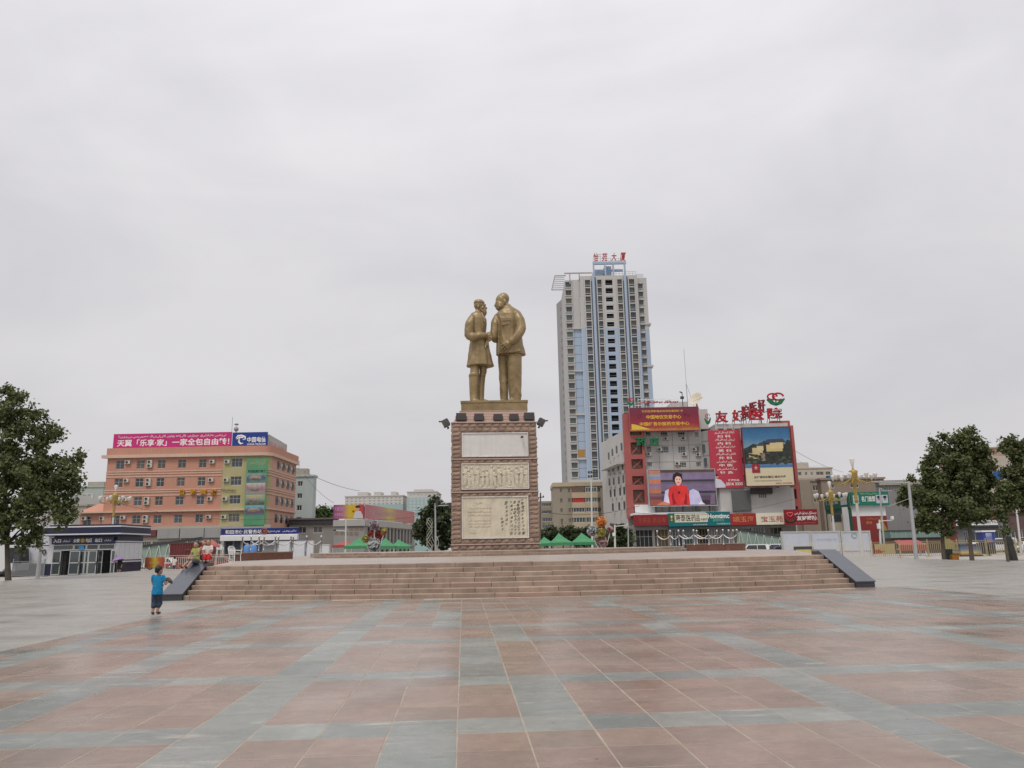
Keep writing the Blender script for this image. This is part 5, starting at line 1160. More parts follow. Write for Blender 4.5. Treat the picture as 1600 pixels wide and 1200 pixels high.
bud(1195, 1312, 62, 152, -2.6, 'double red ring emblem with green leaves above the last roof character', True)
bud(762, 800, 200, 282, -3.3, 'small red bud emblem with green leaves before the first roof character'); bud(222, 272, 92, 150, -1.2, 'red bud emblem with green leaves over the corner frame by the crimson billboard')
S2 = HP.sub(H(1200, 150, -2.2)[0]-.3, -2.2, 0); e = tag(empty('rooftop_letters', S2.w(0, 0, 0), HP.a-R(62)), 'dark red characters turned edgeways on the roof corner beside the ring emblem', 'sign')
for k, ch in enumerate('好医院'):
    z0 = H(1150-40*k, 190, -2)[1]; lettering(e, ch, -6.6+2.0*(2-k) if False else -2.2-2.2*k, -.4-2.2*k, z0-.3*k, z0+2.6-.25*k, 0, flat(146, 56, 64), .01, .2, name='character')
q = MB(); q.beam((-7, .2, H(1100, 190, -2)[1]-.8), (0, .2, H(1150, 190, -2)[1]), .12); q.beam((-6, .2, zr3), (-6, .2, zr3+4), .1); q.beam((-2, .2, zr3), (-2, .2, zr3+4.5), .1); q.build('letter_stand', M_dark, e)
# script sign on the roof behind the crimson billboard, satellite dish, mast
a = H(300, 138, 1.); b_ = H(575, 112, 1.)
e = tag(empty('rooftop_script', HP.w(a[0], 1., a[1]), HP.a), 'red right-to-left script on a roof frame over the crimson billboard', 'sign'); lettering(e, 'دوستلۇق دوختۇرخانىسى', 0, b_[0]-a[0], 0, b_[1]-a[1], 0, M_letred, .02, .15, rtl=True)
q = MB(); q.beam((0, .2, .3), (b_[0]-a[0], .2, .3), .08); q.beam((0, .2, .9), (b_[0]-a[0], .2, .9), .08)
for k in range(6): x = (b_[0]-a[0])*k/5; q.beam((x, .2, -3), (x, .2, 1.2), .08)
q.build('frame', M_pale_let, e)
u, z = H(705, 112, 2); e = tag(empty('satellite_dish', HP.w(u, 2, z), HP.a), 'pale satellite dish on the clinic roof beside the crimson billboard', 'satellite dish')
q = MB(); q.lathe([(.02, 0), (.6, .08), (1.1, .26), (1.55, .55), (1.5, .56), (1.05, .3), (.55, .12), (.02, .05)], n=24); d = q.build('dish', flat(214, 204, 184), e); d.rotation_euler = (R(62), 0, R(-48))
q = MB(); q.beam((0, .2, -2.6), (0, .2, 0), .2); q.beam((-.6, .2, -2.6), (0, .2, -.6), .1); q.beam((.6, .2, -2.6), (0, .2, -.6), .1); q.build('mount', M_grey, e)
q = MB(); f = Vector((.9, -1.0, .4)); q.beam((.9, -.2, .5), (.75, -1.15, .25), .06); q.beam((-.9, -.5, -.4), (.75, -1.15, .25), .06); q.ball((.75, -1.2, .25), .14); q.build('feed', M_grey, e)
u, z = H(641, 130, 4); q = MB(); q.tube([(0, 0, 0), (0, 0, 5)], .07, 6); q.tube([(0, 0, 5), (0, 0, 12.5)], .04, 5); q.beam((0, 0, 5), (1.5, .5, 0), .05); tag(q.build('radio_mast', M_grey, None, HP.w(u, 4, z-1), HP.a), 'thin radio mast rising from the clinic roof behind the dish', 'mast')
u, z = H(606, 110, 3); q = MB(); q.beam((0, 0, -2), (0, 0, 1.6), .14); q.beam((0, 0, 1.5), (-.5, 0, 1.7), .2); q.box(-.4, .3, -.2, .2, .2, .7); tag(q.build('roof_camera_pole', M_dark, None, HP.w(u, 3, z), HP.a), 'short dark camera pole over the crimson billboard', 'camera pole')
# the row of shop signs
def shop(label, x0, y0, x1, y1, m, parts, y=-6.7):
    e, w, h = HPs('shop_sign', label, x0, y0, x1, y1, y, m, None, .5)
    for (t, a, b_, c, d, mm, bold) in parts: lettering(e, t, w*a, w*b_, h*c, h*d, -.02, mm, bold)
    return e, w, h
M_goldl = flat(206, 156, 84, name='gold_letters'); M_sred = flat(140, 36, 42, name='shop_red'); M_teal = flat(0, 112, 118, name='shop_teal'); M_scream = flat(228, 222, 200, name='shop_cream'); M_blk = flat(24, 24, 26, name='black_letters')
shop('dark red shop sign with dull gold characters under the video screen', 272, 905, 505, 985, M_sred, [('于田王 范玉海', .12, .92, .28, .72, flat(170, 90, 60), .0), ('和田玉·籽料·原石', .1, .5, .84, .92, flat(170, 90, 60), .0)])
e, w, h = shop('teal shop sign with black brush characters on a cream plate', 512, 893, 778, 990, M_teal, [('和田玉籽料批发零售', .62, .98, .06, .15, M_pale_let, 0)])
sheet(e, w, h, [(.16, .3), (1, .3), (1, .96), (.16, .96)], M_scream, -.012, 'plate'); lettering(e, '康泰医药', w*.18, w*.7, h*.36, h*.9, -.02, M_blk, .008); lettering(e, '品', w*.71, w*.80, h*.36, h*.86, -.02, M_blk, .01); lettering(e, '大药房', w*.82, w*.99, h*.4, h*.58, -.02, M_blk, .02)
for k in range(8): q = MB(); t = k*math.pi/4; q.beam((w*.08, -.02, h*.62), (w*.08+.5*math.cos(t), -.02, h*.62+.5*math.sin(t)), .28, .01); q.build('flower_print', flat(240, 214, 40), e)
shop('teal shop sign with large white Latin lettering beside the red one', 780, 885, 936, 985, M_teal, [('Homtimc', .04, .95, .52, .86, M_pale_let, .03), ('家的时光', .24, .72, .30, .48, flat(150, 214, 150), .0), ('北京家居用品专卖', .4, .97, .08, .18, M_pale_let, 0.), ])
shop('red shop sign with three gold characters beside the cream one', 940, 897, 1118, 980, flat(166, 40, 46), [('颂玉海', .1, .9, .26, .74, M_goldl, .008), ('玉石', .1, .5, .86, .94, M_goldl, 0)])
shop('cream shop sign with three dull red characters', 1122, 893, 1312, 978, M_scream, [('宝玉苑', .17, .94, .22, .72, flat(180, 70, 74), .01)], -6.75)
a = H(512, 1010, -6.5); b_ = H(936, 990, -6.5); q = MB(); q.box(0, b_[0]-a[0], 0, .5, 0, b_[1]-a[1]); tag(q.build('shop_canopy', M_dark, None, HP.w(a[0], -6.6, a[1]), HP.a), 'dark canopy strip below the two teal shop signs', 'canopy')
e, w, h = shop('dark red clinic sign with white characters and a red heart emblem', 1322, 868, 1540, 980, flat(140, 30, 42), [('友好医院', .36, .98, .28, .58, M_pale_let, .03)], -8.0)
lettering(e, 'دوستلۇق دوختۇرخانىسى', w*.3, w*.97, h*.64, h*.86, -.02, M_pale_let, .012, rtl=True); lettering(e, '24小时急诊服务热线', w*.1, w*.92, h*.08, h*.16, -.02, flat(190, 120, 120), .0)
q = MB(); q.tube([(w*.16+w*.075*math.sin(t)**3*1.2, -.04, h*.68+h*.16*(.81*math.cos(t)-.31*math.cos(2*t)-.12*math.cos(3*t))) for t in [2*math.pi*k/20 for k in range(21)]], .1, 6); q.build('heart', flat(226, 96, 96), e)
q = MB(); q.tube([(w*.16+.9*math.cos(t), -.03, h*.42+.65*math.sin(t)) for t in [math.pi+math.pi*k/10 for k in range(11)]], .16, 6); q.build('leaf_ring', flat(50, 60, 40), e)

# ===== pink hotel
PK = Fr(290, 138, 0); pk = thing('pink_building', PK, 'salmon pink four-storey corner building with cream bands and a green bay', 'building')
M_pink = mat('salmon_paint', (.50, .25, .178), .8, .07, .25, streak=.14); M_pinkl = mat('pale_band', (.58, .42, .33), .8, .08, .3, streak=.1); M_olive = mat('olive_paint', (.41, .375, .195), .8, .08, .3, streak=.1)
def K_(zx, zy, off=0.): return PK.uv(150+zx/5, 650+zy/5, off)
uW0, uW1 = K_(90, 360)[0], K_(1345, 360)[0]-1.3; zC = K_(600, 310)[1]
rowsP = [(340, 408), (482, 550), (628, 696), (770, 838)]; colsP = [(157, 220, 2), (318, 380, 2), (482, 542, 2), (640, 702, 2), (803, 862, 2), (960, 995, 1), (1058, 1142, 3)]
hl = []; wl = []
for j, (y0, y1) in enumerate(rowsP):
    for (x0, x1, nc) in colsP:
        a = K_(x0, 374)[0]; b_ = K_(x1, 374)[0]; h = (a, b_, K_(600, y1)[1], K_(600, y0)[1]); hl.append(h); wl.append((h, nc))
b = MB(); uO0, uO1 = K_(993, 360)[0], K_(1150, 360)[0]
holed(b, uW0, uO0, 0, zC, [h for h in hl if h[1] <= uO0+.01], 0, .22); holed(b, uO0, uW1, 0, zC, [h for h in hl if h[0] >= uO0], 0, .22, 1)
b.quad((uW0, 14, 0), (uW0, 0, 0), (uW0, 0, zC), (uW0, 14, zC)); b.quad((uW0, 0, zC), (uW1, 0, zC), (uW1, 14, zC), (uW0, 14, zC)); b.build('wall', [M_pink, M_olive], pk)
rr = random.Random(14)
for h, nc in wl: window(pk, *h, .12, glaz(rr, [M_glass, M_glass, M_glass3]), nc, 1, .055, rail=.62)
for j, (y0, y1) in enumerate(rowsP):
    for (x, dy) in ((252, 363), (425, 360), (425, 390), (910, 358), (1027, 358)):
        a = K_(x, 360)[0]; ac(pk, a, K_(x, dy)[1]-(K_(600, 340)[1]-K_(600, y0)[1]), 0, 1.1)
for (y, m) in ((430, M_pinkl), (448, M_pinkl), (470, M_pinkl), (575, M_pinkl), (592, M_pinkl), (618, M_pinkl)):
    z = K_(600, y)[1]; block(pk, uW0-.05, uO0, -.08, 0, z-.09, z+.09, m, 'band')
z = K_(600, 742)[1]; block(pk, uW0-4.2, uW1+.3, -.5, 0, z-.14, z+.14, M_pinkl, 'ledge')
# curved corner and receding side
zL = zC; cv = MB(); n_ = 10; Rr = 1.5
us = [(uW1+Rr*math.sin(t), Rr-Rr*math.cos(t)) for t in [math.pi/2*k/n_ for k in range(n_+1)]]+[(uW1+Rr+.1, 17)]
for (x0, y0), (x1, y1) in zip(us, us[1:]): cv.add([(x0, y0, 0), (x1, y1, 0), (x1, y1, zL), (x0, y0, zL)], [(0, 1, 2, 3)], 1 if y1 < 1.6 else 0)
cv.poly([(x, y, zL) for x, y in us]+[(uW1, 17, zL)]); cv.build('curved_wall', [mat('salmon_side', (.52, .30, .225), .8, .08, .25, streak=.14), M_olive], pk)
for zc, o_, hgt, m in ((zL-.3, .55, .55, M_pinkl), (zL+.2, .35, 1.3, M_pink), (z, .35, .28, M_pinkl)):
    q = MB(); pts = [(uW0-(.9 if hgt < 1.2 else .1), -o_)]+[(uW1+(Rr+o_)*math.sin(t), Rr-(Rr+o_)*math.cos(t)) for t in [math.pi/2*k/n_ for k in range(n_+1)]]+[(uW1+Rr+.1+o_, 17.2), (uW1, 17.2), (uW0, .5)]
    if zc == z: pts = pts[1:-1]+[(uW1, .02)]
    q.prism(pts, zc, zc+hgt); q.build('cornice', m, pk)
for yb in (430, 448, 470, 575, 592, 618):
    zb_ = K_(600, yb)[1]; q = MB()
    for k, ((x0, y0), (x1, y1)) in enumerate(zip(us[3:], us[4:])): q.beam((x0+.05, y0-.05, zb_), (x1+.05, y1-.05, zb_), .12, .18)
    q.build('band', M_pinkl, pk)
for j, (y0, y1) in enumerate(rowsP):
    for yy in (4.6, 7.8, 11., 14.2):
        zA, zB = K_(600, y1)[1], K_(600, y0)[1]; x = uW1+Rr+.1*(yy-3.2)/13.8; q = MB(); q.box(x-.1, x+.04, yy, yy+1.4, zA, zB); q.build('side_window', M_dk, pk); q = MB(); q.box(x, x+.3, yy+1.7, yy+2.4, zB-1, zB-.35); q.build('air_conditioner', M_ac, pk)
# lower annex to the left
ul0 = K_(-130, 790)[0]; ax_h = [(K_(22, 800)[0]-3, K_(22, 800)[0]-1.5, K_(600, 838)[1], K_(600, 770)[1])]
shell(pk, ul0, uW0, z, 10, ax_h, M_pink, .3, 'annex_wall'); window(pk, *ax_h[0], .42, M_glass, 2, 1, .08, rail=.62); ac(pk, K_(45, 800)[0], K_(45, 800)[1], .3, 1.1); ac(pk, K_(-95, 800)[0], K_(-95, 800)[1], .3, 1.1)
q = MB(); q.add([(ul0-.4, -.2, z), (uW0, -.2, z), (uW0, 5, z+2.4), (ul0+2, 5, z+2.4)], [(0, 1, 2, 3)]); q.build('annex_roof', M_pink, pk)
# grey shop boards and ground floor below
M_board = mat('grey_board', (.33, .32, .31), .8, .1, .4, streak=.15)
zb0, zb1 = K_(700, 955)[1], K_(700, 878)[1]
gf = [(K_(x0, 980)[0], K_(x1, 980)[0], .1, zb0-.5) for x0, x1 in ((370, 440), (455, 560), (600, 700), (740, 860), (895, 985))]
b = MB(); holed(b, K_(200, 900)[0], K_(1370, 900)[0], 0, zb1+.4, gf, -.6, .3); b.quad((K_(200, 900)[0], -.6, zb1+.4), (K_(1370, 900)[0], -.6, zb1+.4), (K_(1370, 900)[0], 0, zb1+.4), (K_(200, 900)[0], 0, zb1+.4)); b.build('shop_wall', mat('shop_wall_beige', (.40, .36, .30), .8, .1, .4, streak=.1), pk)
for h in gf: window(pk, *h, -.4, M_glass3, 4, 1, .09, rail=.7)
for (x0, x1) in ((500, 668), (676, 860), (866, 990)): block(pk, K_(x0, 900)[0], K_(x1, 900)[0], -1.0, -.6, zb0, zb1, M_board, 'sign_board')
block(pk, K_(375, 900)[0], K_(492, 900)[0], -1.0, -.6, zb0+.4, zb1-.2, mat('dull_red', (.16, .05, .045), .8), 'sign_board')
# signs on the pink building
def PKs(name, label, x0, y0, x1, y1, y, m, frame=None, thick=.3, cat='sign'):
    a = K_(x0, y1, y); b_ = K_(x1, y0, y); return sign(name, PK, label, cat, (a[0], b_[0], a[1], b_[1]), y, m, thick, frame)
e, w, h = PKs('rooftop_billboard', 'long magenta rooftop billboard with white characters on the pink building', 130, 124, 1060, 256, .4, flat(196, 46, 122, name='magenta_print'), None, .3, 'billboard')
lettering(e, '天翼「乐享·家」', w*.035, w*.455, h*.13, h*.60, -.02, M_pale_let, .02); lettering(e, '一家全包自由转！', w*.50, w*.985, h*.13, h*.60, -.02, M_pale_let, .02)
lettering(e, 'تىيەنيى «شادلىق ھوزۇرى، ئائىلە» پۈتۈن ئائىلىنىڭ ھەممىسى بىردىن؟', w*.04, w*.955, h*.68, h*.90, -.02, M_pale_let, .008, rtl=True)
for k in range(10): q = MB(); x = w*(k+.5)/10; q.beam((x, .45, -1.2), (x, .45, h*.9), .12); q.beam((x, .5, h*.7), (x, 3, -1.2), .1); q.build('strut', M_grey, e)
e, w, h = PKs('rooftop_billboard', 'dark blue rooftop billboard with white curl logo and characters', 1060, 124, 1340, 262, .2, flat(34, 62, 140, name='telecom_blue'), None, .3, 'billboard')
# curved: bend the last part back along the corner
lettering(e, '中国电信', w*.43, w*.96, h*.40, h*.72, -.02, M_pale_let, .025); lettering(e, 'CHINA TELECOM', w*.43, w*.96, h*.24, h*.34, -.02, M_pale_let, .02); lettering(e, 'www.189.cn', w*.66, w*.86, h*.12, h*.17, -.02, M_pale_let, 0)
for pts, r in (([(.10, .66), (.16, .80), (.26, .82), (.36, .74), (.38, .62), (.30, .56)], .17), ([(.12, .60), (.2, .70), (.30, .70), (.33, .76)], .14), ([(.20, .66), (.19, .45), (.24, .33), (.32, .36)], .18)):
    q = MB(); P = [(w*x, -.01, h*z_) for x, z_ in pts]; q.tube(P, [.06]+[r]*(len(P)-2)+[.06], 6); o = q.build('logo_stroke', M_pale_let, e); o.scale = (1, .15, 1)
for k in range(3): q = MB(); x = w*(k+.5)/3; q.beam((x, .45, -1.2), (x, .45, h*.9), .12); q.beam((x, .5, h*.7), (x, 3, -1.2), .1); q.build('strut', M_grey, e)
a = K_(1340, 262, .3); b_ = K_(1485, 330, 15); e = tag(empty('rooftop_billboard', PK.w(a[0], .3, a[1]), PK.a), 'faded white rooftop billboard turned along the receding side of the pink building', 'billboard')
x1 = b_[0]-a[0]; H1 = K_(1340, 140, .3)[1]-a[1]; q = MB(); q.add([(0, 0, 0), (x1, 15, 0), (x1, 15, H1), (0, 0, H1)], [(0, 1, 2, 3), (3, 2, 1, 0)]); q.build('panel', flat(206, 208, 204, streak=.15), e)
Ls = math.hypot(x1, 15); tx = empty('tmp', (0, 0, 0)); o = lettering(e, '天翼乐享家一家全包自由转', Ls*.05, Ls*.95, H1*.15, H1*.65, -.05, flat(206, 150, 156), .02); o.rotation_euler = (0, 0, math.atan2(15, x1)); bpy.data.objects.remove(tx)
for k in range(5): q = MB(); t = (k+.5)/5; q.beam((x1*t-.4, 15*t, -1.5), (x1*t-.4, 15*t, H1), .12); q.build('strut', M_grey, e)
e, w, h = PKs('photo_banner', 'tall green banner with stacked photographs hanging on the pink building corner', 1152, 330, 1338, 865, -.6, mat('banner_green', srgb(96, 160, 120, .8), .6, .15, .5), None, .2)
lettering(e, 'گۈزەل شەھەر', w*.15, w*.9, h*.90, h*.97, -.02, flat(226, 150, 110), .0, rtl=True); lettering(e, '和田迎宾路美食', w*.08, w*.95, h*.79, h*.83, -.02, flat(40, 60, 60), .02)
for (z0, z1, stops) in ((.645, .775, [(0, (120, 130, 130)), (.5, (60, 96, 110)), (1, (150, 160, 160))]), (.475, .635, [(0, (150, 150, 160)), (.5, (170, 110, 120)), (1, (196, 190, 196))]), (.315, .465, [(0, (90, 84, 70)), (.5, (120, 160, 140)), (1, (196, 176, 130))]), (.165, .305, [(0, (96, 120, 140)), (.5, (110, 70, 76)), (1, (120, 190, 210))])):
    sheet(e, w, h, [(.03, z0), (.97, z0), (.97, z1), (.03, z1)], grad_mat('photo_print', stops, nz=.45, scale=1.1), -.012, 'photograph')
    sheet(e, w, h, ell(.45, (z0+z1)/2, .32, (z1-z0)*.25, 14), grad_mat('photo_print2', [(0, (70, 80, 80)), (1, (190, 170, 150))], nz=.5, scale=1.6), -.018, 'photograph')
e = tag(empty('gold_letters', PK.w(0, -.25, 0), PK.a), 'four gold characters fixed along the band of the pink building', 'sign')
for ch, (x0, x1) in zip('怡悦宾馆', ((652, 700), (738, 788), (820, 868), (898, 945))): a = K_(x0, 615); b_ = K_(x1, 572); lettering(e, ch, a[0], b_[0], a[1], b_[1], 0, flat(206, 150, 30), .03, .15, name='character')
e = tag(empty('gold_script', PK.w(0, -.2, 0), PK.a), 'brown right-to-left script on the olive bay of the pink building', 'sign'); a = K_(985, 590); b_ = K_(1095, 568); lettering(e, 'مېھمانخانا', a[0], b_[0], a[1], b_[1], 0, flat(120, 90, 60), .0, .05, rtl=True)
u, z_ = K_(1095, 115, 3); q = MB(); q.beam((0, 0, -2), (0, 0, .8), .15); q.ball((0, 0, .3), .45, 10, 8); q.ball((0, 0, 1.2), .35, 8, 6, sq=(1.2, 1, .6)); q.tube([(-.8, 0, -2), (-.8, 0, 2.6)], .04, 5); tag(q.build('roof_siren', M_grey, None, PK.w(u, 3, z_), PK.a), 'grey siren and aerial on the roof behind the blue billboard', 'siren')
# police sign and booth row under the pink building
PB = Fr(405, 118, 0); pbt = thing('police_kiosk', PB, 'long grey police kiosk with a dark blue sign band under the pink building', 'building')
def B_uv(px, py): return PB.uv(px, py)
a = B_uv(349, 858); b_ = B_uv(464, 824); zsg0 = B_uv(400, 836.5)[1]
hl = [(B_uv(x0, 850)[0], B_uv(x1, 850)[0], .1, B_uv(400, 843)[1]) for x0, x1 in ((351, 364), (365, 376), (378, 392), (395, 410))]
shell(pbt, a[0], b_[0], zsg0+.0, 6, hl, mat('kiosk_grey', (.30, .31, .32), .6, .08, .5), 0., 'wall', .15)
for h in hl: window(pbt, *h, .1, glass_dark('kiosk_glass', (.11, .13, .15)), 1, 1, .08, M_grey)
e, w, h = sign('police_sign', PB, 'dark blue sign band with white characters over the kiosk behind the chain posts', 'sign', (a[0]-.3, b_[0]+.3, zsg0, b_[1]), -.5, flat(32, 46, 120, name='police_blue'), .6)
block(e, -.03, w+.03, -.06, .62, -.02, h*.1, M_white, 'trim'); block(e, -.03, w+.03, -.06, .62, h*.92, h+.02, flat(90, 110, 170), 'trim'); block(e, 0, w, -.3, .6, -.75, -.02, M_white, 'soffit')
lettering(e, '和田市便民警务站', w*.055, w*.53, h*.24, h*.80, -.03, M_pale_let, .012); lettering(e, 'خوتەن شەھەرلىك', w*.60, w*.77, h*.34, h*.68, -.03, M_pale_let, .01, rtl=True); lettering(e, 'ساقچى پونكىتى', w*.80, w*.98, h*.36, h*.64, -.03, M_pale_let, .015, rtl=True)
q = MB(); q.tube([(w*.565+.42*math.cos(t), -.04, h*.52+.42*math.sin(t)) for t in [2*math.pi*k/12 for k in range(13)]], .1, 6); q.ball((w*.565, -.02, h*.52), .28, 8, 6, sq=(1, .2, 1)); q.build('badge', flat(150, 90, 80), e)

# ===== the checkpoint booth at the plaza edge
BT = Fr(150, 80, 2.0); bt = thing('police_booth', BT, 'white and navy checkpoint booth with glass doors at the plaza edge', 'booth')
M_navy = mat('navy_paint', (.016, .02, .05), .35, .15, .5); M_bw = mat('booth_white', (.60, .61, .64), .45, .05, .8, streak=.06); M_alu = mat('aluminium', (.52, .53, .51), .35, .08, metal=.5)
def Q(zx, zy, off=0.): return BT.uv(50+zx/7.62, 800+zy/7.62, off)
zg = 0; zE = Q(600, 375)[1]; zN0 = Q(600, 300)[1]; zF0 = Q(600, 285)[1]; zF1 = Q(600, 165)[1]
uq0, uq1, uq2 = Q(190, 500)[0], Q(975, 500)[0], Q(1285, 500)[0]
block(bt, uq0, uq0+.5, .0, 5, 0, zF0, M_bw, 'wall'); block(bt, uq1-.3, uq1+.3, .0, 5.8, 0, zF0, M_bw, 'wall'); block(bt, uq0+.5, uq1, 3.6, 3.8, 0, zF0, mat('booth_inside', (.16, .17, .17), .8), 'inner_wall')
block(bt, uq0-.01, uq0+.45, -.012, .0, 0, Q(600, 610)[1], M_navy, 'wall_band'); [block(bt, uq1-.31, uq1+.315, -.012, 5.81, za, zb_, M_navy, 'wall_band') for za, zb_ in ((0, Q(990, 600)[1]), (Q(990, 583)[1], Q(990, 570)[1]), (Q(990, 366)[1], Q(990, 358)[1]), (Q(990, 342)[1], zF0))]
block(bt, uq0+.5, uq1-.3, -.2, 5.4, -.02, .03, M_conc, 'floor')
for i in range(5): block(bt, uq1+.29, uq1+.306, .55+1.1*i, .57+1.1*i, Q(990, 568)[1], Q(990, 368)[1], M_grey, 'wall_joint')
# roof fascia with chamfered corner
f0, f1, f2 = Q(160, 230)[0], Q(1055, 230)[0], Q(1055, 230, -.8)[0]; f1 = f2
pts = [(f0, -.8), (f1, -.8), (f2, 6.3), (f0, 6.3)]
def fascia(z0, z1, m, grow, nm): q = MB(); q.prism([(x+(grow if x > 0 else -grow), y-grow) for x, y in pts], z0, z1); q.build(nm, m, bt)
fz = zF1-zF0
fascia(zF0+.02, zF1-.02, M_navy, 0, 'roof_fascia'); fascia(zF0+fz*.10, zF0+fz*.22, M_bw, .05, 'roof_stripe'); fascia(zF0+fz*.83, zF0+fz*.95, M_bw, .05, 'roof_stripe'); fascia(zF1-.02, zF1+.1, M_navy, .02, 'roof_cap')
# sign over the doors
e, w, h = sign('booth_sign', BT, 'navy sign with white characters and a gold badge over the booth doors', 'sign', (Q(232, 375, -.3)[0], Q(978, 300, -.3)[0], Q(600, 378, -.3)[1], Q(600, 303, -.3)[1]), -.3, mat('sign_navy', (.02, .025, .07), .4), .25)
for (t, a, b_) in (('入口', .03, .15), ('公安', .35, .45), ('POLICE', .55, .645), ('出口', .70, .81)): lettering(e, t, w*a, w*b_, h*.22, h*.80, -.02, M_pale_let, .03)
for (t, a, b_) in (('كىرىش', .18, .30), ('چىقىش', .85, .96)): lettering(e, t, w*a, w*b_, h*.3, h*.72, -.02, M_pale_let, .01, rtl=True)
q = MB(); q.lathe([(.001, -.03), (.2, -.03), (.25, 0), (.2, .03), (.001, .03)], n=12); k0 = 0
for i in range(len(q.v)): x, y, z = q.v[i]; q.v[i] = (w*.5+x, -.03+z, h*.52+y)
q.build('badge', M_gold, e)
# doors: white frames, glass, one leaf standing open
dg = glass_dark('door_glass', (.045, .06, .065), .06, .4); zd = Q(600, 462)[1]; zt_ = Q(600, 385)[1]
def leaf(x0, x1, z0, z1, y, name='door', bar=True, g=None):
    a, b_ = Q(x0, 600, y)[0], Q(x1, 600, y)[0]; q = MB(); t = .075
    q.box(a, a+t, y, y+.06, z0, z1); q.box(b_-t, b_, y, y+.06, z0, z1); q.box(a+t, b_-t, y, y+.06, z1-t, z1); q.box(a+t, b_-t, y, y+.06, z0, z0+t*1.4)
    if bar: zm = z0+(z1-z0)*.5; q.box(a+t, b_-t, y+.004, y+.056, zm-.06, zm+.06)
    o = q.build(name, M_alu, bt); p = MB(); p.quad((a+t, y+.03, z0+t), (b_-t, y+.03, z0+t), (b_-t, y+.03, z1-t), (a+t, y+.03, z1-t)); p.build('pane', g or dg, o)
    if name == 'door': p = MB(); p.tube([(b_-t*.5, y-.05, z0+.9), (b_-t*.5, y-.05, z0+1.3)], .018, 6); p.build('handle', M_dark, o)
leaf(232, 335, .05, zd, -.25); leaf(440, 560, .05, zd, -.25); leaf(563, 620, .05, zd, .0, 'glass_panel'); leaf(665, 765, .05, zd, -.2); leaf(622, 664, .05, zd, .0, 'glass_panel'); leaf(935, 985, .05, zd, -.3)
leaf(780, 835, .05, zd, .3, 'glass_panel')
for (x0, x1) in ((232, 478), (480, 630), (632, 775), (778, 970)): leaf(x0, x1, zd+.05, zt_, -.05, 'transom', False)
q = MB(); q.box(uq0+.5, uq1, -.02, .06, zt_, zF0); q.build('lintel', M_navy, bt)
q = MB(); a, b_ = Q(375, 600, 2)[0], Q(405, 600, 2)[0]; q.box(a, b_, 2, 2.2, 0, zd-.2); q.build('scanner_post', M_grey, bt)
q = MB(); q.add([(Q(555, 450, -.06)[0], -.075, zd+.1), (Q(625, 450, -.06)[0], -.075, zd+.06), (Q(620, 400, -.06)[0], -.075, zt_-.12), (Q(560, 395, -.06)[0], -.075, zt_-.1)], [(0, 1, 2, 3)]); q.build('blue_notice', flat(70, 150, 210), bt)
# long white wing behind the tree, with railing
e = thing('white_annex', BT, 'white wing with a thin blue line and dark base beside the booth, behind the tree', 'building')
uw = Q(-420, 500, .8)[0]; block(e, uw, uq0-.02, .8, 5, 0, Q(100, 150, .8)[1], M_bw, 'wall'); block(e, uw, uq0-.02, .785, .8, Q(100, 405, .8)[1], Q(100, 395, .8)[1], flat(60, 70, 130), 'line'); block(e, uw, uq0-.02, .785, .8, 0, Q(100, 620, .8)[1], M_navy, 'base_band')
q = MB(); c = Q(143, 475, .7); q.tube([(c[0]+.16*math.cos(t), .72, c[1]+.22*math.sin(t)) for t in [2*math.pi*k/12 for k in range(13)]], .05, 6); tag(q.build('wall_emblem', M_dark, None, BT.o, BT.a), 'small dark round emblem on the white wing beside the booth', 'emblem')

# railings: posts, rails and thin bars
M_rail = mat('cream_railing', (.58, .53, .46), .6, .12, 2); M_yrail = mat('yellow_railing', (.36, .30, .17), .6, .15, 2); M_grail = mat('grey_railing', (.22, .23, .24), .6, .1)
def railing(name, A, B, h, m, label, group, nb=None, z=GZ, foot=True):
    d = Vector((B.x-A.x, B.y-A.y, 0)); Ln = d.length; e = tag(empty(name, (A.x, A.y, z), math.atan2(d.y, d.x)), label, 'railing', group); nb = nb or max(4, int(Ln/.2))
    for x in (0, Ln): q = MB(); q.box(x-.04, x+.04, -.04, .04, 0, h+.12); q.ball((x, 0, h+.16), .06, 8, 6); q.build('post', m, e)
    for zz in (.16, h-.2, h-.02): q = MB(); q.box(.04, Ln-.04, -.022, .022, zz-.025, zz+.025); q.build('rail', m, e)
    q = MB()
    for i in range(nb): x = Ln*(i+.5)/nb; q.box(x-.022, x+.022, -.02, .02, .16, h-.2)
    o = q.build('bars', m, e); o['kind'] = 'stuff'
    if foot: q = MB(); q.box(Ln-.25, Ln+.25, -.3, .3, -.002, .05); q.build('foot', m, e)
    return e
# grey railing before the white wing
A, B = at(22, hz(22), 76), at(71, hz(71), 76); railing('railing', A, B, 1.5, M_grail, 'grey steel railing in front of the white wing behind the left tree', None, 34)
Ds = 86
xs_ = [219, 259, 300, 338, 372, 402]
lab = ['next to the booth', 'behind the festive poster', 'behind the seated children', 'between the children and the white chair', 'behind the granite wall']
for i in range(4): A, B = at(xs_[i], hz(xs_[i]), Ds+i*1.0), at(xs_[i+1], hz(xs_[i+1]), Ds+(i+1)*1.0); railing('railing', A, B, 1.75, M_rail, 'cream street railing panel %s' % lab[i], 'cream railings along the street by the booth')
PF = Fr(243, 85.2); a = PF.rect(226, 870.5, 257, 887); e, w, h = sign('poster', PF, 'red and yellow festive poster tied to the cream railing', 'poster', a, 0, grad_mat('festive_print', [(0, (176, 70, 60)), (.3, (196, 120, 60)), (.5, (206, 190, 60)), (.7, (190, 110, 60)), (1, (176, 70, 60))], 'X', .15), .04)
lettering(e, '和谐社会', w*.25, w*.75, h*.35, h*.6, -.02, flat(226, 206, 120), 0)

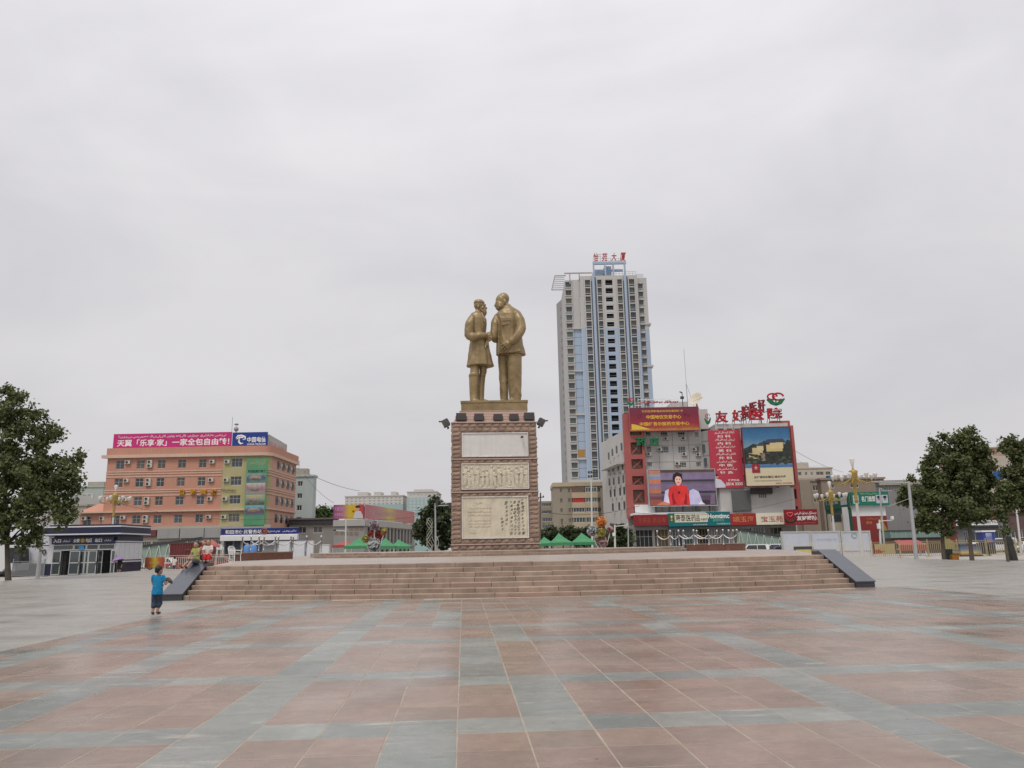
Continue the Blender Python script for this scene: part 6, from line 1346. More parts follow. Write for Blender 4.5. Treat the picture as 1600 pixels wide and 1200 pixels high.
# right-hand railings, boards
xr = [1229, 1269, 1317, 1361, 1404, 1448, 1494, 1539, 1585, 1625]
rl = ['before the first white board', 'before the second white board', 'before the third white board', 'beside the dragon poster', 'before the red stall', 'behind the broad tree and the bins', 'beside the colourful cabinet', 'before the blue kiosk', 'beside the striped pole', 'at the far end near the striped pole']
for i in range(9):
    D0, D1 = 92-i*.6, 92-(i+1)*.6; A, B = at(xr[i], hz(xr[i]), D0), at(xr[i+1], hz(xr[i+1]), D1); railing('railing', A, B, 1.75 if i > 2 else 1.7, M_yrail if i > 2 else M_rail, 'street railing panel %s' % rl[i], 'railings along the street by the trees')
WB = Fr(1290, 96); M_wb = mat('white_board', (.50, .53, .60), .5, .05, .6, streak=.08)
for i, (x0, x1) in enumerate(((1223, 1266), (1270, 1312), (1317, 1359))):
    a = WB.rect(x0, 829+(2-i)*.3, x1, 868); e = tag(empty('display_board', WB.w(a[0], 0, 0), WB.a), 'large blank pale display board, %s from the steps' % ordw[i], 'display board', 'pale display boards behind the railing'); w = a[1]-a[0]; h = a[3]
    block(e, .18, w-.18, 0, .12, h*.25, h-.18, M_wb, 'panel'); block(e, .18, w-.18, .02, .1, .1, h*.25-.05, flat(200, 196, 200), 'lower_panel')
    f = MB(); f.box(0, .18, -.06, .2, 0, h); f.box(w-.18, w, -.06, .2, 0, h); f.box(.18, w-.18, -.06, .2, h-.18, h); f.box(.18, w-.18, -.05, .19, h*.25-.05, h*.25); f.build('frame', M_alu, e)
    if i == 2: q = MB(); q.tube([(w*.45+.3*math.cos(t), -.02, h*.83+.3*math.sin(t)) for t in [2*math.pi*k/12 for k in range(13)]], .06, 5); q.build('emblem', flat(150, 180, 170), e)
    if i == 1: lettering(e, '和田市团结广场', w*.2, w*.85, h*.62, h*.72, -.01, flat(176, 170, 190), 0)
a = WB.rect(1233, 853.5, 1262, 866, -2.8); e, w, h = sign('notice_board', WB, 'dark framed notice with a yellow lower half on the railing before the first white board', 'sign', a, -4.6, flat(70, 74, 78), .1); sheet(e, w, h, [(.08, .08), (.92, .08), (.92, .6), (.08, .6)], flat(206, 190, 120), -.012)
a = WB.rect(1368, 850, 1397, 866, -5); e, w, h = sign('poster', WB, 'yellowed poster with a red dragon shape tied to the railing', 'poster', a, -5, flat(186, 168, 126), .05); sheet(e, w, h, [(.05, .1), (.3, .12), (.5, .3), (.3, .3), (.2, .55), (.12, .4), (.02, .45)], flat(170, 70, 40), -.012)

# ---------------------------------------------------------------- background buildings
def plain_building(name, label, px0, px1, ytop, D, depth, m, rowsz, colsx, glass=None, cols=2, extra=None, y_win=.12, rot=0, frame=None, fw=.09, roof=True, group=None):
    """rowsz: (y0,y1) image rows of windows; colsx: (x0,x1) image columns"""
    F = Fr((px0+px1)/2, D, rot); e = thing(name, F, label, 'building', group); u0, u1 = F.u(px0), F.u(px1); z1 = F.z((px0+px1)/2, ytop); xm = (px0+px1)/2
    hl = [(F.u(a), F.u(b_), F.z(xm, y1), F.z(xm, y0)) for y0, y1 in rowsz for a, b_ in colsx]
    shell(e, u0, u1, z1, depth, hl, m, 0., 'wall', .2); rr = random.Random(int(px0)); g_ = glass or [M_glass, M_glass3]
    for h in hl: window(e, *h, y_win, rr.choice(g_), cols, 1, fw, frame or M_frame, split=False)
    if roof: block(e, u0-.25, u1+.25, -.25, depth+.2, z1, z1+.35, m, 'parapet')
    return F, e, u0, u1, z1
M_mint = mat('mint_wall', (.40, .45, .44), .8, .06, .2, streak=.1)
F, e, u0, u1, z1 = plain_building('apartment_block', 'pale mint apartment block just behind the pink building', 433, 486, 745, 165, 2.5, M_mint, [(752, 760), (771, 779), (789.5, 798), (808, 812)], [(440, 452.5), (461, 469)])
block(e, F.u(446), F.u(475), .3, 2.2, z1, F.z(460, 732), mat('roof_hut', (.36, .33, .28), .8), 'roof_hut'); q = MB(); q.beam((F.u(447), 2.5, F.z(447, 730)), (F.u(457), 2.5, F.z(457, 730)), .1); q.beam((F.u(447), 2.5, F.z(447, 718)), (F.u(457), 2.5, F.z(457, 719)), .1)
for x in (447, 452, 457): q.beam((F.u(x), 2.5, z1), (F.u(x), 2.5, F.z(x, 718)), .1)
q.build('roof_frame', M_grey, e)
M_fw = mat('far_cream', (.50, .48, .45), .8, .05, .05); M_ft = mat('far_teal', (.30, .42, .42), .8, .05, .05)
F, e, u0, u1, z1 = plain_building('apartment_block', 'long cream and teal apartment block far behind the purple billboard', 537, 629, 775.5, 330, 16, M_fw, [(777.5, 780.5), (781.8, 784.6), (786, 789), (790.5, 793.5), (795, 798)], [(539+x, 542.5+x) for x in (0, 7, 14, 20, 27, 36, 43, 50, 57, 63, 70, 77, 83)], fw=.2)
block(e, F.u(580), u1, -.2, 0, 0, F.z(600, 788), M_ft, 'teal_base')
for (a, b_) in ((556, 572), (582, 593), (609, 617)): block(e, F.u(a), F.u(b_), 1, 9, z1, z1+1.9, M_fw, 'roof_hut')
F, e, u0, u1, z1 = plain_building('apartment_block', 'cream and teal apartment block nearest the pedestal on the far side', 635.5, 682, 769, 320, 20, M_fw, [(772, 775), (778, 781.2), (783.5, 786.5), (788, 791.5), (793, 796)], [(640+x, 643+x) for x in (0, 5.5, 12, 17.5, 24, 30, 36)], fw=.2)
block(e, u0-.05, u1+.05, -.25, 0, 0, F.z(655, 777.5), M_ft, 'teal_base'); block(e, F.u(645), F.u(674), 2, 12, z1, F.z(660, 764), M_fw, 'roof_hut')
hl_ = [(F.u(640+x), F.u(643+x), F.z(655, y+3), F.z(655, y)) for y in (779, 784, 789, 794, 799, 804) for x in (0, 5.5, 12, 17.5, 24, 30, 36)]
for h in hl_: window(e, *h, -.33, M_glass, 2, 1, .2, M_frame, split=False)
# low shop building beside the mint block
M_shopg = mat('dull_grey_wall', (.29, .275, .255), .85, .1, .3, streak=.15)
F, e, u0, u1, z1 = plain_building('low_shop', 'grey two-storey shop with a dark sign strip behind the chain posts', 450, 521, 816, 150, 10, M_shopg, [(822, 833)], [(464, 477.5), (488, 503)], cols=2); block(e, u0, u1, -.5, 0, F.z(485, 819), F.z(485, 812), M_dark, 'sign_strip'); block(e, u0, u1, -.7, 4, F.z(485, 812), F.z(485, 809.5), mat('dull_purple', (.16, .12, .12), .8), 'eave')
# building with the billboard wedge
LB = Fr(520.5, 140, 0); lb = thing('corner_building', LB, 'grey two-storey corner building with arched side windows under the purple billboard', 'building')
M_lb = mat('render_grey', (.31, .295, .275), .85, .08, .3, streak=.14)
c0 = LB.u(520.5); c1 = LB.u(569); zT_ = LB.z(545, 812.5); zt2 = LB.z(545, 822)
sx1 = LB.uv(648, 830, 34)[0]; sd = Vector((sx1-c1, 34, 0)); SL = sd.length; sa = math.degrees(math.atan2(sd.y, sd.x))
q = MB(); q.quad((c0, 0, 0), (c1, 0, 0), (c1, 0, zT_), (c0, 0, zT_)); q.quad((c0, 30, 0), (c0, 0, 0), (c0, 0, zT_), (c0, 30, zT_)); q.quad((c0, 0, zT_), (c1, 0, zT_), (sx1, 34, zT_), (c0, 34, zT_)); q.build('front_wall', M_lb, lb)
block(lb, c0-.1, c1+.1, -.25, 0, zt2, zT_, mat('frieze', (.40, .38, .35), .8, .1, .4), 'frieze')
for (x, y) in ((549, 826), (557, 826), (565, 826), (526, 833), (534, 833), (541, 834), (549, 834), (557, 834)): u, z = LB.uv(x, y); q = MB(); q.box(u-.35, u+.35, -.03, 0, z-.3, z+.3); q.build('stain_patch', mat('brown_tile', (.24, .19, .14), .8), lb)
SBF = LB.sub(c1, 0, sa); sb = empty('side_wing', (c1, 0, 0), R(sa)); sb.parent = lb
hl = []
for k in range(13):
    t = .05+.92*k/13; hl.append((SL*t, SL*(t+.042), 3.1, 6.0))
q = MB(); holed(q, 0, SL, 0, zT_, hl+[(SL*.2+SL*.09*k, SL*.25+SL*.09*k, .3, 2.0) for k in range(8)], 0, .3); q.build('side_wall', M_lb, sb)
q = MB(); q.quad((0, .29, .3), (SL, .29, .3), (SL, .29, 6.1), (0, .29, 6.1)); q.build('side_panes', M_dk, sb); q = MB(); q.box(0, SL, -.3, 0, zt2, zT_); q.build('frieze', mat('frieze', (0, 0, 0)), sb); q = MB(); q.box(0, SL, -.12, 0, 2.5, 2.8); q.build('string_course', M_lb, sb)
a = LB.rect(520.5, 788, 568.5, 811); e, w, h = sign('billboard', LB, 'purple and yellow billboard with a person holding fruit on the corner building', 'billboard', a, 0, grad_mat('purple_yellow_print', [(0, (140, 60, 120)), (.3, (180, 110, 120)), (.5, (206, 180, 40)), (.78, (214, 170, 30)), (.84, (190, 70, 60)), (1, (180, 70, 70))], 'X', .05), .3)
lettering(e, '天翼领航 3G', w*.04, w*.48, h*.55, h*.85, -.02, flat(206, 150, 190), .01); lettering(e, '优惠购机 天天', w*.04, w*.5, h*.12, h*.42, -.02, flat(206, 150, 190), .01)
sheet(e, w, h, [(.66, .02), (.70, .4), (.78, .56), (.90, .52), (.98, .2), (.98, .02)], flat(206, 200, 206), -.02, 'shirt'); sheet(e, w, h, ell(.80, .70, .06, .17, 12), flat(214, 160, 130), -.026, 'face'); sheet(e, w, h, ell(.80, .84, .08, .1, 12), flat(60, 40, 40), -.03, 'hair'); sheet(e, w, h, ell(.66, .52, .04, .08, 10), flat(190, 60, 50), -.03, 'fruit')
e = tag(empty('billboard', LB.w(c1, 0, a[2]), LB.a+R(sa)), 'faded pink and yellow billboard running back along the side of the corner building', 'billboard')
q = MB(); q.box(.1, SL*.98, -.1, .1, 0, a[3]-a[2]); q.build('panel', grad_mat('faded_wedge', [(0, (196, 120, 130)), (.3, (200, 150, 140)), (.45, (206, 190, 100)), (.6, (196, 130, 120)), (1, (190, 110, 110))], 'X', .06), e)
lettering(e, '天翼领航优惠购机天天有好礼送不停', SL*.05, SL*.95, (a[3]-a[2])*.3, (a[3]-a[2])*.75, -.12, flat(206, 170, 170), 0)
q = MB()
for k in range(12): q.beam((SL*k/12+.5, .3, -.2), (SL*k/12+.5, .3, 2.2), .1)
o = q.build('struts', M_grey, e); o['kind'] = 'stuff'
# tan apartment block beside the clinic
M_tan = mat('tan_wall', (.30, .265, .21), .85, .08, .2, streak=.14); M_tanl = mat('tan_balcony', (.44, .365, .25), .8, .08, .3, streak=.1)
TB = Fr(905, 175); tb = thing('apartment_block', TB, 'tan five-storey apartment block with projecting balconies below the tower', 'building')
def TQ(zx, zy, off=0.): return TB.uv(820+zx/8, 730+zy/8, off)
u0, u1 = TQ(365, 500)[0], TQ(1015, 500)[0]; z1 = TQ(600, 240)[1]
rw = [(265, 318), (388, 442), (512, 565), (640, 695), (768, 820)]; hl = [(TQ(a, 400)[0], TQ(b_, 400)[0], TQ(600, y1)[1], TQ(600, y0)[1]) for y0, y1 in rw for a, b_ in ((440, 472), (542, 575), (918, 950))]
shell(tb, u0, u1, z1, 12, hl, M_tan, 0., 'wall', .2)
for h in hl: window(tb, *h, .1, M_glass3, 2, 1, .08, mat('tan_frame', (.35, .3, .24), .7), split=False)
block(tb, u0-.2, u1+.2, -.3, 12, z1, z1+.9, M_tanl, 'parapet')
for i, (y0, y1) in enumerate(rw):
    a, b_ = TQ(600, 400, -1.4)[0], TQ(905, 400, -1.4)[0]; za, zb_ = TQ(700, y1-3, -1.4)[1], TQ(700, y0-15, -1.4)[1]; m = (a+b_)/2
    window(tb, a, m-.1, za, zb_, -1.4, [M_glass3, M_red, M_glass, M_glass, M_glass][i] if i < 2 else M_glass, 4, 1, .09, [M_hr, M_hr, M_frame, M_frame, M_frame][i]); window(tb, m+.1, b_, za, zb_, -1.4, [M_glass2, M_glass2, M_glass, M_glass3, M_glass][i], 4, 1, .09, M_frame)
    zc = TQ(700, y1+66, -1.4)[1]; q = MB(); q.box(a-.2, b_+.2, -1.5, 0, zc, za); q.build('balcony', M_tanl, tb); q = MB(); q.box(a, b_, -1.25, 0, za, zb_); q.build('balcony_room', M_black, tb)
LW = Fr(859, 185); e = thing('apartment_wing', LW, 'lower tan wing with glazed loggias between the pedestal and the tan block', 'building'); lu0, lu1 = LW.u(843), LW.u(868); lz = LW.z(855, 783)
hl = [(LW.u(848.5), LW.u(864), LW.z(855, y1), LW.z(855, y0)) for y0, y1 in ((786, 791), (797.5, 802.5), (809, 815), (820, 825.5))]; shell(e, lu0, lu1, lz, 8, hl, M_tan, 0., 'wall')
for h in hl: window(e, *h, .1, M_glass, 6, 1, .07, split=False)
# ---- right-hand background
M_tan2 = mat('ochre_wall', (.30, .255, .20), .85, .1, .2, streak=.16)
F, e, u0, u1, z1 = plain_building('tan_building', 'tan building with small windows beside the clinic and behind the lamps', 1238, 1298, 752, 165, 12, M_tan2, [(758, 766.5), (776, 785)], [(1254, 1256.5), (1278, 1287)])
block(e, F.u(1256), F.u(1273), -.7, 0, 0, z1, M_tan2, 'stair_bay'); block(e, u0, F.u(1290), 2, 8, z1, z1+.8, M_beige, 'roof_edge')
F, e, u0, u1, z1 = plain_building('apartment_block', 'cream apartment block with roof clutter far behind the golden street lamps', 1240, 1312, 732, 260, 14, mat('far_beige', (.44, .40, .33), .8, .06, .1, streak=.1), [(737, 742.5)], [(1241, 1249), (1252, 1263), (1268, 1272), (1277, 1281), (1286, 1298), (1301, 1309)])
block(e, F.u(1246), F.u(1277), 1, 9, z1, F.z(1262, 722), mat('far_beige', (0, 0, 0)), 'roof_hut'); block(e, F.u(1244), F.u(1312), -2.5, 0, 0, F.z(1280, 747), mat('far_pink', (.40, .31, .28), .8, .15, .3), 'lower_block')
q = MB(); q.beam((F.u(1283), .5, F.z(1283, 728)), (F.u(1300), .5, F.z(1300, 727.5)), .15); q.beam((F.u(1283), .5, z1), (F.u(1283), .5, F.z(1283, 728)), .12); q.beam((F.u(1300), .5, z1), (F.u(1300), .5, F.z(1300, 727.5)), .12); q.build('roof_frame', M_frame, e)
F, e, u0, u1, z1 = plain_building('brown_building', 'brown building with a flat roof behind the green hoarding', 1292, 1392, 749, 150, 2, mat('brown_wall', (.27, .215, .17), .85, .12, .2, streak=.16), [(756, 762)], [(1304, 1313), (1338, 1352)])
for (x, y) in ((1307, 747), (1318, 748), (1330, 745), (1347, 746), (1362, 748)): block(e, F.u(x), F.u(x+7), .5, 1.9, z1, z1+.9, [M_white, M_grey, M_blue][x % 3], 'roof_tank')
F, e, u0, u1, z1 = plain_building('grey_building', 'bare grey concrete building with a glazed upper strip beside the broad tree', 1386, 1462, 753, 140, 2, mat('bare_concrete', (.25, .24, .235), .85, .1, .15, streak=.2), [(757, 766)], [(1388, 1395), (1396, 1404)], cols=3)
block(e, u0-.3, u1, -.4, 0, z1-.5, z1+.1, M_beige, 'eave')
# corner shop with the green hoarding
GS = Fr(1352, 128); gs = thing('corner_shop', GS, 'corner shop with white upper wall and red shopfront under the green hoarding', 'building')
gu0, gu1 = GS.u(1331), GS.u(1391); zA = GS.z(1360, 791); zR = GS.z(1360, 806)
block(gs, gu0, gu1, .4, 2.6, 0, zA, M_white, 'upper_wall'); block(gs, gu0+.4, gu1, .3, .42, 0, zR, flat(140, 50, 50, name='shop_dull_red'), 'red_front'); block(gs, GS.u(1312), gu0+.4, 3, 4, 0, zA*.86, mat('shop_beige', (.38, .33, .26), .8, .1, .3), 'side_wall'); block(gs, GS.u(1314), GS.u(1330), 2.9, 3.0, GS.z(1320, 814), GS.z(1320, 802), M_dk, 'dark_opening')
q = MB(); q.add([(GS.u(1378), .25, 0), (gu1-.1, .25, 0), (gu1-.1, .25, zR*.6), (GS.u(1380), .25, zR)], [(0, 1, 2, 3)]); q.build('tilted_awning', flat(160, 140, 70), gs)
for (t, x0, x1, y0, y1) in (('شىرىنلىك', 1354, 1372, 808, 812), ('美味', 1354, 1363, 814, 819)): a = GS.uv(x0, y1, .2); b_ = GS.uv(x1, y0, .2); lettering(gs, t, a[0], b_[0], a[1], b_[1], .28, M_goldl, .0, rtl=t[0] > 'آ' and t[0] < '\u07ff')
a = GS.rect(1331, 768, 1387.5, 790, -.2); e, w, h = sign('green_hoarding', GS, 'green hoarding with white characters and two portraits on the corner shop', 'sign', a, -.2, flat(24, 116, 96, name='hoarding_green'), .4)
lettering(e, '名门造型', w*.27, w*.64, h*.28, h*.68, -.02, M_pale_let, .02); lettering(e, 'ساتىراشخانا', w*.25, w*.7, h*.80, h*.94, -.02, flat(206, 206, 150), 0, rtl=True)
for x in (.05, .66, .82): sheet(e, w, h, [(x, .14), (x+.15, .14), (x+.15, .76), (x, .76)], flat(190, 200, 206), -.012, 'portrait'); sheet(e, w, h, ell(x+.075, .48, .035, .14, 12), flat(160, 120, 110), -.018, 'face'); sheet(e, w, h, ell(x+.075, .60, .05, .1, 12), flat(30, 36, 60), -.024, 'hair')
A = GS.w(GS.u(1331), -.2, 0); Bp = at(1294, hz(1294), 138); d = Vector((A.x-Bp.x, A.y-Bp.y, 0)); e = tag(empty('green_hoarding', (Bp.x, Bp.y, GS.o.z+a[2]), math.atan2(d.y, d.x)), 'darker green hoarding running back from the corner shop towards the lamps', 'sign')
q = MB(); q.box(0, d.length, 0, .3, -.3, h-.1); q.build('panel', flat(26, 84, 70), e); lettering(e, '门造型', d.length*.08, d.length*.6, h*.25, h*.65, -.02, flat(170, 186, 180), .01); sheet(e, d.length, h, [(.7, .1), (.95, .1), (.95, .7), (.7, .7)], flat(170, 180, 180), -.012, 'portrait')
q = MB(); q.box(0, d.length, .1, .4, -(GS.z(1340, 790)+.2), -.32); q.build('green_net_wall', flat(36, 76, 64), e)
# bank at the far right
BK = Fr(1545, 122); bk = thing('bank_building', BK, 'low grey bank with a white sign behind the trees', 'building'); hl = [(BK.u(a), BK.u(b_), .2, BK.z(1540, 829)) for a, b_ in ((1507, 1514), (1518, 1532), (1536, 1550), (1555, 1568))]
bu0, bu1 = BK.u(1491), BK.u(1572); shell(bk, bu0, bu1, BK.z(1530, 821), 10, hl, mat('bank_grey', (.22, .22, .225), .7, .1, .4), 0., 'wall')
for h in hl: window(bk, *h, .1, M_glass, 2, 1, .09)
block(bk, bu0, bu1, .5, 10, BK.z(1530, 821), BK.z(1530, 797), mat('bank_upper', (.30, .22, .19), .8, .12, .3), 'upper_wall'); block(bk, BK.u(1530), BK.u(1565), .3, .5, BK.z(1545, 810), BK.z(1545, 798), flat(170, 50, 56), 'red_board')
a = BK.rect(1492, 811, 1567, 821.5, -.5); e, w, h = sign('bank_sign', BK, 'white bank sign with a red logo and dark characters behind the slim tree', 'sign', a, -.5, M_white, .5)
lettering(e, '中国农业银行', w*.38, w*.74, h*.25, h*.72, -.02, M_blk, .02); lettering(e, 'ABC', w*.17, w*.32, h*.3, h*.72, -.02, M_blk, .02); lettering(e, 'بانكا', w*.77, w*.95, h*.25, h*.75, -.02, M_blk, .0, rtl=True)
sheet(e, w, h, [(.07, .55), (.115, .12), (.165, .5), (.12, .9)], flat(190, 40, 50), -.02, 'logo'); block(bk, bu0, bu1, -.9, 0, BK.z(1530, 823.5), BK.z(1530, 822), M_dark, 'eave')
F, e, u0, u1, z1 = plain_building('brick_tower', 'pinkish six-storey block rising behind the trees at the frame edge', 1540, 1640, 700, 190, 16, mat('pink_block', (.40, .27, .22), .8, .1, .15, streak=.12), [(711, 724), (736, 749), (762, 775)], [(1559, 1568), (1580, 1590)], cols=3)
block(e, F.u(1558), u1, -.3, 0, F.z(1570, 776), F.z(1570, 712), mat('pale_block', (.42, .37, .31), .8, .1, .2), 'pale_front'); block(e, F.u(1566), F.u(1580), -.6, -.3, F.z(1570, 748), F.z(1570, 736), flat(40, 90, 160), 'blue_panel')
F, e, u0, u1, z1 = plain_building('dark_shops', 'dark shopfront row at the right edge of the view', 1571, 1660, 802, 130, 8, mat('dull_maroon', (.13, .08, .075), .8, .15, .3), [(826, 840)], [(1575, 1588), (1592, 1606)])
# greenish glass gallery under the grey building
F = Fr(1433, 118); e = thing('glass_gallery', F, 'low green glass gallery under the grey concrete building', 'building'); u0, u1 = F.u(1393), F.u(1475); block(e, u0, u1, 0, 4, F.z(1430, 840), F.z(1430, 830), mat('green_glass', (.16, .27, .23), .12, .2, .5, spec=.7), 'glass'); block(e, u0, u1, -.1, 4.1, F.z(1430, 830), F.z(1430, 828), M_dark, 'roof'); block(e, u0, u1, .2, 4, 0, F.z(1430, 840), mat('gallery_base', (.10, .065, .055), .8), 'base')
for i in range(12): x = u0+(u1-u0)*i/11; block(e, x-.05, x+.05, -.05, 0, F.z(1430, 840), F.z(1430, 830), M_grey, 'mullion')
# left background
F, e, u0, u1, z1 = plain_building('apartment_block', 'pale green apartment block seen between the left tree and the pink building', 60, 152, 762, 210, 12, mat('pale_green_wall', (.36, .40, .37), .8, .06, .1, streak=.12), [(773, 779), (785, 790)], [(96, 103), (108, 112), (120, 125), (128, 132)]); block(e, F.u(120), F.u(146), 2, 8, z1, F.z(135, 752), M_beige, 'roof_hut')
F, e, u0, u1, z1 = plain_building('plain_house', 'blank pale grey house wall beside the pink annex', 112, 166, 774, 168, 8, mat('pale_plaster', (.42, .42, .40), .8, .06, .2, streak=.1), [(786, 789)], [(150, 153)], roof=False); 
F, e, u0, u1, z1 = plain_building('low_building', 'low pale building behind the booth roof, left of the pink annex', -40, 128, 792, 150, 8, mat('pale_tan', (.38, .36, .32), .8, .1, .2, streak=.1), [(805, 815)], [(90, 96), (104, 110)], roof=True)

# ---------------------------------------------------------------- container, ramp canopies
F = Fr(292, 104, 0); a = F.rect(265, 847, 329, 871); e = tag(empty('shipping_container', F.w(a[0], 0, 0), F.a), 'dark red corrugated shipping container behind the seated children', 'container'); M_cont = mat('container_red', (.15, .035, .035), .6, .15, .5, streak=.2); w = a[1]-a[0]; h = a[3]
q = MB(); n_ = 60; pts = []
for i in range(n_+1): x = w*i/n_; y = 0 if (i//2) % 2 else .07; pts.append((x, y))
for (x0, y0), (x1, y1) in zip(pts, pts[1:]): q.quad((x0, y0, .2), (x1, y1, .2), (x1, y1, h-.15), (x0, y0, h-.15))
q.build('corrugated_side', M_cont, e)
q = MB(); q.box(0, w, -.02, .1, .0, .2); q.box(0, w, -.02, .1, h-.15, h); q.box(-.02, .12, -.03, .12, .0, h); q.box(w-.12, w+.02, -.03, .12, .0, h); q.box(0, w, .08, 2.4, .05, h-.02); q.build('frame', M_cont, e)
q = MB(); q.box(w*.38, w*.385, -.05, 0, .2, h-.2); q.box(w*.56, w*.565, -.05, 0, .2, h-.2); q.box(w*.38, w*.565, -.05, 0, h*.45, h*.48); q.box(w*.38, w*.565, -.05, 0, h*.7, h*.73); q.build('door_frame', mat('container_trim', (.22, .09, .08), .6), e)
M_gg = mat('ramp_glass', (.26, .35, .29), .25, .12, .6, spec=.5)
def ramp_canopy(label, pts_l, pts_r, yb, D):
    F = Fr(pts_l[0], D); e = thing('ramp_canopy', F, label, 'canopy', None); (xa, ya), (xb, yb_) = pts_l, pts_r
    A = F.uv(xa, ya); B = F.uv(xb, yb_); q = MB(); q.add([(A[0], 0, 0), (B[0], 0, 0), (B[0], 0, B[1]), (A[0], 0, A[1])], [(0, 1, 2, 3)]); q.quad((A[0], 0, A[1]), (B[0], 0, B[1]), (B[0], 5, B[1]), (A[0], 5, A[1])); q.build('glass', M_gg, e)
    q = MB(); q.beam((A[0], -.05, A[1]), (B[0], -.05, B[1]), .3, .3); q.build('eave', M_dark, e); n = 7
    def top(u): return A[1]+(B[1]-A[1])*(u-A[0])/(B[0]-A[0])
    for k in range(n):
        u0 = A[0]+(B[0]-A[0])*k/n; u1 = A[0]+(B[0]-A[0])*(k+.5)/n; u2 = A[0]+(B[0]-A[0])*(k+1)/n
        q = MB(); q.beam((u0, -.1, .3), (u1, -.1, top(u1)-.15), .07); q.beam((u1, -.1, top(u1)-.15), (u2, -.1, .3), .07); q.build('brace', M_frame, e)
    q = MB(); q.beam((A[0], -.1, .3), (B[0], -.1, .3), .15); q.build('bottom_rail', M_frame, e)
ramp_canopy('sloping green glass ramp canopy with white braces between booth and container', (212, 855), (316, 840.5), 0, 108)
ramp_canopy('sloping green glass ramp canopy with white braces behind the white cars', (1150, 826.5), (1236, 840), 0, 118)

# ---------------------------------------------------------------- tents, flower spheres, street poles
M_tent = mat('tent_green', (.05, .235, .10), .6, .08, 1.); M_cloth_r = mat('awning_red', (.34, .07, .065), .7, .1)
def tent(label, x0, xp, x1, yp, ye, D, m=None):
    F = Fr((x0+x1)/2, D); e = thing('canopy_tent', F, label, 'tent', 'green pop-up tents behind the terrace' if m is None else None); m = m or M_tent
    a, b_ = F.u(x0), F.u(x1); zp = F.z(xp, yp); ze = F.z((x0+x1)/2, ye); up = F.u(xp); w = b_-a; dp = w; q = MB(); n = 8
    # peaked roof with a slack, slightly hollow slope
    cor = [(a, 0), (b_, 0), (b_, dp), (a, dp)]; ctr = (up, dp/2)
    for i in range(4):
        p, r_ = cor[i], cor[(i+1) % 4]
        for j in range(n):
            t0, t1 = j/n, (j+1)/n
            def L2(pt, t): z = ze+(zp-ze)*(t**1.35); return (pt[0]+(ctr[0]-pt[0])*t, pt[1]+(ctr[1]-pt[1])*t, z)
            if j < n-1: q.add([L2(p, t0), L2(r_, t0), L2(r_, t1), L2(p, t1)], [(0, 1, 2, 3)])
            else: q.add([L2(p, t0), L2(r_, t0), L2(p, t1)], [(0, 1, 2)])
    q.build('roof', m, e); v = MB()
    for i in range(4): p, r_ = cor[i], cor[(i+1) % 4]; v.add([(p[0], p[1], ze), (r_[0], r_[1], ze), (r_[0], r_[1], ze-.32), (p[0], p[1], ze-.32)], [(0, 1, 2, 3)])
    v.build('valance', m, e)
    for p in cor: q = MB(); q.tube([(p[0]*.97+up*.03, p[1]*.97+ctr[1]*.03, 0), (p[0]*.97+up*.03, p[1]*.97+ctr[1]*.03, ze)], .035, 6); q.build('leg', M_frame, e)
    lettering(e, '中国移动', up-w*.12, up+w*.14, ze+(zp-ze)*.16, ze+(zp-ze)*.28, dp/2*.12, flat(170, 214, 180), 0) if m is M_tent else None
    return e
tent('green pop-up tent left of the flower spheres, nearest the red awning', 537, 558, 577, 839.5, 853, 92); tent('green pop-up tent just behind the grey flower sphere', 588, 599.5, 616, 840, 853, 96); tent('green pop-up tent between the flower spheres and the lattice column', 610, 620, 641, 842.5, 853.5, 100)
tent('partly hidden green tent right against the pedestal', 838, 851, 868, 838.5, 849, 92); tent('green pop-up tent second from the pedestal towards the tower', 859, 874.5, 896, 832.5, 847.5, 88); tent('green pop-up tent beside the pink flower sphere', 894, 911, 934, 832, 847, 90)
tent('red awning tent beside the white street pole', 519, 538, 549, 844, 851.5, 100, M_cloth_r)
def flower_mat(name, cols):
    m = bpy.data.materials.new(name); m.use_nodes = True; N, L = nodes_of(m.node_tree); o = N('ShaderNodeOutputMaterial'); b = N('ShaderNodeBsdfPrincipled', ins={'Roughness': .8}); L(b.outputs[0], o.inputs[0])
    tc = N('ShaderNodeTexCoord'); v = N('ShaderNodeTexVoronoi', ins={'Scale': 5.}); L(tc.outputs['Object'], v.inputs['Vector']); r = N('ShaderNodeValToRGB'); r.color_ramp.interpolation = 'CONSTANT'; sp = N('ShaderNodeSeparateColor'); L(v.outputs['Color'], sp.inputs[0]); L(sp.outputs[0], r.inputs[0]); el = r.color_ramp.elements
    while len(el) < len(cols): el.new(.5)
    for i, (e_, c) in enumerate(zip(el, cols)): e_.position = i/len(cols); e_.color = (*srgb(*c, .9), 1)
    L(r.outputs[0], b.inputs['Base Color']); return m
FM = {'pink': flower_mat('flowers_pink', [(150, 90, 110), (190, 150, 160), (110, 60, 70), (200, 170, 176), (90, 100, 70)]), 'grey': flower_mat('flowers_grey', [(110, 120, 120), (170, 180, 186), (70, 80, 80), (196, 200, 200)]), 'red': flower_mat('flowers_red', [(130, 34, 30), (170, 60, 50), (80, 20, 20), (190, 110, 90)]), 'orange': flower_mat('flowers_orange', [(196, 90, 40), (220, 130, 60), (150, 60, 30), (226, 170, 80)]), 'yellow': flower_mat('flowers_yellow', [(150, 150, 60), (190, 180, 90), (100, 100, 40), (130, 60, 60)]), 'mauve': flower_mat('flowers_mauve', [(120, 100, 106), (160, 140, 150), (90, 70, 76), (180, 170, 176)])}
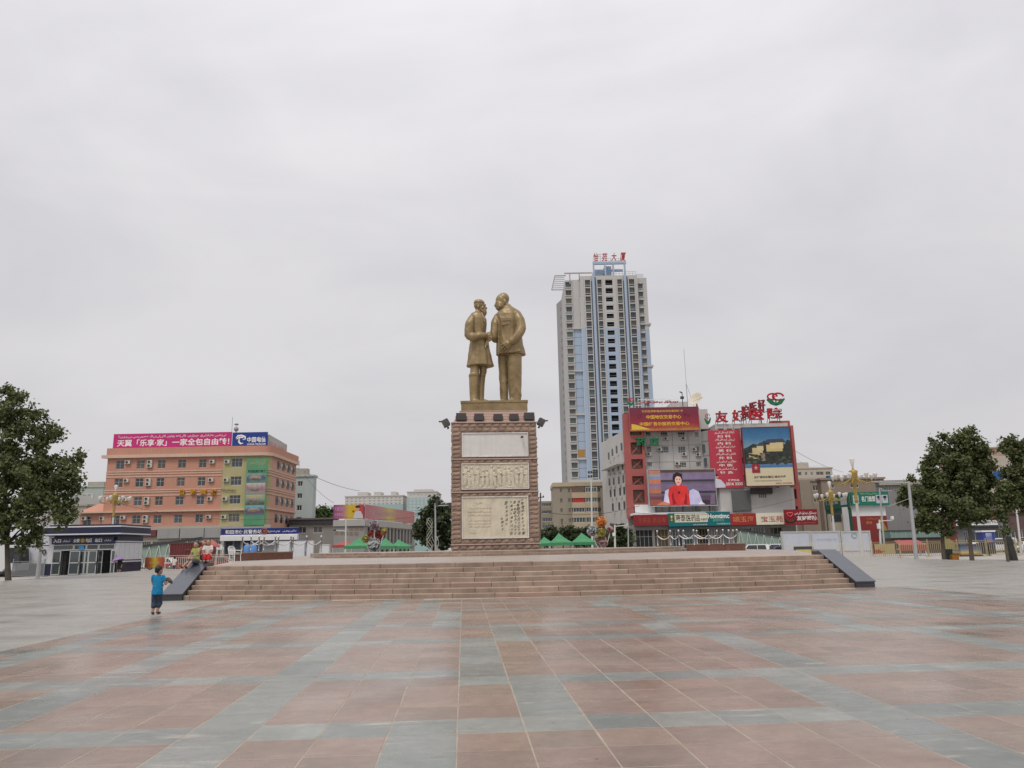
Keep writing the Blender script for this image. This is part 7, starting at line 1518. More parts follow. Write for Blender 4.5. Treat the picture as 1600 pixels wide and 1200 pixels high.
def sphere_stand(label, D, balls, stem):
    F = Fr(stem, D); e = thing('flower_spheres', F, label, 'flower display', 'flower sphere displays on the far pavement'); rr = random.Random(int(stem))
    for (x, y, rpx, c) in balls:
        u, z = F.uv(x, y); r = rpx*D/1200; yy = rr.uniform(-.3, .3); q = MB(); n = 180; ga = math.pi*(3-5**.5)
        q.ball((0, 0, 0), r*.9, 14, 10)
        for k in range(n):
            zz = 1-2*(k+.5)/n; rad = math.sqrt(1-zz*zz); d = Vector((math.cos(ga*k)*rad, math.sin(ga*k)*rad, zz)); c0 = d*r*rr.uniform(.92, 1.04); t = d.orthogonal().normalized(); s_ = d.cross(t); sz = r*.16
            q.add([c0+t*sz, c0+s_*sz, c0-t*sz, c0-s_*sz, c0+d*sz*.7], [(0, 1, 4), (1, 2, 4), (2, 3, 4), (3, 0, 4)])
        q.build('flower_ball', FM[c], e, (u, yy, z)); q = MB(); q.tube([(0, 0, 1.2 if z > 1.6 else 0), (u*.6, yy*.5, max(z*.6, .2)), (u, yy, z)], .05, 6); q.build('stem', M_frame, e)
    q = MB(); q.tube([(0, 0, 0), (0, 0, 2.2)], .12, 8); q.build('trunk', M_frame, e)
sphere_stand('cluster of flower spheres in grey, dark red and yellow, left of the pedestal', 84, [(585.5, 820.5, 7.2, 'mauve'), (580, 833.5, 5, 'red'), (591.5, 835, 6.5, 'red'), (600, 830, 5, 'yellow'), (570.5, 842, 5.6, 'yellow'), (584.5, 851.5, 9.5, 'grey')], 585)
sphere_stand('cluster of flower spheres in orange, yellow and pink, beside the clinic', 84, [(939.5, 815, 7.6, 'orange'), (940.5, 823.5, 5.4, 'yellow'), (924.5, 829.5, 7.5, 'grey'), (939, 832.5, 6.6, 'yellow'), (954.5, 827.5, 5, 'pink'), (941, 846, 9, 'pink')], 940)
# lattice light column
F = Fr(671, 82); e = thing('lattice_column', F, 'white twisted lattice column left of the pedestal', 'column'); zt_ = F.z(671, 809); M_lat = mat('lattice_white', (.36, .36, .32), .5)
for k in range(6):
    q = MB(); ph = k*2*math.pi/6; sgn = 1 if k < 3 else -1; q.tube([(.30*math.cos(ph+sgn*t*.62), .30*math.sin(ph+sgn*t*.62), zt_*t/22*.97) for t in range(23)]+[(0, 0, zt_)], .022, 5); q.build('strand', M_lat, e)
q = MB(); q.lathe([(.001, 0), (.5, 0), (.5, .2), (.4, .25), (.001, .25)], n=12); q.build('base', M_conc, e)
F = Fr(680, 83); e = thing('lattice_column', F, 'short twisted lattice piece beside the tall lattice column', 'column'); zs_ = F.z(680, 838)
for k in range(4):
    q = MB(); ph = k*math.pi/2; sgn = 1 if k < 2 else -1; q.tube([(.35*math.cos(ph+sgn*t*.6), .35*math.sin(ph+sgn*t*.6), zs_*t/10) for t in range(11)], .03, 5); q.build('strand', M_lat, e)
def pole(name, label, x0, y0, x1, y1, D, r0, r1, m, arms=(), cat='pole', parts=None):
    """a leaning or upright pole from image foot to image top, with arm segments"""
    A = at(x0, y0, D); B = at(x1, y1, D); e = tag(empty(name, A), label, cat); q = MB(); q.tube([(0, 0, 0), B-A], [r0, r1], 8); q.build('shaft', m, e)
    for arm in arms: P = [at(x, y, D)-A for x, y in arm[0]]; q = MB(); q.tube(P, arm[1], 6); q.build('arm', m, e)
    for (nm, x, y, wx, wz, mm) in (parts or []): c = at(x, y, D)-A; q = MB(); s = D/1200; q.box(c.x-wx*s/2, c.x+wx*s/2, c.y-.2, c.y+.2, c.z-wz*s/2, c.z+wz*s/2); q.build(nm, mm, e)
    return e
M_pole = mat('pole_white', (.56, .55, .53), .5, .08, 1.); M_pgrey = mat('pole_grey', (.36, .37, .37), .55, .1, 1.)
zp = lambda px, D, z=GZ: None
def footy(px, D, z=GZ):
    p = FW*D+RT*((px-800)/1200*D)+Vector((0, 0, z))-CAMP; dd = p.dot(_vd); return 600-FPX*p.dot(CY)/dd
pole('traffic_light', 'traffic signal arm with dark lamp heads reaching behind the pedestal', 681, footy(681, 88), 680, 786, 88, .12, .08, M_pgrey, [([(680, 790.5), (706, 789.5)], .06)], 'traffic light', [('signal_head', 703.5, 790, 5, 9, M_dark), ('signal_head', 682.5, 785, 4, 8, M_dark)])
pole('camera_pole', 'white street pole with a side arm beside the red awning', 540, footy(540, 96), 540.5, 812, 96, .12, .08, M_pole, [([(540.5, 830), (524, 829), (521, 827.5)], .05)], 'pole', [('camera', 523, 828.5, 4, 2.4, M_dark)])
pole('street_gantry', 'white pole with a horizontal arm beside the pink flower sphere', 961.5, footy(961, 82), 960.5, 820, 82, .12, .09, M_pole, [([(960.5, 822.5), (978, 821), (981, 818.5)], .05)], 'pole', [('control_box', 959, 835, 3.5, 5, M_white)])
pole('thin_pole', 'plain thin pole between the flower spheres and the clinic shops', 982, footy(982, 100), 981.5, 818, 100, .09, .07, M_pgrey)
pole('floodlight_mast', 'tall white mast with two rows of dark floodlights before the tan block', 926, footy(926, 110), 923.5, 744, 110, .16, .1, M_pole, [([(919, 738), (932, 736.5)], .05), ([(919, 744), (932, 742.5)], .05)], 'mast', [('lamp_head', 920+4*i, y-.7*i/3, 2.6, 3.4, M_dark) for y in (738, 744.5) for i in range(4)])
pole('utility_pole', 'wooden utility pole with a crossarm right beside the pedestal', 843.5, footy(843.5, 105), 844.5, 770, 105, .14, .1, mat('wood_pole', (.12, .10, .085), .9), [([(840, 777.5), (850, 776.5)], .06)], 'pole', [('insulator', 844.5, 775, 2, 2.4, M_dark), ('insulator', 849, 776, 1.6, 3, M_dark)])
pole('lamp_pole', 'leaning grey pole in front of the booth beside the left tree', 58, footy(58, 64), 70, 800, 64, .16, .11, M_pgrey, [], 'pole', [('sign_plate', 74, 818, 4, 10, M_bw)])
pole('camera_pole', 'grey pole with a small sphere lamp behind the left tree', 110, footy(110, 115), 108, 735, 115, .14, .1, M_pole, [([(108, 773), (146, 772)], .05)], 'pole', [('globe_holder', 145, 776, 2, 5, M_pole)])
pole('street_pole', 'plain grey pole at the plaza edge beside the broad tree', 1432.5, footy(1432.5, 66), 1419.5, 752, 66, .17, .11, M_pgrey, [([(1419.5, 754.5), (1362, 753)], .05), ([(1421, 779), (1388, 791)], .02)], 'pole')
pole('camera_pole', 'thin grey pole with cameras before the green hoarding', 1383, footy(1383, 104), 1374, 762, 104, .13, .09, M_pgrey, [([(1374, 763), (1378.5, 765)], .1)], 'pole', [('camera', 1374, 759.5, 8, 2.4, M_dark)])
pole('signal_pole', 'white signal pole with a cranked arm before the red shopfront', 1377, footy(1377, 98), 1374, 812, 98, .14, .1, M_pole, [([(1374, 815), (1378, 814), (1394, 813), (1394, 806)], .06)], 'pole', [('signal_head', 1373, 822, 3.5, 8, M_white), ('camera', 1394, 809, 2.5, 5, M_white)])
pole('street_pole', 'white pole behind the trees near the frame edge', 1596, footy(1596, 100), 1587, 786, 100, .14, .1, M_pole)
# the striped leaning pole of the flood tower at the right
F = Fr(1583, 69); e = thing('tapered_mast', F, 'broad grey ladder mast with a dark foot at the right edge', 'mast'); zb_ = F.z(1580, 838); a0, a1, b0, b1 = F.u(1577.5), F.u(1586), F.u(1565), F.u(1576.5); zt_ = F.z(1570, 770)
q = MB(); q.add([(a0, 0, 0), (a1, 0, 0), (a1, .65, 0), (a0, .65, 0), (F.u(1573), .05, zb_), (F.u(1581), .05, zb_), (F.u(1581), .6, zb_), (F.u(1573), .6, zb_)], [(0, 1, 5, 4), (1, 2, 6, 5), (2, 3, 7, 6), (3, 0, 4, 7), (4, 5, 6, 7)]); q.build('dark_foot', mat('mast_foot', (.07, .07, .065), .7, .3, 1., streak=.3), e)
for (xa, xb) in ((1572, 1567), (1580.5, 1575)): q = MB(); q.beam((F.u(xa), .4, zb_), (F.u(xb), .4, zt_), .26); q.build('rail', M_pgrey, e)
for k in range(15): t = (k+.5)/15; z = zb_+(zt_-zb_)*t; q = MB(); q.beam((F.u(1572-5*t), .3, z), (F.u(1580.5-5.5*t), .3, z), .1); q.build('rung', M_pgrey, e)
# ornate lamps
def ornate(label, px, ytop, D, s=1.):
    F = Fr(px, D); e = thing('street_lamp', F, label, 'street lamp', 'ornate golden street lamps'); z0 = F.z(px, ytop); k = s
    zg1 = z0-1.2*k; zg0 = z0-4.6*k
    q = MB(); q.tube([(0, 0, 0), (0, 0, zg0+.1)], [.17*k, .13*k], 10); q.build('pole', M_pole, e)
    q = MB(); q.lathe([(.13*k, zg0), (.22*k, zg0+.1), (.16*k, zg0+.3*k), (.15*k, zg0+1.5*k), (.2*k, zg0+1.75*k), (.36*k, zg0+2.2*k), (.38*k, zg0+2.9*k), (.44*k, zg0+3.2*k), (.16*k, zg0+3.3*k), (.06*k, zg0+3.5*k), (.06*k, zg1+.1)], n=12); q.build('gilt_vase', M_gold, e)
    for i in range(8):
        t = 2*math.pi*i/8+.2; c, sn = math.cos(t), math.sin(t); r = 2.0*k
        q = MB(); q.tube([(.3*k*c, .3*k*sn, zg0+2.4*k), (1.2*k*c, 1.2*k*sn, zg0+1.9*k), (r*c, r*sn, zg0+2.0*k), (r*c, r*sn, zg0+2.3*k)], .05*k, 6); q.build('arm', M_gold, e)
        q = MB(); q.lathe([(.05, 0), (.12*k, .12*k), (.22*k, .45*k), (.2*k, .55*k), (.001, .62*k)], (r*c, r*sn, zg0+2.3*k), 10); q.build('lamp_shade', mat('lamp_glass', (.62, .60, .56), .35, .06), e)
    q = MB(); q.lathe([(.05, 0), (.1*k, .2*k), (.25*k, .95*k), (.22*k, 1.0*k), (.001, 1.1*k)], (0, 0, zg1+.05), 10); q.build('lamp_shade', mat('lamp_glass', (0, 0, 0)), e)
ornate('ornate golden street lamp, the taller one before the green hoarding', 1345, 714, 82, 1.05); ornate('ornate golden street lamp, the shorter one beside the tan building', 1305, 751, 100, .95); ornate('ornate golden street lamp standing behind the booth before the pink building', 172, 757, 104, .95)

# ---------------------------------------------------------------- trees
M_bark = mat('bark', (.10, .085, .065), .9, .3, 4., .6, 12)
def leaf_mat(name, c):
    m = bpy.data.materials.new(name); m.use_nodes = True; N, L = nodes_of(m.node_tree); o = N('ShaderNodeOutputMaterial'); b = N('ShaderNodeBsdfPrincipled', ins={'Roughness': .55, 'Specular IOR Level': .35})
    tl = N('ShaderNodeBsdfTranslucent'); mx = N('ShaderNodeMixShader', ins={0: .38}); L(b.outputs[0], mx.inputs[1]); L(tl.outputs[0], mx.inputs[2]); L(mx.outputs[0], o.inputs[0])
    at_ = N('ShaderNodeAttribute', attribute_name='shade'); r = N('ShaderNodeValToRGB'); L(at_.outputs['Fac'], r.inputs[0]); el = r.color_ramp.elements; el.new(.5)
    for e_, p, k in zip(el, (0, .5, 1), (.5, 1., 1.9)): e_.position = p; e_.color = (c[0]*k, c[1]*k, c[2]*k*.9, 1)
    L(r.outputs[0], b.inputs['Base Color']); L(r.outputs[0], tl.inputs['Color']); return m
LEAF = leaf_mat('plane_leaves', (.115, .138, .06)); LEAF2 = leaf_mat('dark_leaves', (.066, .085, .042)); LEAF3 = leaf_mat('bright_leaves', (.06, .095, .03))
def tree(name, label, F, trunk, blobs, nleaf, lsz, m=LEAF, group=None, limbs=True, seed=1, cat='tree', depth=1.):
    """trunk: [(px,py)...] from foot up with radii; blobs: (px,py,r_px[,y]) crown lumps in the tree's plane"""
    e = thing(name, F, label, cat, group); rr = random.Random(seed); s = None
    P = []
    for (x, y, r) in trunk: u, z = F.uv(x, y); P.append((u, 0, max(z, 0) if not P else z, r))
    P[0] = (P[0][0], 0, 0, P[0][3])
    q = MB(); q.tube([p[:3] for p in P], [p[3] for p in P], 9)
    B = []
    for bl in blobs:
        u, z = F.uv(bl[0], bl[1]); r = abs(F.u(bl[0]+bl[2])-F.u(bl[0]))*(.9 if limbs else 1.); B.append((u, (bl[3] if len(bl) > 3 else rr.uniform(-.5, .5))*r*depth, z, r))
    if limbs:
        for (u, y, z, r) in B:
            k = min(range(1, len(P)), key=lambda i: abs(P[i][2]-(z-r*1.2))); p = P[k]; mid = (p[0]+(u-p[0])*.45, y*.45, p[2]+(z-p[2])*.55)
            q.tube([p[:3], mid, (u, y, z)], [p[3]*.6, p[3]*.35, .02], 6)
    q.build('trunk', M_bark, e)
    tot = sum(b[3]**2 for b in B); vs = []; fs = []; sh = []
    for (u, y, z, r) in B:
        n = int(nleaf*r*r/tot); ncl = max(6, n//14); subs = []
        def rdir():
            while True:
                d = Vector((rr.uniform(-1, 1), rr.uniform(-1, 1), rr.uniform(-1, 1)))
                if .1 < d.length < 1: return d
        for c in range(max(5, int(5+r*5))):                      # the lump's own boughs, some sticking out
            d = rdir(); d.normalize(); q_ = rr.choice([.35, .6, .75, .85, 1.0, 1.15, 1.35]); subs.append((Vector((u, y, z))+d*r*q_, r*rr.uniform(.20, .42)*(.6 if q_ > 1.1 else 1), d, rr.random()))
        for c in range(ncl):
            if rr.random() < .14: d = rdir(); cc = Vector((u, y, z))+d*r*.8; tw = .2*rr.random()
            else:
                c0, sr, d0, tw = rr.choice(subs); d = rdir(); cc = c0+(Vector((d.x, d.y, d.z*.75))+d0*.8*rr.random())*sr*(d.length**-.3); d = (d0+d*.6)
            d.normalize(); tw = .6*tw+.4*rr.random(); csz = lsz*rr.uniform(.8, 1.5)
            for i in range(14):
                off = Vector((rr.gauss(0, 1), rr.gauss(0, 1), rr.gauss(0, .8)))*csz*.62; p = cc+off
                nrm = (d*.5+Vector((rr.gauss(0, .6), rr.gauss(0, .6), rr.gauss(0, .5)+.45))).normalized(); t = nrm.orthogonal().normalized(); a = rr.uniform(0, 6.28); s_ = nrm.cross(t); t, s_ = t*math.cos(a)+s_*math.sin(a), s_*math.cos(a)-t*math.sin(a)
                L_ = lsz*rr.uniform(.65, 1.2); W = L_*.42; b0 = len(vs)
                vs += [p-t*L_*.5, p+s_*W-nrm*.1*L_, p+t*L_*.55-nrm*.12*L_, p-s_*W-nrm*.1*L_]; fs += [(b0, b0+1, b0+2), (b0, b0+2, b0+3)]; v = min(1, max(0, .5*tw+.5*rr.random())); sh += [v]*4
    me = bpy.data.meshes.new('crown'); me.from_pydata([tuple(v) for v in vs], [], fs); me.materials.append(m); a = me.attributes.new('shade', 'FLOAT', 'POINT'); a.data.foreach_set('value', sh); me.update()
    o = link('crown', me, e); return e
FT = Fr(13, 55); tree('plane_tree', 'large dark leafy tree at the left edge of the plaza', FT, [(13, footy(13, 55), .22), (12, 880, .17), (11, 850, .15), (8, 800, .13), (6, 740, .1), (4, 680, .06)],
    [(0, 630, 26), (22, 612, 17), (30, 640, 22), (-25, 660, 40), (10, 680, 42), (52, 668, 24), (66, 690, 20), (78, 672, 13), (90, 680, 11), (45, 720, 42), (85, 725, 28), (-20, 740, 50), (104, 745, 20), (120, 748, 12), (118, 730, 10), (70, 765, 38), (20, 780, 48), (105, 778, 16), (90, 800, 22), (112, 800, 9), (45, 815, 34), (0, 825, 32), (-40, 800, 40), (48, 842, 16), (36, 850, 10), (-15, 845, 18)], 34000, .24, LEAF, 'plane trees at the plaza edge', seed=3)
FT = Fr(1500, 70)
FA = Fr(1474, 70); tree('plane_tree', 'broad leafy tree beside the bins at the plaza edge', FA, [(1475.5, footy(1475, 70), .2), (1473, 850, .16), (1472, 820, .14), (1474, 770, .1), (1478, 720, .05)],
    [(1420, 772, 15), (1432, 780, 16), (1447, 762, 18), (1452, 735, 13), (1470, 745, 24), (1452, 790, 22), (1478, 780, 30), (1445, 815, 13), (1437, 820, 7), (1470, 812, 20), (1466, 700, 12), (1455, 717, 7), (1480, 720, 20), (1474, 684, 7), (1490, 760, 26)], 21000, .27, LEAF, 'plane trees at the plaza edge', seed=5)
FB = Fr(1519, 68.5); tree('plane_tree', 'tall leafy tree with a pale trunk, second at the plaza edge right of the steps', FB, [(1519, footy(1519, 68.5), .2), (1516, 850, .15), (1515, 810, .13), (1513, 760, .1), (1512, 710, .05)],
    [(1510, 690, 14), (1514, 672, 7), (1499, 686, 8), (1500, 712, 20), (1525, 705, 15), (1536, 722, 15), (1520, 740, 28), (1543, 730, 9), (1539, 750, 13), (1533, 775, 18), (1510, 775, 25), (1520, 800, 20), (1537, 800, 11), (1545, 782, 7), (1505, 800, 14)], 21000, .27, LEAF, 'plane trees at the plaza edge', seed=6)
FC = Fr(1574, 66); tree('plane_tree', 'slim leaning tree at the right edge of the view', FC, [(1575, footy(1575, 66), .13), (1570, 840, .1), (1568, 800, .09), (1572, 760, .07), (1580, 720, .04)],
    [(1576, 690, 9), (1570, 699, 6), (1588, 712, 13), (1600, 700, 12), (1612, 720, 22), (1582, 735, 9), (1600, 745, 18), (1572, 764, 11), (1590, 770, 20), (1615, 770, 24), (1566, 782, 10), (1580, 785, 13), (1600, 792, 12), (1562, 798, 8), (1568, 812, 6), (1572, 828, 5)], 17000, .26, LEAF, 'plane trees at the plaza edge', seed=8)
FD = Fr(678, 125); tree('street_tree', 'dark bushy tree standing between the lattice column and the pedestal', FD, [(677, footy(677, 125), .25), (677, 840, .2), (677, 800, .12)], [(676, 788, 9), (679, 780, 5), (670, 802, 12), (688, 804, 12), (698, 800, 12), (660, 820, 11), (678, 822, 17), (697, 825, 14), (654, 835, 7), (668, 842, 11), (690, 845, 12), (703, 843, 10)], 9000, .5, LEAF2, None, seed=11)
FE = Fr(505, 185); 
for i, (x, y, r, lb_) in enumerate(((495, 806, 7, 'left'), (505, 803, 8, 'middle'), (515, 805, 7, 'right'))): tree('poplar_tree', 'green treetop between the mint block and the purple billboard, %s of three' % lb_, Fr(x, 185+i*3), [(x, footy(x, 185), .25), (x, 800, .1)], [(x, y, r), (x-3, y+6, r), (x+2, y-7, r*.4), (x+3, y+8, r)], 1800, .6, LEAF3, 'treetops behind the low shop', seed=20+i)
for i, (x, y, r) in enumerate(((851, 838, 7), (862, 835, 9), (880, 836, 8), (891, 834, 8), (904, 838, 8), (917, 836, 8))): tree('conifer', 'small dark conifer behind the green tents, %s counting from the pedestal' % ordw[i], Fr(x, 128), [(x, footy(x, 128), .12), (x, y-r, .04)], [(x, y+4, r*.9), (x, y-2, r*.7), (x, y-r*.8, r*.4)], 1300, .45, LEAF2, 'dark conifers behind the tents', False, 30+i)
for i, (x, y, r) in enumerate(((962, 835, 11), (972, 840, 11), (952, 842, 9))): tree('shrub_tree', 'dark shrub behind the flower spheres beside the clinic shops, %s from the pedestal' % ['third', 'second', 'first'][[1, 0, 2][i]], Fr(x, 112), [(x, footy(x, 112), .12), (x, y-4, .06)], [(x, y, r), (x+3, y+7, r*.9), (x-2, y-r*.8, r*.45)], 1700, .42, LEAF2, 'dark shrubs by the clinic shops', False, 40+i)

# ---------------------------------------------------------------- vehicles and street things
def car(label, px, D, heading, paint, kind='suv', group='cars parked along the street', z=GZ+.004):
    """px = image column of the middle; heading degrees, 0 = side-on facing right"""
    p = at(px, hz(px), D); e = tag(empty('parked_car', (p.x, p.y, z), -YAW+R(heading)), label, 'car', group)
    L_, W = (4.6, 1.85); H_ = {'suv': 1.72, 'sedan': 1.46, 'van': 1.95}[kind]; hb = {'suv': .98, 'sedan': .86, 'van': 1.05}[kind]
    prof = {'suv': [(-.5, .95), (-.47, .99), (-.40, 1.), (.10, 1.), (.24, .60), (.46, .54), (.5, .45)], 'sedan': [(-.5, .62), (-.36, .66), (-.22, 1.), (.06, 1.), (.22, .63), (.46, .54), (.5, .42)], 'van': [(-.5, .97), (-.46, 1.), (-.3, 1.), (.22, .98), (.38, .60), (.47, .52), (.5, .4)]}[kind]
    def sec(x, zt, inset): w = W/2; wt = w-inset; return [(x, -w*.96, .28), (x, -w, .55), (x, -w*.99, hb*.93), (x, -wt, max(zt, hb*.93+.01)), (x, wt, max(zt, hb*.93+.01)), (x, w*.99, hb*.93), (x, w, .55), (x, w*.96, .28)]
    xs = [-.5, -.495, -.47, -.40, -.30, -.15, 0, .10, .17, .24, .35, .46, .49, .5]; q = MB(); S_ = []
    def top(x):
        for (a, za), (b_, zb_) in zip(prof, prof[1:]):
            if a <= x <= b_: return (za+(zb_-za)*(x-a)/(b_-a))*H_
        return prof[-1][1]*H_
    for x in xs: t = top(x); S_.append(sec(x*L_, t, .06+.2*max(0, (t-hb)/(H_-hb))))
    n = 8; vs = [v for s in S_ for v in s]; fs = [(i*n+k, (i+1)*n+k, (i+1)*n+(k+1) % n, i*n+(k+1) % n) for i in range(len(S_)-1) for k in range(n)]+[tuple(range(n)), tuple(range(len(vs)-1, len(vs)-n-1, -1))]
    q.add(vs, fs); q.build('body', paint, e)
    gl = mat('car_glass', (.02, .024, .028), .06, .1, spec=.8)
    for sd in (-1, 1):
        q = MB(); w = W/2; pts = [(-.43, .0), (-.40, .82), (.08, .82), (.19, .0)] if kind != 'sedan' else [(-.34, .0), (-.22, .80), (.05, .80), (.19, .0)]
        P = [(x*L_, sd*(w-.04-.17*t)*1.012, hb+.02+(H_-hb)*t) for x, t in pts]; q.add(P if sd > 0 else P[::-1], [(3, 2, 1, 0)]); q.build('side_window', gl, e)
        for x in (-.17,): q = MB(); q.box(x*L_-.04, x*L_+.04, sd*(w-.10)-.07, sd*(w-.10)+.07, hb, H_-.12); q.build('pillar', paint, e)
        for x in (-.31, .31):
            q = MB(); q.lathe([(.20, -.1), (.33, -.1), (.34, 0), (.33, .1), (.20, .1), (.20, -.1)], n=16)
            for i in range(len(q.v)): a, b_, c = q.v[i]; q.v[i] = (x*L_+a, sd*(w-.1)+c, .34+b_)
            o = q.build('wheel', M_rubber, e); q = MB(); q.lathe([(.001, .0), (.2, .02), (.2, -.02), (.001, 0)], n=10)
            for i in range(len(q.v)): a, b_, c = q.v[i]; q.v[i] = (x*L_+a, sd*(w-.02)+c, .34+b_)
            q.build('rim', M_steel, o)
        q = MB(); q.box(.47*L_, .502*L_, sd*w*.62-.18, sd*w*.62+.18, .62, .78); q.build('headlight', M_frame, e); q = MB(); q.box(-.503*L_, -.48*L_, sd*w*.72-.13, sd*w*.72+.13, .78, 1.0); q.build('tail_light', M_red, e)
        q = MB(); q.ball((.15*L_, sd*(w+.08), hb+.08), .1, 8, 6); q.build('mirror', paint, e)
    q = MB(); P = [(.235*L_, -.68, hb+.03), (.235*L_, .68, hb+.03), (.12*L_, .60, H_-.1), (.12*L_, -.60, H_-.1)]; q.add([(x+.03, y, z_+.02) for x, y, z_ in P], [(0, 1, 2, 3)]); q.build('windscreen', gl, e)
    xr = -.49 if kind != 'sedan' else -.34; q = MB(); q.add([(xr*L_-.03, .62, hb+.04), (xr*L_-.03, -.62, hb+.04), ((xr+.05)*L_-.06, -.56, H_-.12), ((xr+.05)*L_-.06, .56, H_-.12)], [(0, 1, 2, 3)]); q.build('rear_window', gl, e)
    return e
PW = mat('car_white', (.62, .62, .62), .3, .03, spec=.6); PS = mat('car_silver', (.32, .33, .35), .3, .03, spec=.6, metal=.4); PRd = mat('car_red', (.35, .03, .035), .3, .05, spec=.6); PB_ = mat('car_blue', (.04, .06, .13), .3, .05, spec=.6); PBk = mat('car_black', (.02, .02, .022), .25, .05, spec=.6)
car('white estate car parked nearest the steps behind the railing', 1174, 108, 160, PW, 'suv'); car('white off-road car parked beside the display boards', 1209, 112, 158, PW, 'suv'); car('silver saloon partly hidden between the two white cars', 1192, 118, 150, PS, 'sedan')
car('white van at the kerb before the bank', 1556, 108, 175, PW, 'van'); car('silver-white car before the bank, half behind the slim trunk', 1528, 110, 10, PW, 'sedan'); car('white car at the right edge of the view', 1600, 104, 180, PW, 'sedan')
car('white saloon before the grey shop doors beside the clinic', 1009, 124, 12, PW, 'sedan'); car('cream taxi before the clinic doors', 1013, 112, 20, mat('car_cream', (.55, .5, .38), .3), 'sedan'); car('blue-grey saloon under the teal shop signs', 1098, 124, 8, PS, 'sedan'); car('dark saloon before the clinic shops', 1078, 128, 175, PBk, 'sedan'); car('cream car behind the chain posts before the red shop sign', 1128, 122, 15, mat('car_cream', (.55, .5, .38), .3), 'sedan')
car('dark saloon showing below the red awning tent', 531, 100, 5, PBk, 'sedan'); car('white saloon beside the lattice column', 704, 100, 175, PW, 'sedan'); car('white saloon beside the green tents left of the lattice column', 650, 112, 10, PW, 'sedan')
car('white pickup behind the cream railing near the booth', 258, 100, 170, PW, 'sedan'); car('red saloon behind the railing below the container', 290, 94, 178, PRd, 'sedan'); car('black saloon behind the seated children', 318, 98, 5, PBk, 'sedan'); car('red saloon behind the railing near the white chair', 350, 96, 3, PRd, 'sedan'); car('dark blue saloon behind the display-board railing gap', 1214, 100, 176, PB_, 'sedan')
# white truck at the left edge
F = Fr(8, 78); e = thing('white_truck', F, 'white truck cab half hidden by the left tree trunk', 'truck'); u1 = F.u(24.5); zt_ = F.z(10, 852); zb_ = F.z(10, 892)
q = MB(); q.slab([(u1-3.2, .55), (u1+.1, .55), (u1+.1, 1.3), (u1-.1, zt_-.1), (u1-.3, zt_), (u1-3.2, zt_)], 0, 2.2); q.build('cab', PW, e)
q = MB(); q.add([(u1-.95, -.02, 1.35), (u1-.05, -.02, 1.35), (u1-.22, -.02, zt_-.25), (u1-.95, -.02, zt_-.25)], [(0, 1, 2, 3)]); q.build('side_window', M_dk, e)
q = MB(); q.add([(u1+.11, 0.1, 1.35), (u1+.11, 2.1, 1.35), (u1-.09, 2.1, zt_-.2), (u1-.09, .1, zt_-.2)], [(0, 1, 2, 3)]); q.build('windscreen', M_dk, e)
q = MB(); q.box(u1-.05, u1+.55, -.25, .1, 1.2, zt_-.2); q.build('mirror', M_dark, e); q = MB(); q.box(u1-3, u1+.2, .02, 2.18, .3, .6); q.build('bumper', M_dark, e)
for x in (-.7, -2.6):
    q = MB(); q.lathe([(.2, -.15), (.45, -.15), (.48, 0), (.45, .15), (.2, .15)], n=16)
    for i in range(len(q.v)): a, b_, c = q.v[i]; q.v[i] = (u1+x+a, .15+c, .48+b_)
    q.build('wheel', M_rubber, e)
block(e, u1-8, u1-3.3, 0, 2.3, .7, zt_+.3, M_white, 'cargo_box')
# red stall behind the railing
F = Fr(1425, 98); e = thing('market_stall', F, 'red canvas stall behind the railing next to the broad tree', 'stall'); u0, u1 = F.u(1404), F.u(1446); zt_ = F.z(1425, 845); q = MB(); q.add([(u0, 0, zt_-.5), (u1, 0, zt_-.5), (u1-.2, 1.6, zt_+.1), (u0+.2, 1.6, zt_+.1)], [(0, 1, 2, 3)]); q.build('awning', M_cloth_r, e); q = MB(); q.quad((u0, 0, zt_-.5), (u0, 0, zt_-1.2), (u1, 0, zt_-1.2), (u1, 0, zt_-.5)); q.build('valance', M_cloth_r, e)
for x in (u0+.1, u1-.1):
    for y in (.1, 1.5): block(e, x-.04, x+.04, y-.04, y+.04, 0, zt_-.3, M_frame, 'leg')
block(e, u0+.3, u1-.3, .3, 1.4, .75, .85, M_frame, 'counter')
# colourful cabinet, blue kiosk, flag panels
F = Fr(1516, 88); a = F.rect(1502, 850, 1532, 866); e, w, h = sign('display_cabinet', F, 'low cabinet printed blue and yellow behind the slim trunk', 'cabinet', (a[0], a[1], .1, a[3]), 0, grad_mat('cabinet_print', [(0, (130, 80, 70)), (.25, (196, 176, 110)), (.5, (120, 130, 140)), (.8, (70, 96, 126)), (1, (50, 60, 80))]), 1.); lettering(e, '便民服务', w*.15, w*.75, h*.62, h*.82, -.02, flat(190, 110, 120), .02); block(e, -.1, w+.1, -.1, 1.1, -.1, .02, M_dark, 'base')
F = Fr(1545, 100); a = F.rect(1537, 831, 1553.5, 848); e, w, h = sign('blue_kiosk', F, 'small blue printed kiosk above the railing before the bank', 'kiosk', a, 0, flat(50, 70, 140), 1.2); block(e, -.1, w+.1, -.1, 1.3, h, h+.2, M_white, 'roof'); sheet(e, w, h, [(.25, .05), (.75, .05), (.75, .9), (.25, .9)], grad_mat('kiosk_print', [(0, (180, 90, 90)), (.5, (90, 120, 180)), (1, (190, 190, 200))], nz=.4, scale=1.5), -.012); block(e, .1, w-.1, .1, 1.1, -a[2]+.01, 0, M_dark, 'base')
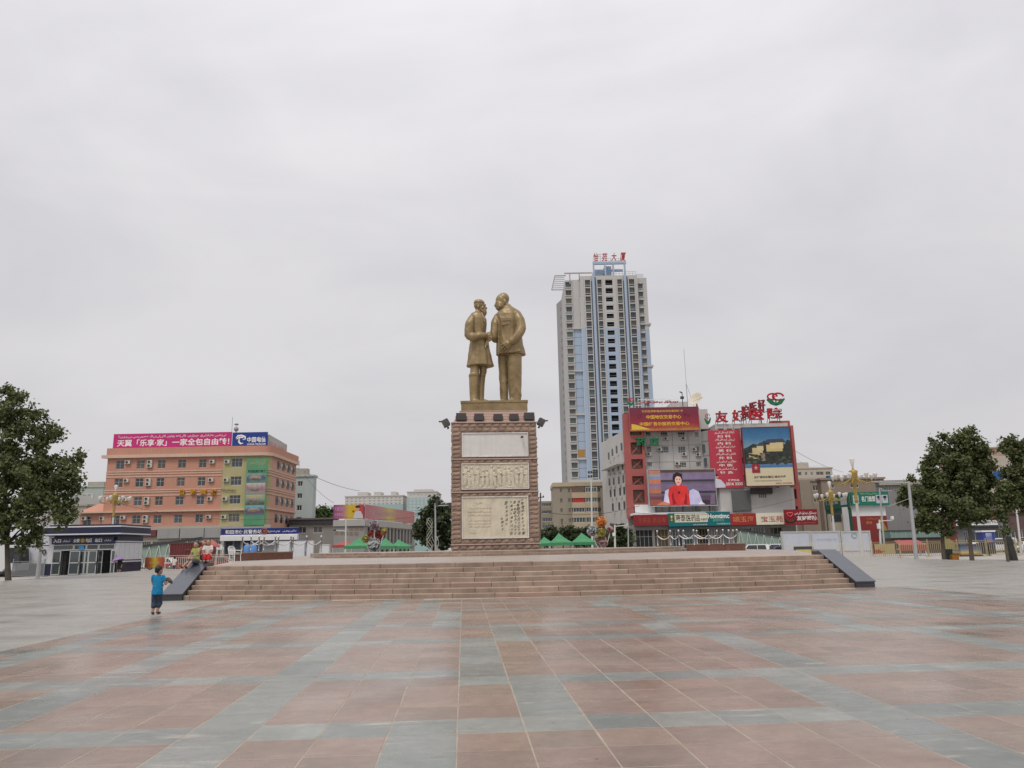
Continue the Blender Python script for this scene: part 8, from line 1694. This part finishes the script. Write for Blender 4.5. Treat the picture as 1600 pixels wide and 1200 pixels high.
for (x0, x1, D, lb_) in ((1475, 1493, 100, 'behind the broad tree trunk'),):
    F = Fr((x0+x1)/2, D); a = F.rect(x0, 815, x1, 845); e, w, h = sign('tall_panel', F, 'tall striped maroon and olive panel %s' % lb_, 'panel', (a[0], a[1], .05, a[3]), 0, flat(110, 44, 52), .3); sheet(e, w, h, [(0, 0), (1, 0), (1, .25), (0, .62)], flat(138, 130, 76), -.012)
# bins
def bin_(label, px, D, m, w=.5, h=.85, lid=True):
    F = Fr(px, D); e = thing('litter_bin', F, label, 'litter bin', 'litter bins by the tree'); q = MB(); q.add([(-w*.42, 0, 0), (w*.42, 0, 0), (w*.42, w*.85, 0), (-w*.42, w*.85, 0), (-w*.5, 0, h), (w*.5, 0, h), (w*.5, w, h), (-w*.5, w, h)], [(0, 1, 5, 4), (1, 2, 6, 5), (2, 3, 7, 6), (3, 0, 4, 7), (4, 5, 6, 7), (0, 3, 2, 1)]); q.build('body', m, e)
    q = MB(); q.box(-w*.54, w*.54, -.03, w+.03, h+.002, h+.06); q.build('lid', M_dark if m is not M_dark else M_grey, e); return e
bin_('dark litter bin standing against the broad tree trunk', 1481, 70, mat('bin_dark', (.035, .05, .055), .6), .55, 1.0); bin_('orange litter bin beside the dark one', 1489.5, 69.5, flat(166, 112, 46, name='bin_orange'), .62, .62)
q = MB(); F = Fr(1487, 71); q.box(-.6, .6, 0, .6, .9, .96); q.box(-.05, .05, .3, .4, 0, .9); tag(q.build('bin_hood', M_grey, None, F.o, F.a), 'thin grey hood over the litter bins', 'bin hood')
# plastic chair by the granite wall
def chair(label, px, py, D, rz, s=1.):
    p = at(px, py, D); e = tag(empty('plastic_chair', p, rz), label, 'chair', 'white plastic chairs'); m = M_white; e.scale = (s, s, s)
    for x, y in ((-.24, -.22), (.24, -.22), (-.22, .22), (.22, .22)): q = MB(); q.beam((x*1.1, y*1.1, 0), (x, y, .43), .05); q.build('leg', m, e)
    q = MB(); q.box(-.26, .26, -.25, .25, .43, .46); q.build('seat', m, e)
    for k in range(5): q = MB(); x = -.2+.1*k; q.beam((x, .24, .46), (x, .33, .86), .055, .02); q.build('back_slat', m, e)
    q = MB(); q.tube([(-.27, .24, .45), (-.27, .33, .82), (-.15, .35, .92), (.15, .35, .92), (.27, .33, .82), (.27, .24, .45)], .025, 6); q.build('back_frame', m, e)
    for x in (-.28, .28): q = MB(); q.tube([(x, -.24, .43), (x, -.26, .66), (x, .26, .68)], .025, 6); q.build('armrest', m, e)
chair('white plastic armchair beside the red granite wall', 366.5, 877, 47, R(60), .95); chair('white plastic chair beside the blue water tanks behind the chains', 343, 866, 92, R(30), 1.2)
for i, (x, lb_) in enumerate(((386, 'left'), (395.5, 'right'))):
    F = Fr(x, 95); zt_ = F.z(x, 851); q = MB(); r = .42; q.lathe([(.001, 0), (r, 0), (r, zt_*.92), (r*.5, zt_), (.12, zt_+.02), (.12, zt_+.2), (.001, zt_+.2)], n=12); tag(q.build('water_tank', flat(90, 140, 200), None, F.o, F.a), 'pale blue water tank behind the chain posts, the %s one' % lb_, 'water tank', 'blue water tanks')
F = Fr(435, 96); zt_ = F.z(435, 846.5)
for i, (x0, x1, lb_) in enumerate(((434, 452, 'nearest the tanks'), (458, 475.5, 'in the middle'), (479, 489, 'farthest from the tanks'))): q = MB(); q.box(F.u(x0), F.u(x1), 0, .5, 0, zt_); q.box(F.u(x0), F.u(x1), -.02, .52, zt_, zt_+.06); tag(q.build('white_cabinet', M_bw, None, F.o, F.a), 'plain white cabinet behind the chain posts, %s' % lb_, 'cabinet', 'white cabinets')
# motor scooter
F = Fr(495, 95); e = thing('scooter', F, 'white motor scooter behind the last chain post', 'scooter'); zz = F.z(495, 849); q = MB(); q.slab([(-.7, .3), (-.1, .3), (.1, .35), (.55, .95), (.45, zz), (.3, 1.0), (-.05, .55), (-.2, .8), (-.75, .85)], -.15, .15); q.build('body', PW, e)
for x in (-.55, .6):
    q = MB(); q.tube([(x+.22*math.cos(t), 0, .27+.22*math.sin(t)) for t in [2*math.pi*k/12 for k in range(13)]], .06, 6); q.build('wheel', M_rubber, e)
q = MB(); q.tube([(.42, -.3, zz), (.42, .3, zz)], .03, 6); q.build('handlebar', M_dark, e)
F = Fr(508, 95); q = MB(); q.box(-.45, .45, 0, .8, 0, F.z(508, 852)); q.box(-.5, .5, -.05, .85, F.z(508, 852), F.z(508, 852)+.1); tag(q.build('white_box', PW, None, F.o, F.a), 'white storage box beside the scooter', 'box')
# street umbrella leaning over the railing by the children
F = Fr(330, 90); e = thing('street_parasol', F, 'faded red parasol tilted over the street behind the seated children', 'parasol'); u, z = F.uv(329, 850); q = MB(); q.lathe([(.001, .5), (.5, .38), (1.0, .1), (1.1, -.05)], n=10); o = q.build('canopy', mat('parasol_pink', (.42, .12, .10), .7, .2, 1.), e, (u, 0, z)); o.rotation_euler = (0, R(20), 0); q = MB(); q.tube([(u-.6, 0, 0), (u, 0, z+.2)], .03, 6); q.build('pole', M_dark, e)

# ---------------------------------------------------------------- wires
def wire(label, a, b_, Da, Db, sag, r=.03):
    A = at(*a, Da); B = at(*b_, Db); q = MB(); q.tube([A.lerp(B, t/14)-A-Vector((0, 0, sag*4*(t/14)*(1-t/14))) for t in range(15)], r, 4, cap=False); tag(q.build('overhead_wire', M_dark, None, A), label, 'wire', 'overhead wires')
wire('overhead wire falling from the mint block roof towards the cream block', (476, 737), (562, 767), 165, 200, .6, .05); wire('overhead wire falling from the mint block to the purple billboard', (476, 742), (522, 786), 165, 140, .6, .03)
wire('overhead wire crossing in front of the tan block', (845, 800), (1000, 790), 105, 120, .8, .04); wire('overhead wire from the clinic corner across the sky to the cream block', (1238, 702), (1318, 738), 150, 200, .5, .035); wire('lower overhead wire from the clinic corner across the sky', (1240, 715), (1300, 742), 150, 200, .5, .02)
wire('overhead wire crossing in front of the pink building', (168, 782), (440, 810), 118, 130, 1.2, .03); wire('overhead wire crossing in front of the clinic above the shop signs', (985, 800), (1240, 780), 140, 140, 1.5, .035); wire('overhead wire across the corner building', (522, 806), (650, 807), 130, 150, .6, .035)

# ---------------------------------------------------------------- more people
def Jseat(**k):
    """sitting on the ramp, legs stretched down the slope towards the viewer"""
    J = dict(head=(0, .02, .56), neck=(0, .03, .465), hip=(0, .06, .10), face=(.1, -1, -.1), sh_l=(-.1, .03, .435), el_l=(-.13, -.03, .29), wr_l=(-.08, -.14, .22), sh_r=(.1, .03, .435), el_r=(.13, -.03, .29), wr_r=(.06, -.15, .24),
        hp_l=(-.05, .04, .09), kn_l=(-.06, -.17, .10), an_l=(-.08, -.37, -.05), toe_l=(-.10, -.42, -.02), hp_r=(.05, .04, .09), kn_r=(.06, -.16, .12), an_r=(.06, -.35, -.06), toe_r=(.07, -.41, -.03), child=1.1, back_l=(0, 0, 1), back_r=(0, 0, 1)); J.update(k); return J
def ramp_pt(f, across):                                            # a point on top of the left ramp
    b = RAMP_L.location; ln = NST*TREAD+.3
    return Vector((b.x+across, b.y+ln*f, .23+(PZ+.13-.19)*min(f, 1)+.02))
M_lime = flat(184, 186, 110, name='lime_cotton', k=.7, rough=.85); M_wcot = flat(226, 216, 212, name='white_cotton', k=.85, rough=.85); M_rcot = flat(200, 40, 44, name='red_cotton', k=.8, rough=.85); M_kha = mat('grey_shorts', (.09, .1, .12), .9, .3, 10); M_pinkc = flat(206, 120, 120, name='pink_cotton', k=.8, rough=.85)
person('person', 'child in a lime green top sitting on the ramp with legs stretched down', ramp_pt(.88, -.42), R(-26), 1.32, Jseat(), [('shirt', M_lime, shirt(.5, .0)), ('shorts', M_kha, trousers(.95, 1.1)), ('hair', M_hair, hair()), ('shoes', mat('brown_leather', (0, 0, 0)), shoes)], 'children sitting on the ramp')
person('person', 'child in a white top and red trousers sitting at the top of the ramp', ramp_pt(1.02, -.08), R(8), 1.25, Jseat(kn_l=(-.05, -.16, .16), kn_r=(.07, -.15, .15), an_l=(-.05, -.25, .0), an_r=(.07, -.25, .0), toe_l=(-.05, -.33, -.03), toe_r=(.08, -.33, -.03)), [('shirt', M_wcot, shirt(.6, .0)), ('trousers', M_rcot, trousers(1.6, 1.15)), ('hair', M_hair, hair(.3)), ('shoes', M_dark, shoes)], 'children sitting on the ramp')
person('person', 'dark-haired child in pink half hidden between the two on the ramp', ramp_pt(1.16, -.35), R(-10), 1.18, Jseat(kn_l=(-.05, -.14, .18), kn_r=(.07, -.13, .17), an_l=(-.05, -.2, .0), an_r=(.07, -.2, .0), toe_l=(-.05, -.28, -.02), toe_r=(.08, -.28, -.02), face=(-.2, -1, -.1)), [('shirt', M_pinkc, shirt(.6)), ('trousers', M_denim, trousers(1.6, 1.1)), ('hair', M_hair, hair(.4))], 'children sitting on the ramp')
gp = at(185.5, footy(185.5, 79), 79)
J = dict(STAND, el_l=(-.14, -.03, .66), wr_l=(-.10, -.10, .78), face=(0, 1, 0)); M_blackc = mat('black_cloth', (.014, .013, .014), .85)
person('person', 'person in a black dress walking to the booth under a purple umbrella', gp, -YAW, 1.66, J, [('dress', M_blackc, shirt(.8, .1, 1.15)), ('skirt', M_blackc, skirt(.75)), ('hair', M_hair, hair(.5)), ('shoes', M_dark, shoes)])
e = tag(empty('umbrella', gp+RT*-.17+Vector((0, 0, 1.25)), -YAW), 'open purple umbrella held by the person in black', 'umbrella'); q = MB(); n = 8
q.lathe([(.01, .55), (.22, .50), (.42, .38), (.58, .17)], n=8); o = q.build('canopy', flat(150, 120, 168, name='umbrella_purple'), e); o.rotation_euler = (0, R(-14), 0); q = MB(); q.tube([(0, 0, -.05), (-.1, 0, .6)], .012, 6); q.build('shaft', M_dark, e)
for k in range(8): t = 2*math.pi*k/8; q = MB(); q.tube([(-.08, 0, .5), (.55*math.cos(t), .55*math.sin(t), .18)], .006, 4); q.build('rib', M_dark, e)
gp = at(271.5, footy(271.5, 84), 84); person('person', 'person in a pale shirt and grey trousers standing at the cream railing', gp, -YAW+R(170), 1.66, dict(STAND, el_r=(.15, -.05, .64), wr_r=(.10, -.14, .60)), [('shirt', M_wcot, shirt(.6, .05, 1.05)), ('trousers', mat('grey_cloth', (0, 0, 0)), trousers(1.9)), ('hair', M_hair, hair()), ('shoes', M_dark, shoes)])
gp = at(1546, footy(1546, 89), 89); person('person', 'person in dark clothes behind the railing before the blue kiosk', gp, -YAW+R(20), 1.65, STAND, [('shirt', mat('navy_cloth', (.02, .025, .05), .9), shirt(1.5, .05, 1.05)), ('trousers', M_blackc, trousers(1.95)), ('hair', M_hair, hair()), ('shoes', M_dark, shoes)])
gp = at(244, footy(244, 92), 92); person('person', 'person in a red cap and red top behind the festive poster', gp, -YAW+R(180), 1.62, STAND, [('shirt', M_rcot, shirt(.6, .05, 1.05)), ('trousers', M_denim, trousers(1.9)), ('hair', M_rcot, hair()), ('shoes', M_dark, shoes)])
gp = at(664, footy(664, 98), 98); person('person', 'person in a blue shirt beside the lattice column', gp, -YAW, 1.68, STAND, [('shirt', flat(40, 70, 150, name='blue_shirt'), shirt(.6, .05, 1.05)), ('trousers', M_denim, trousers(1.9)), ('hair', M_hair, hair()), ('shoes', M_dark, shoes)])
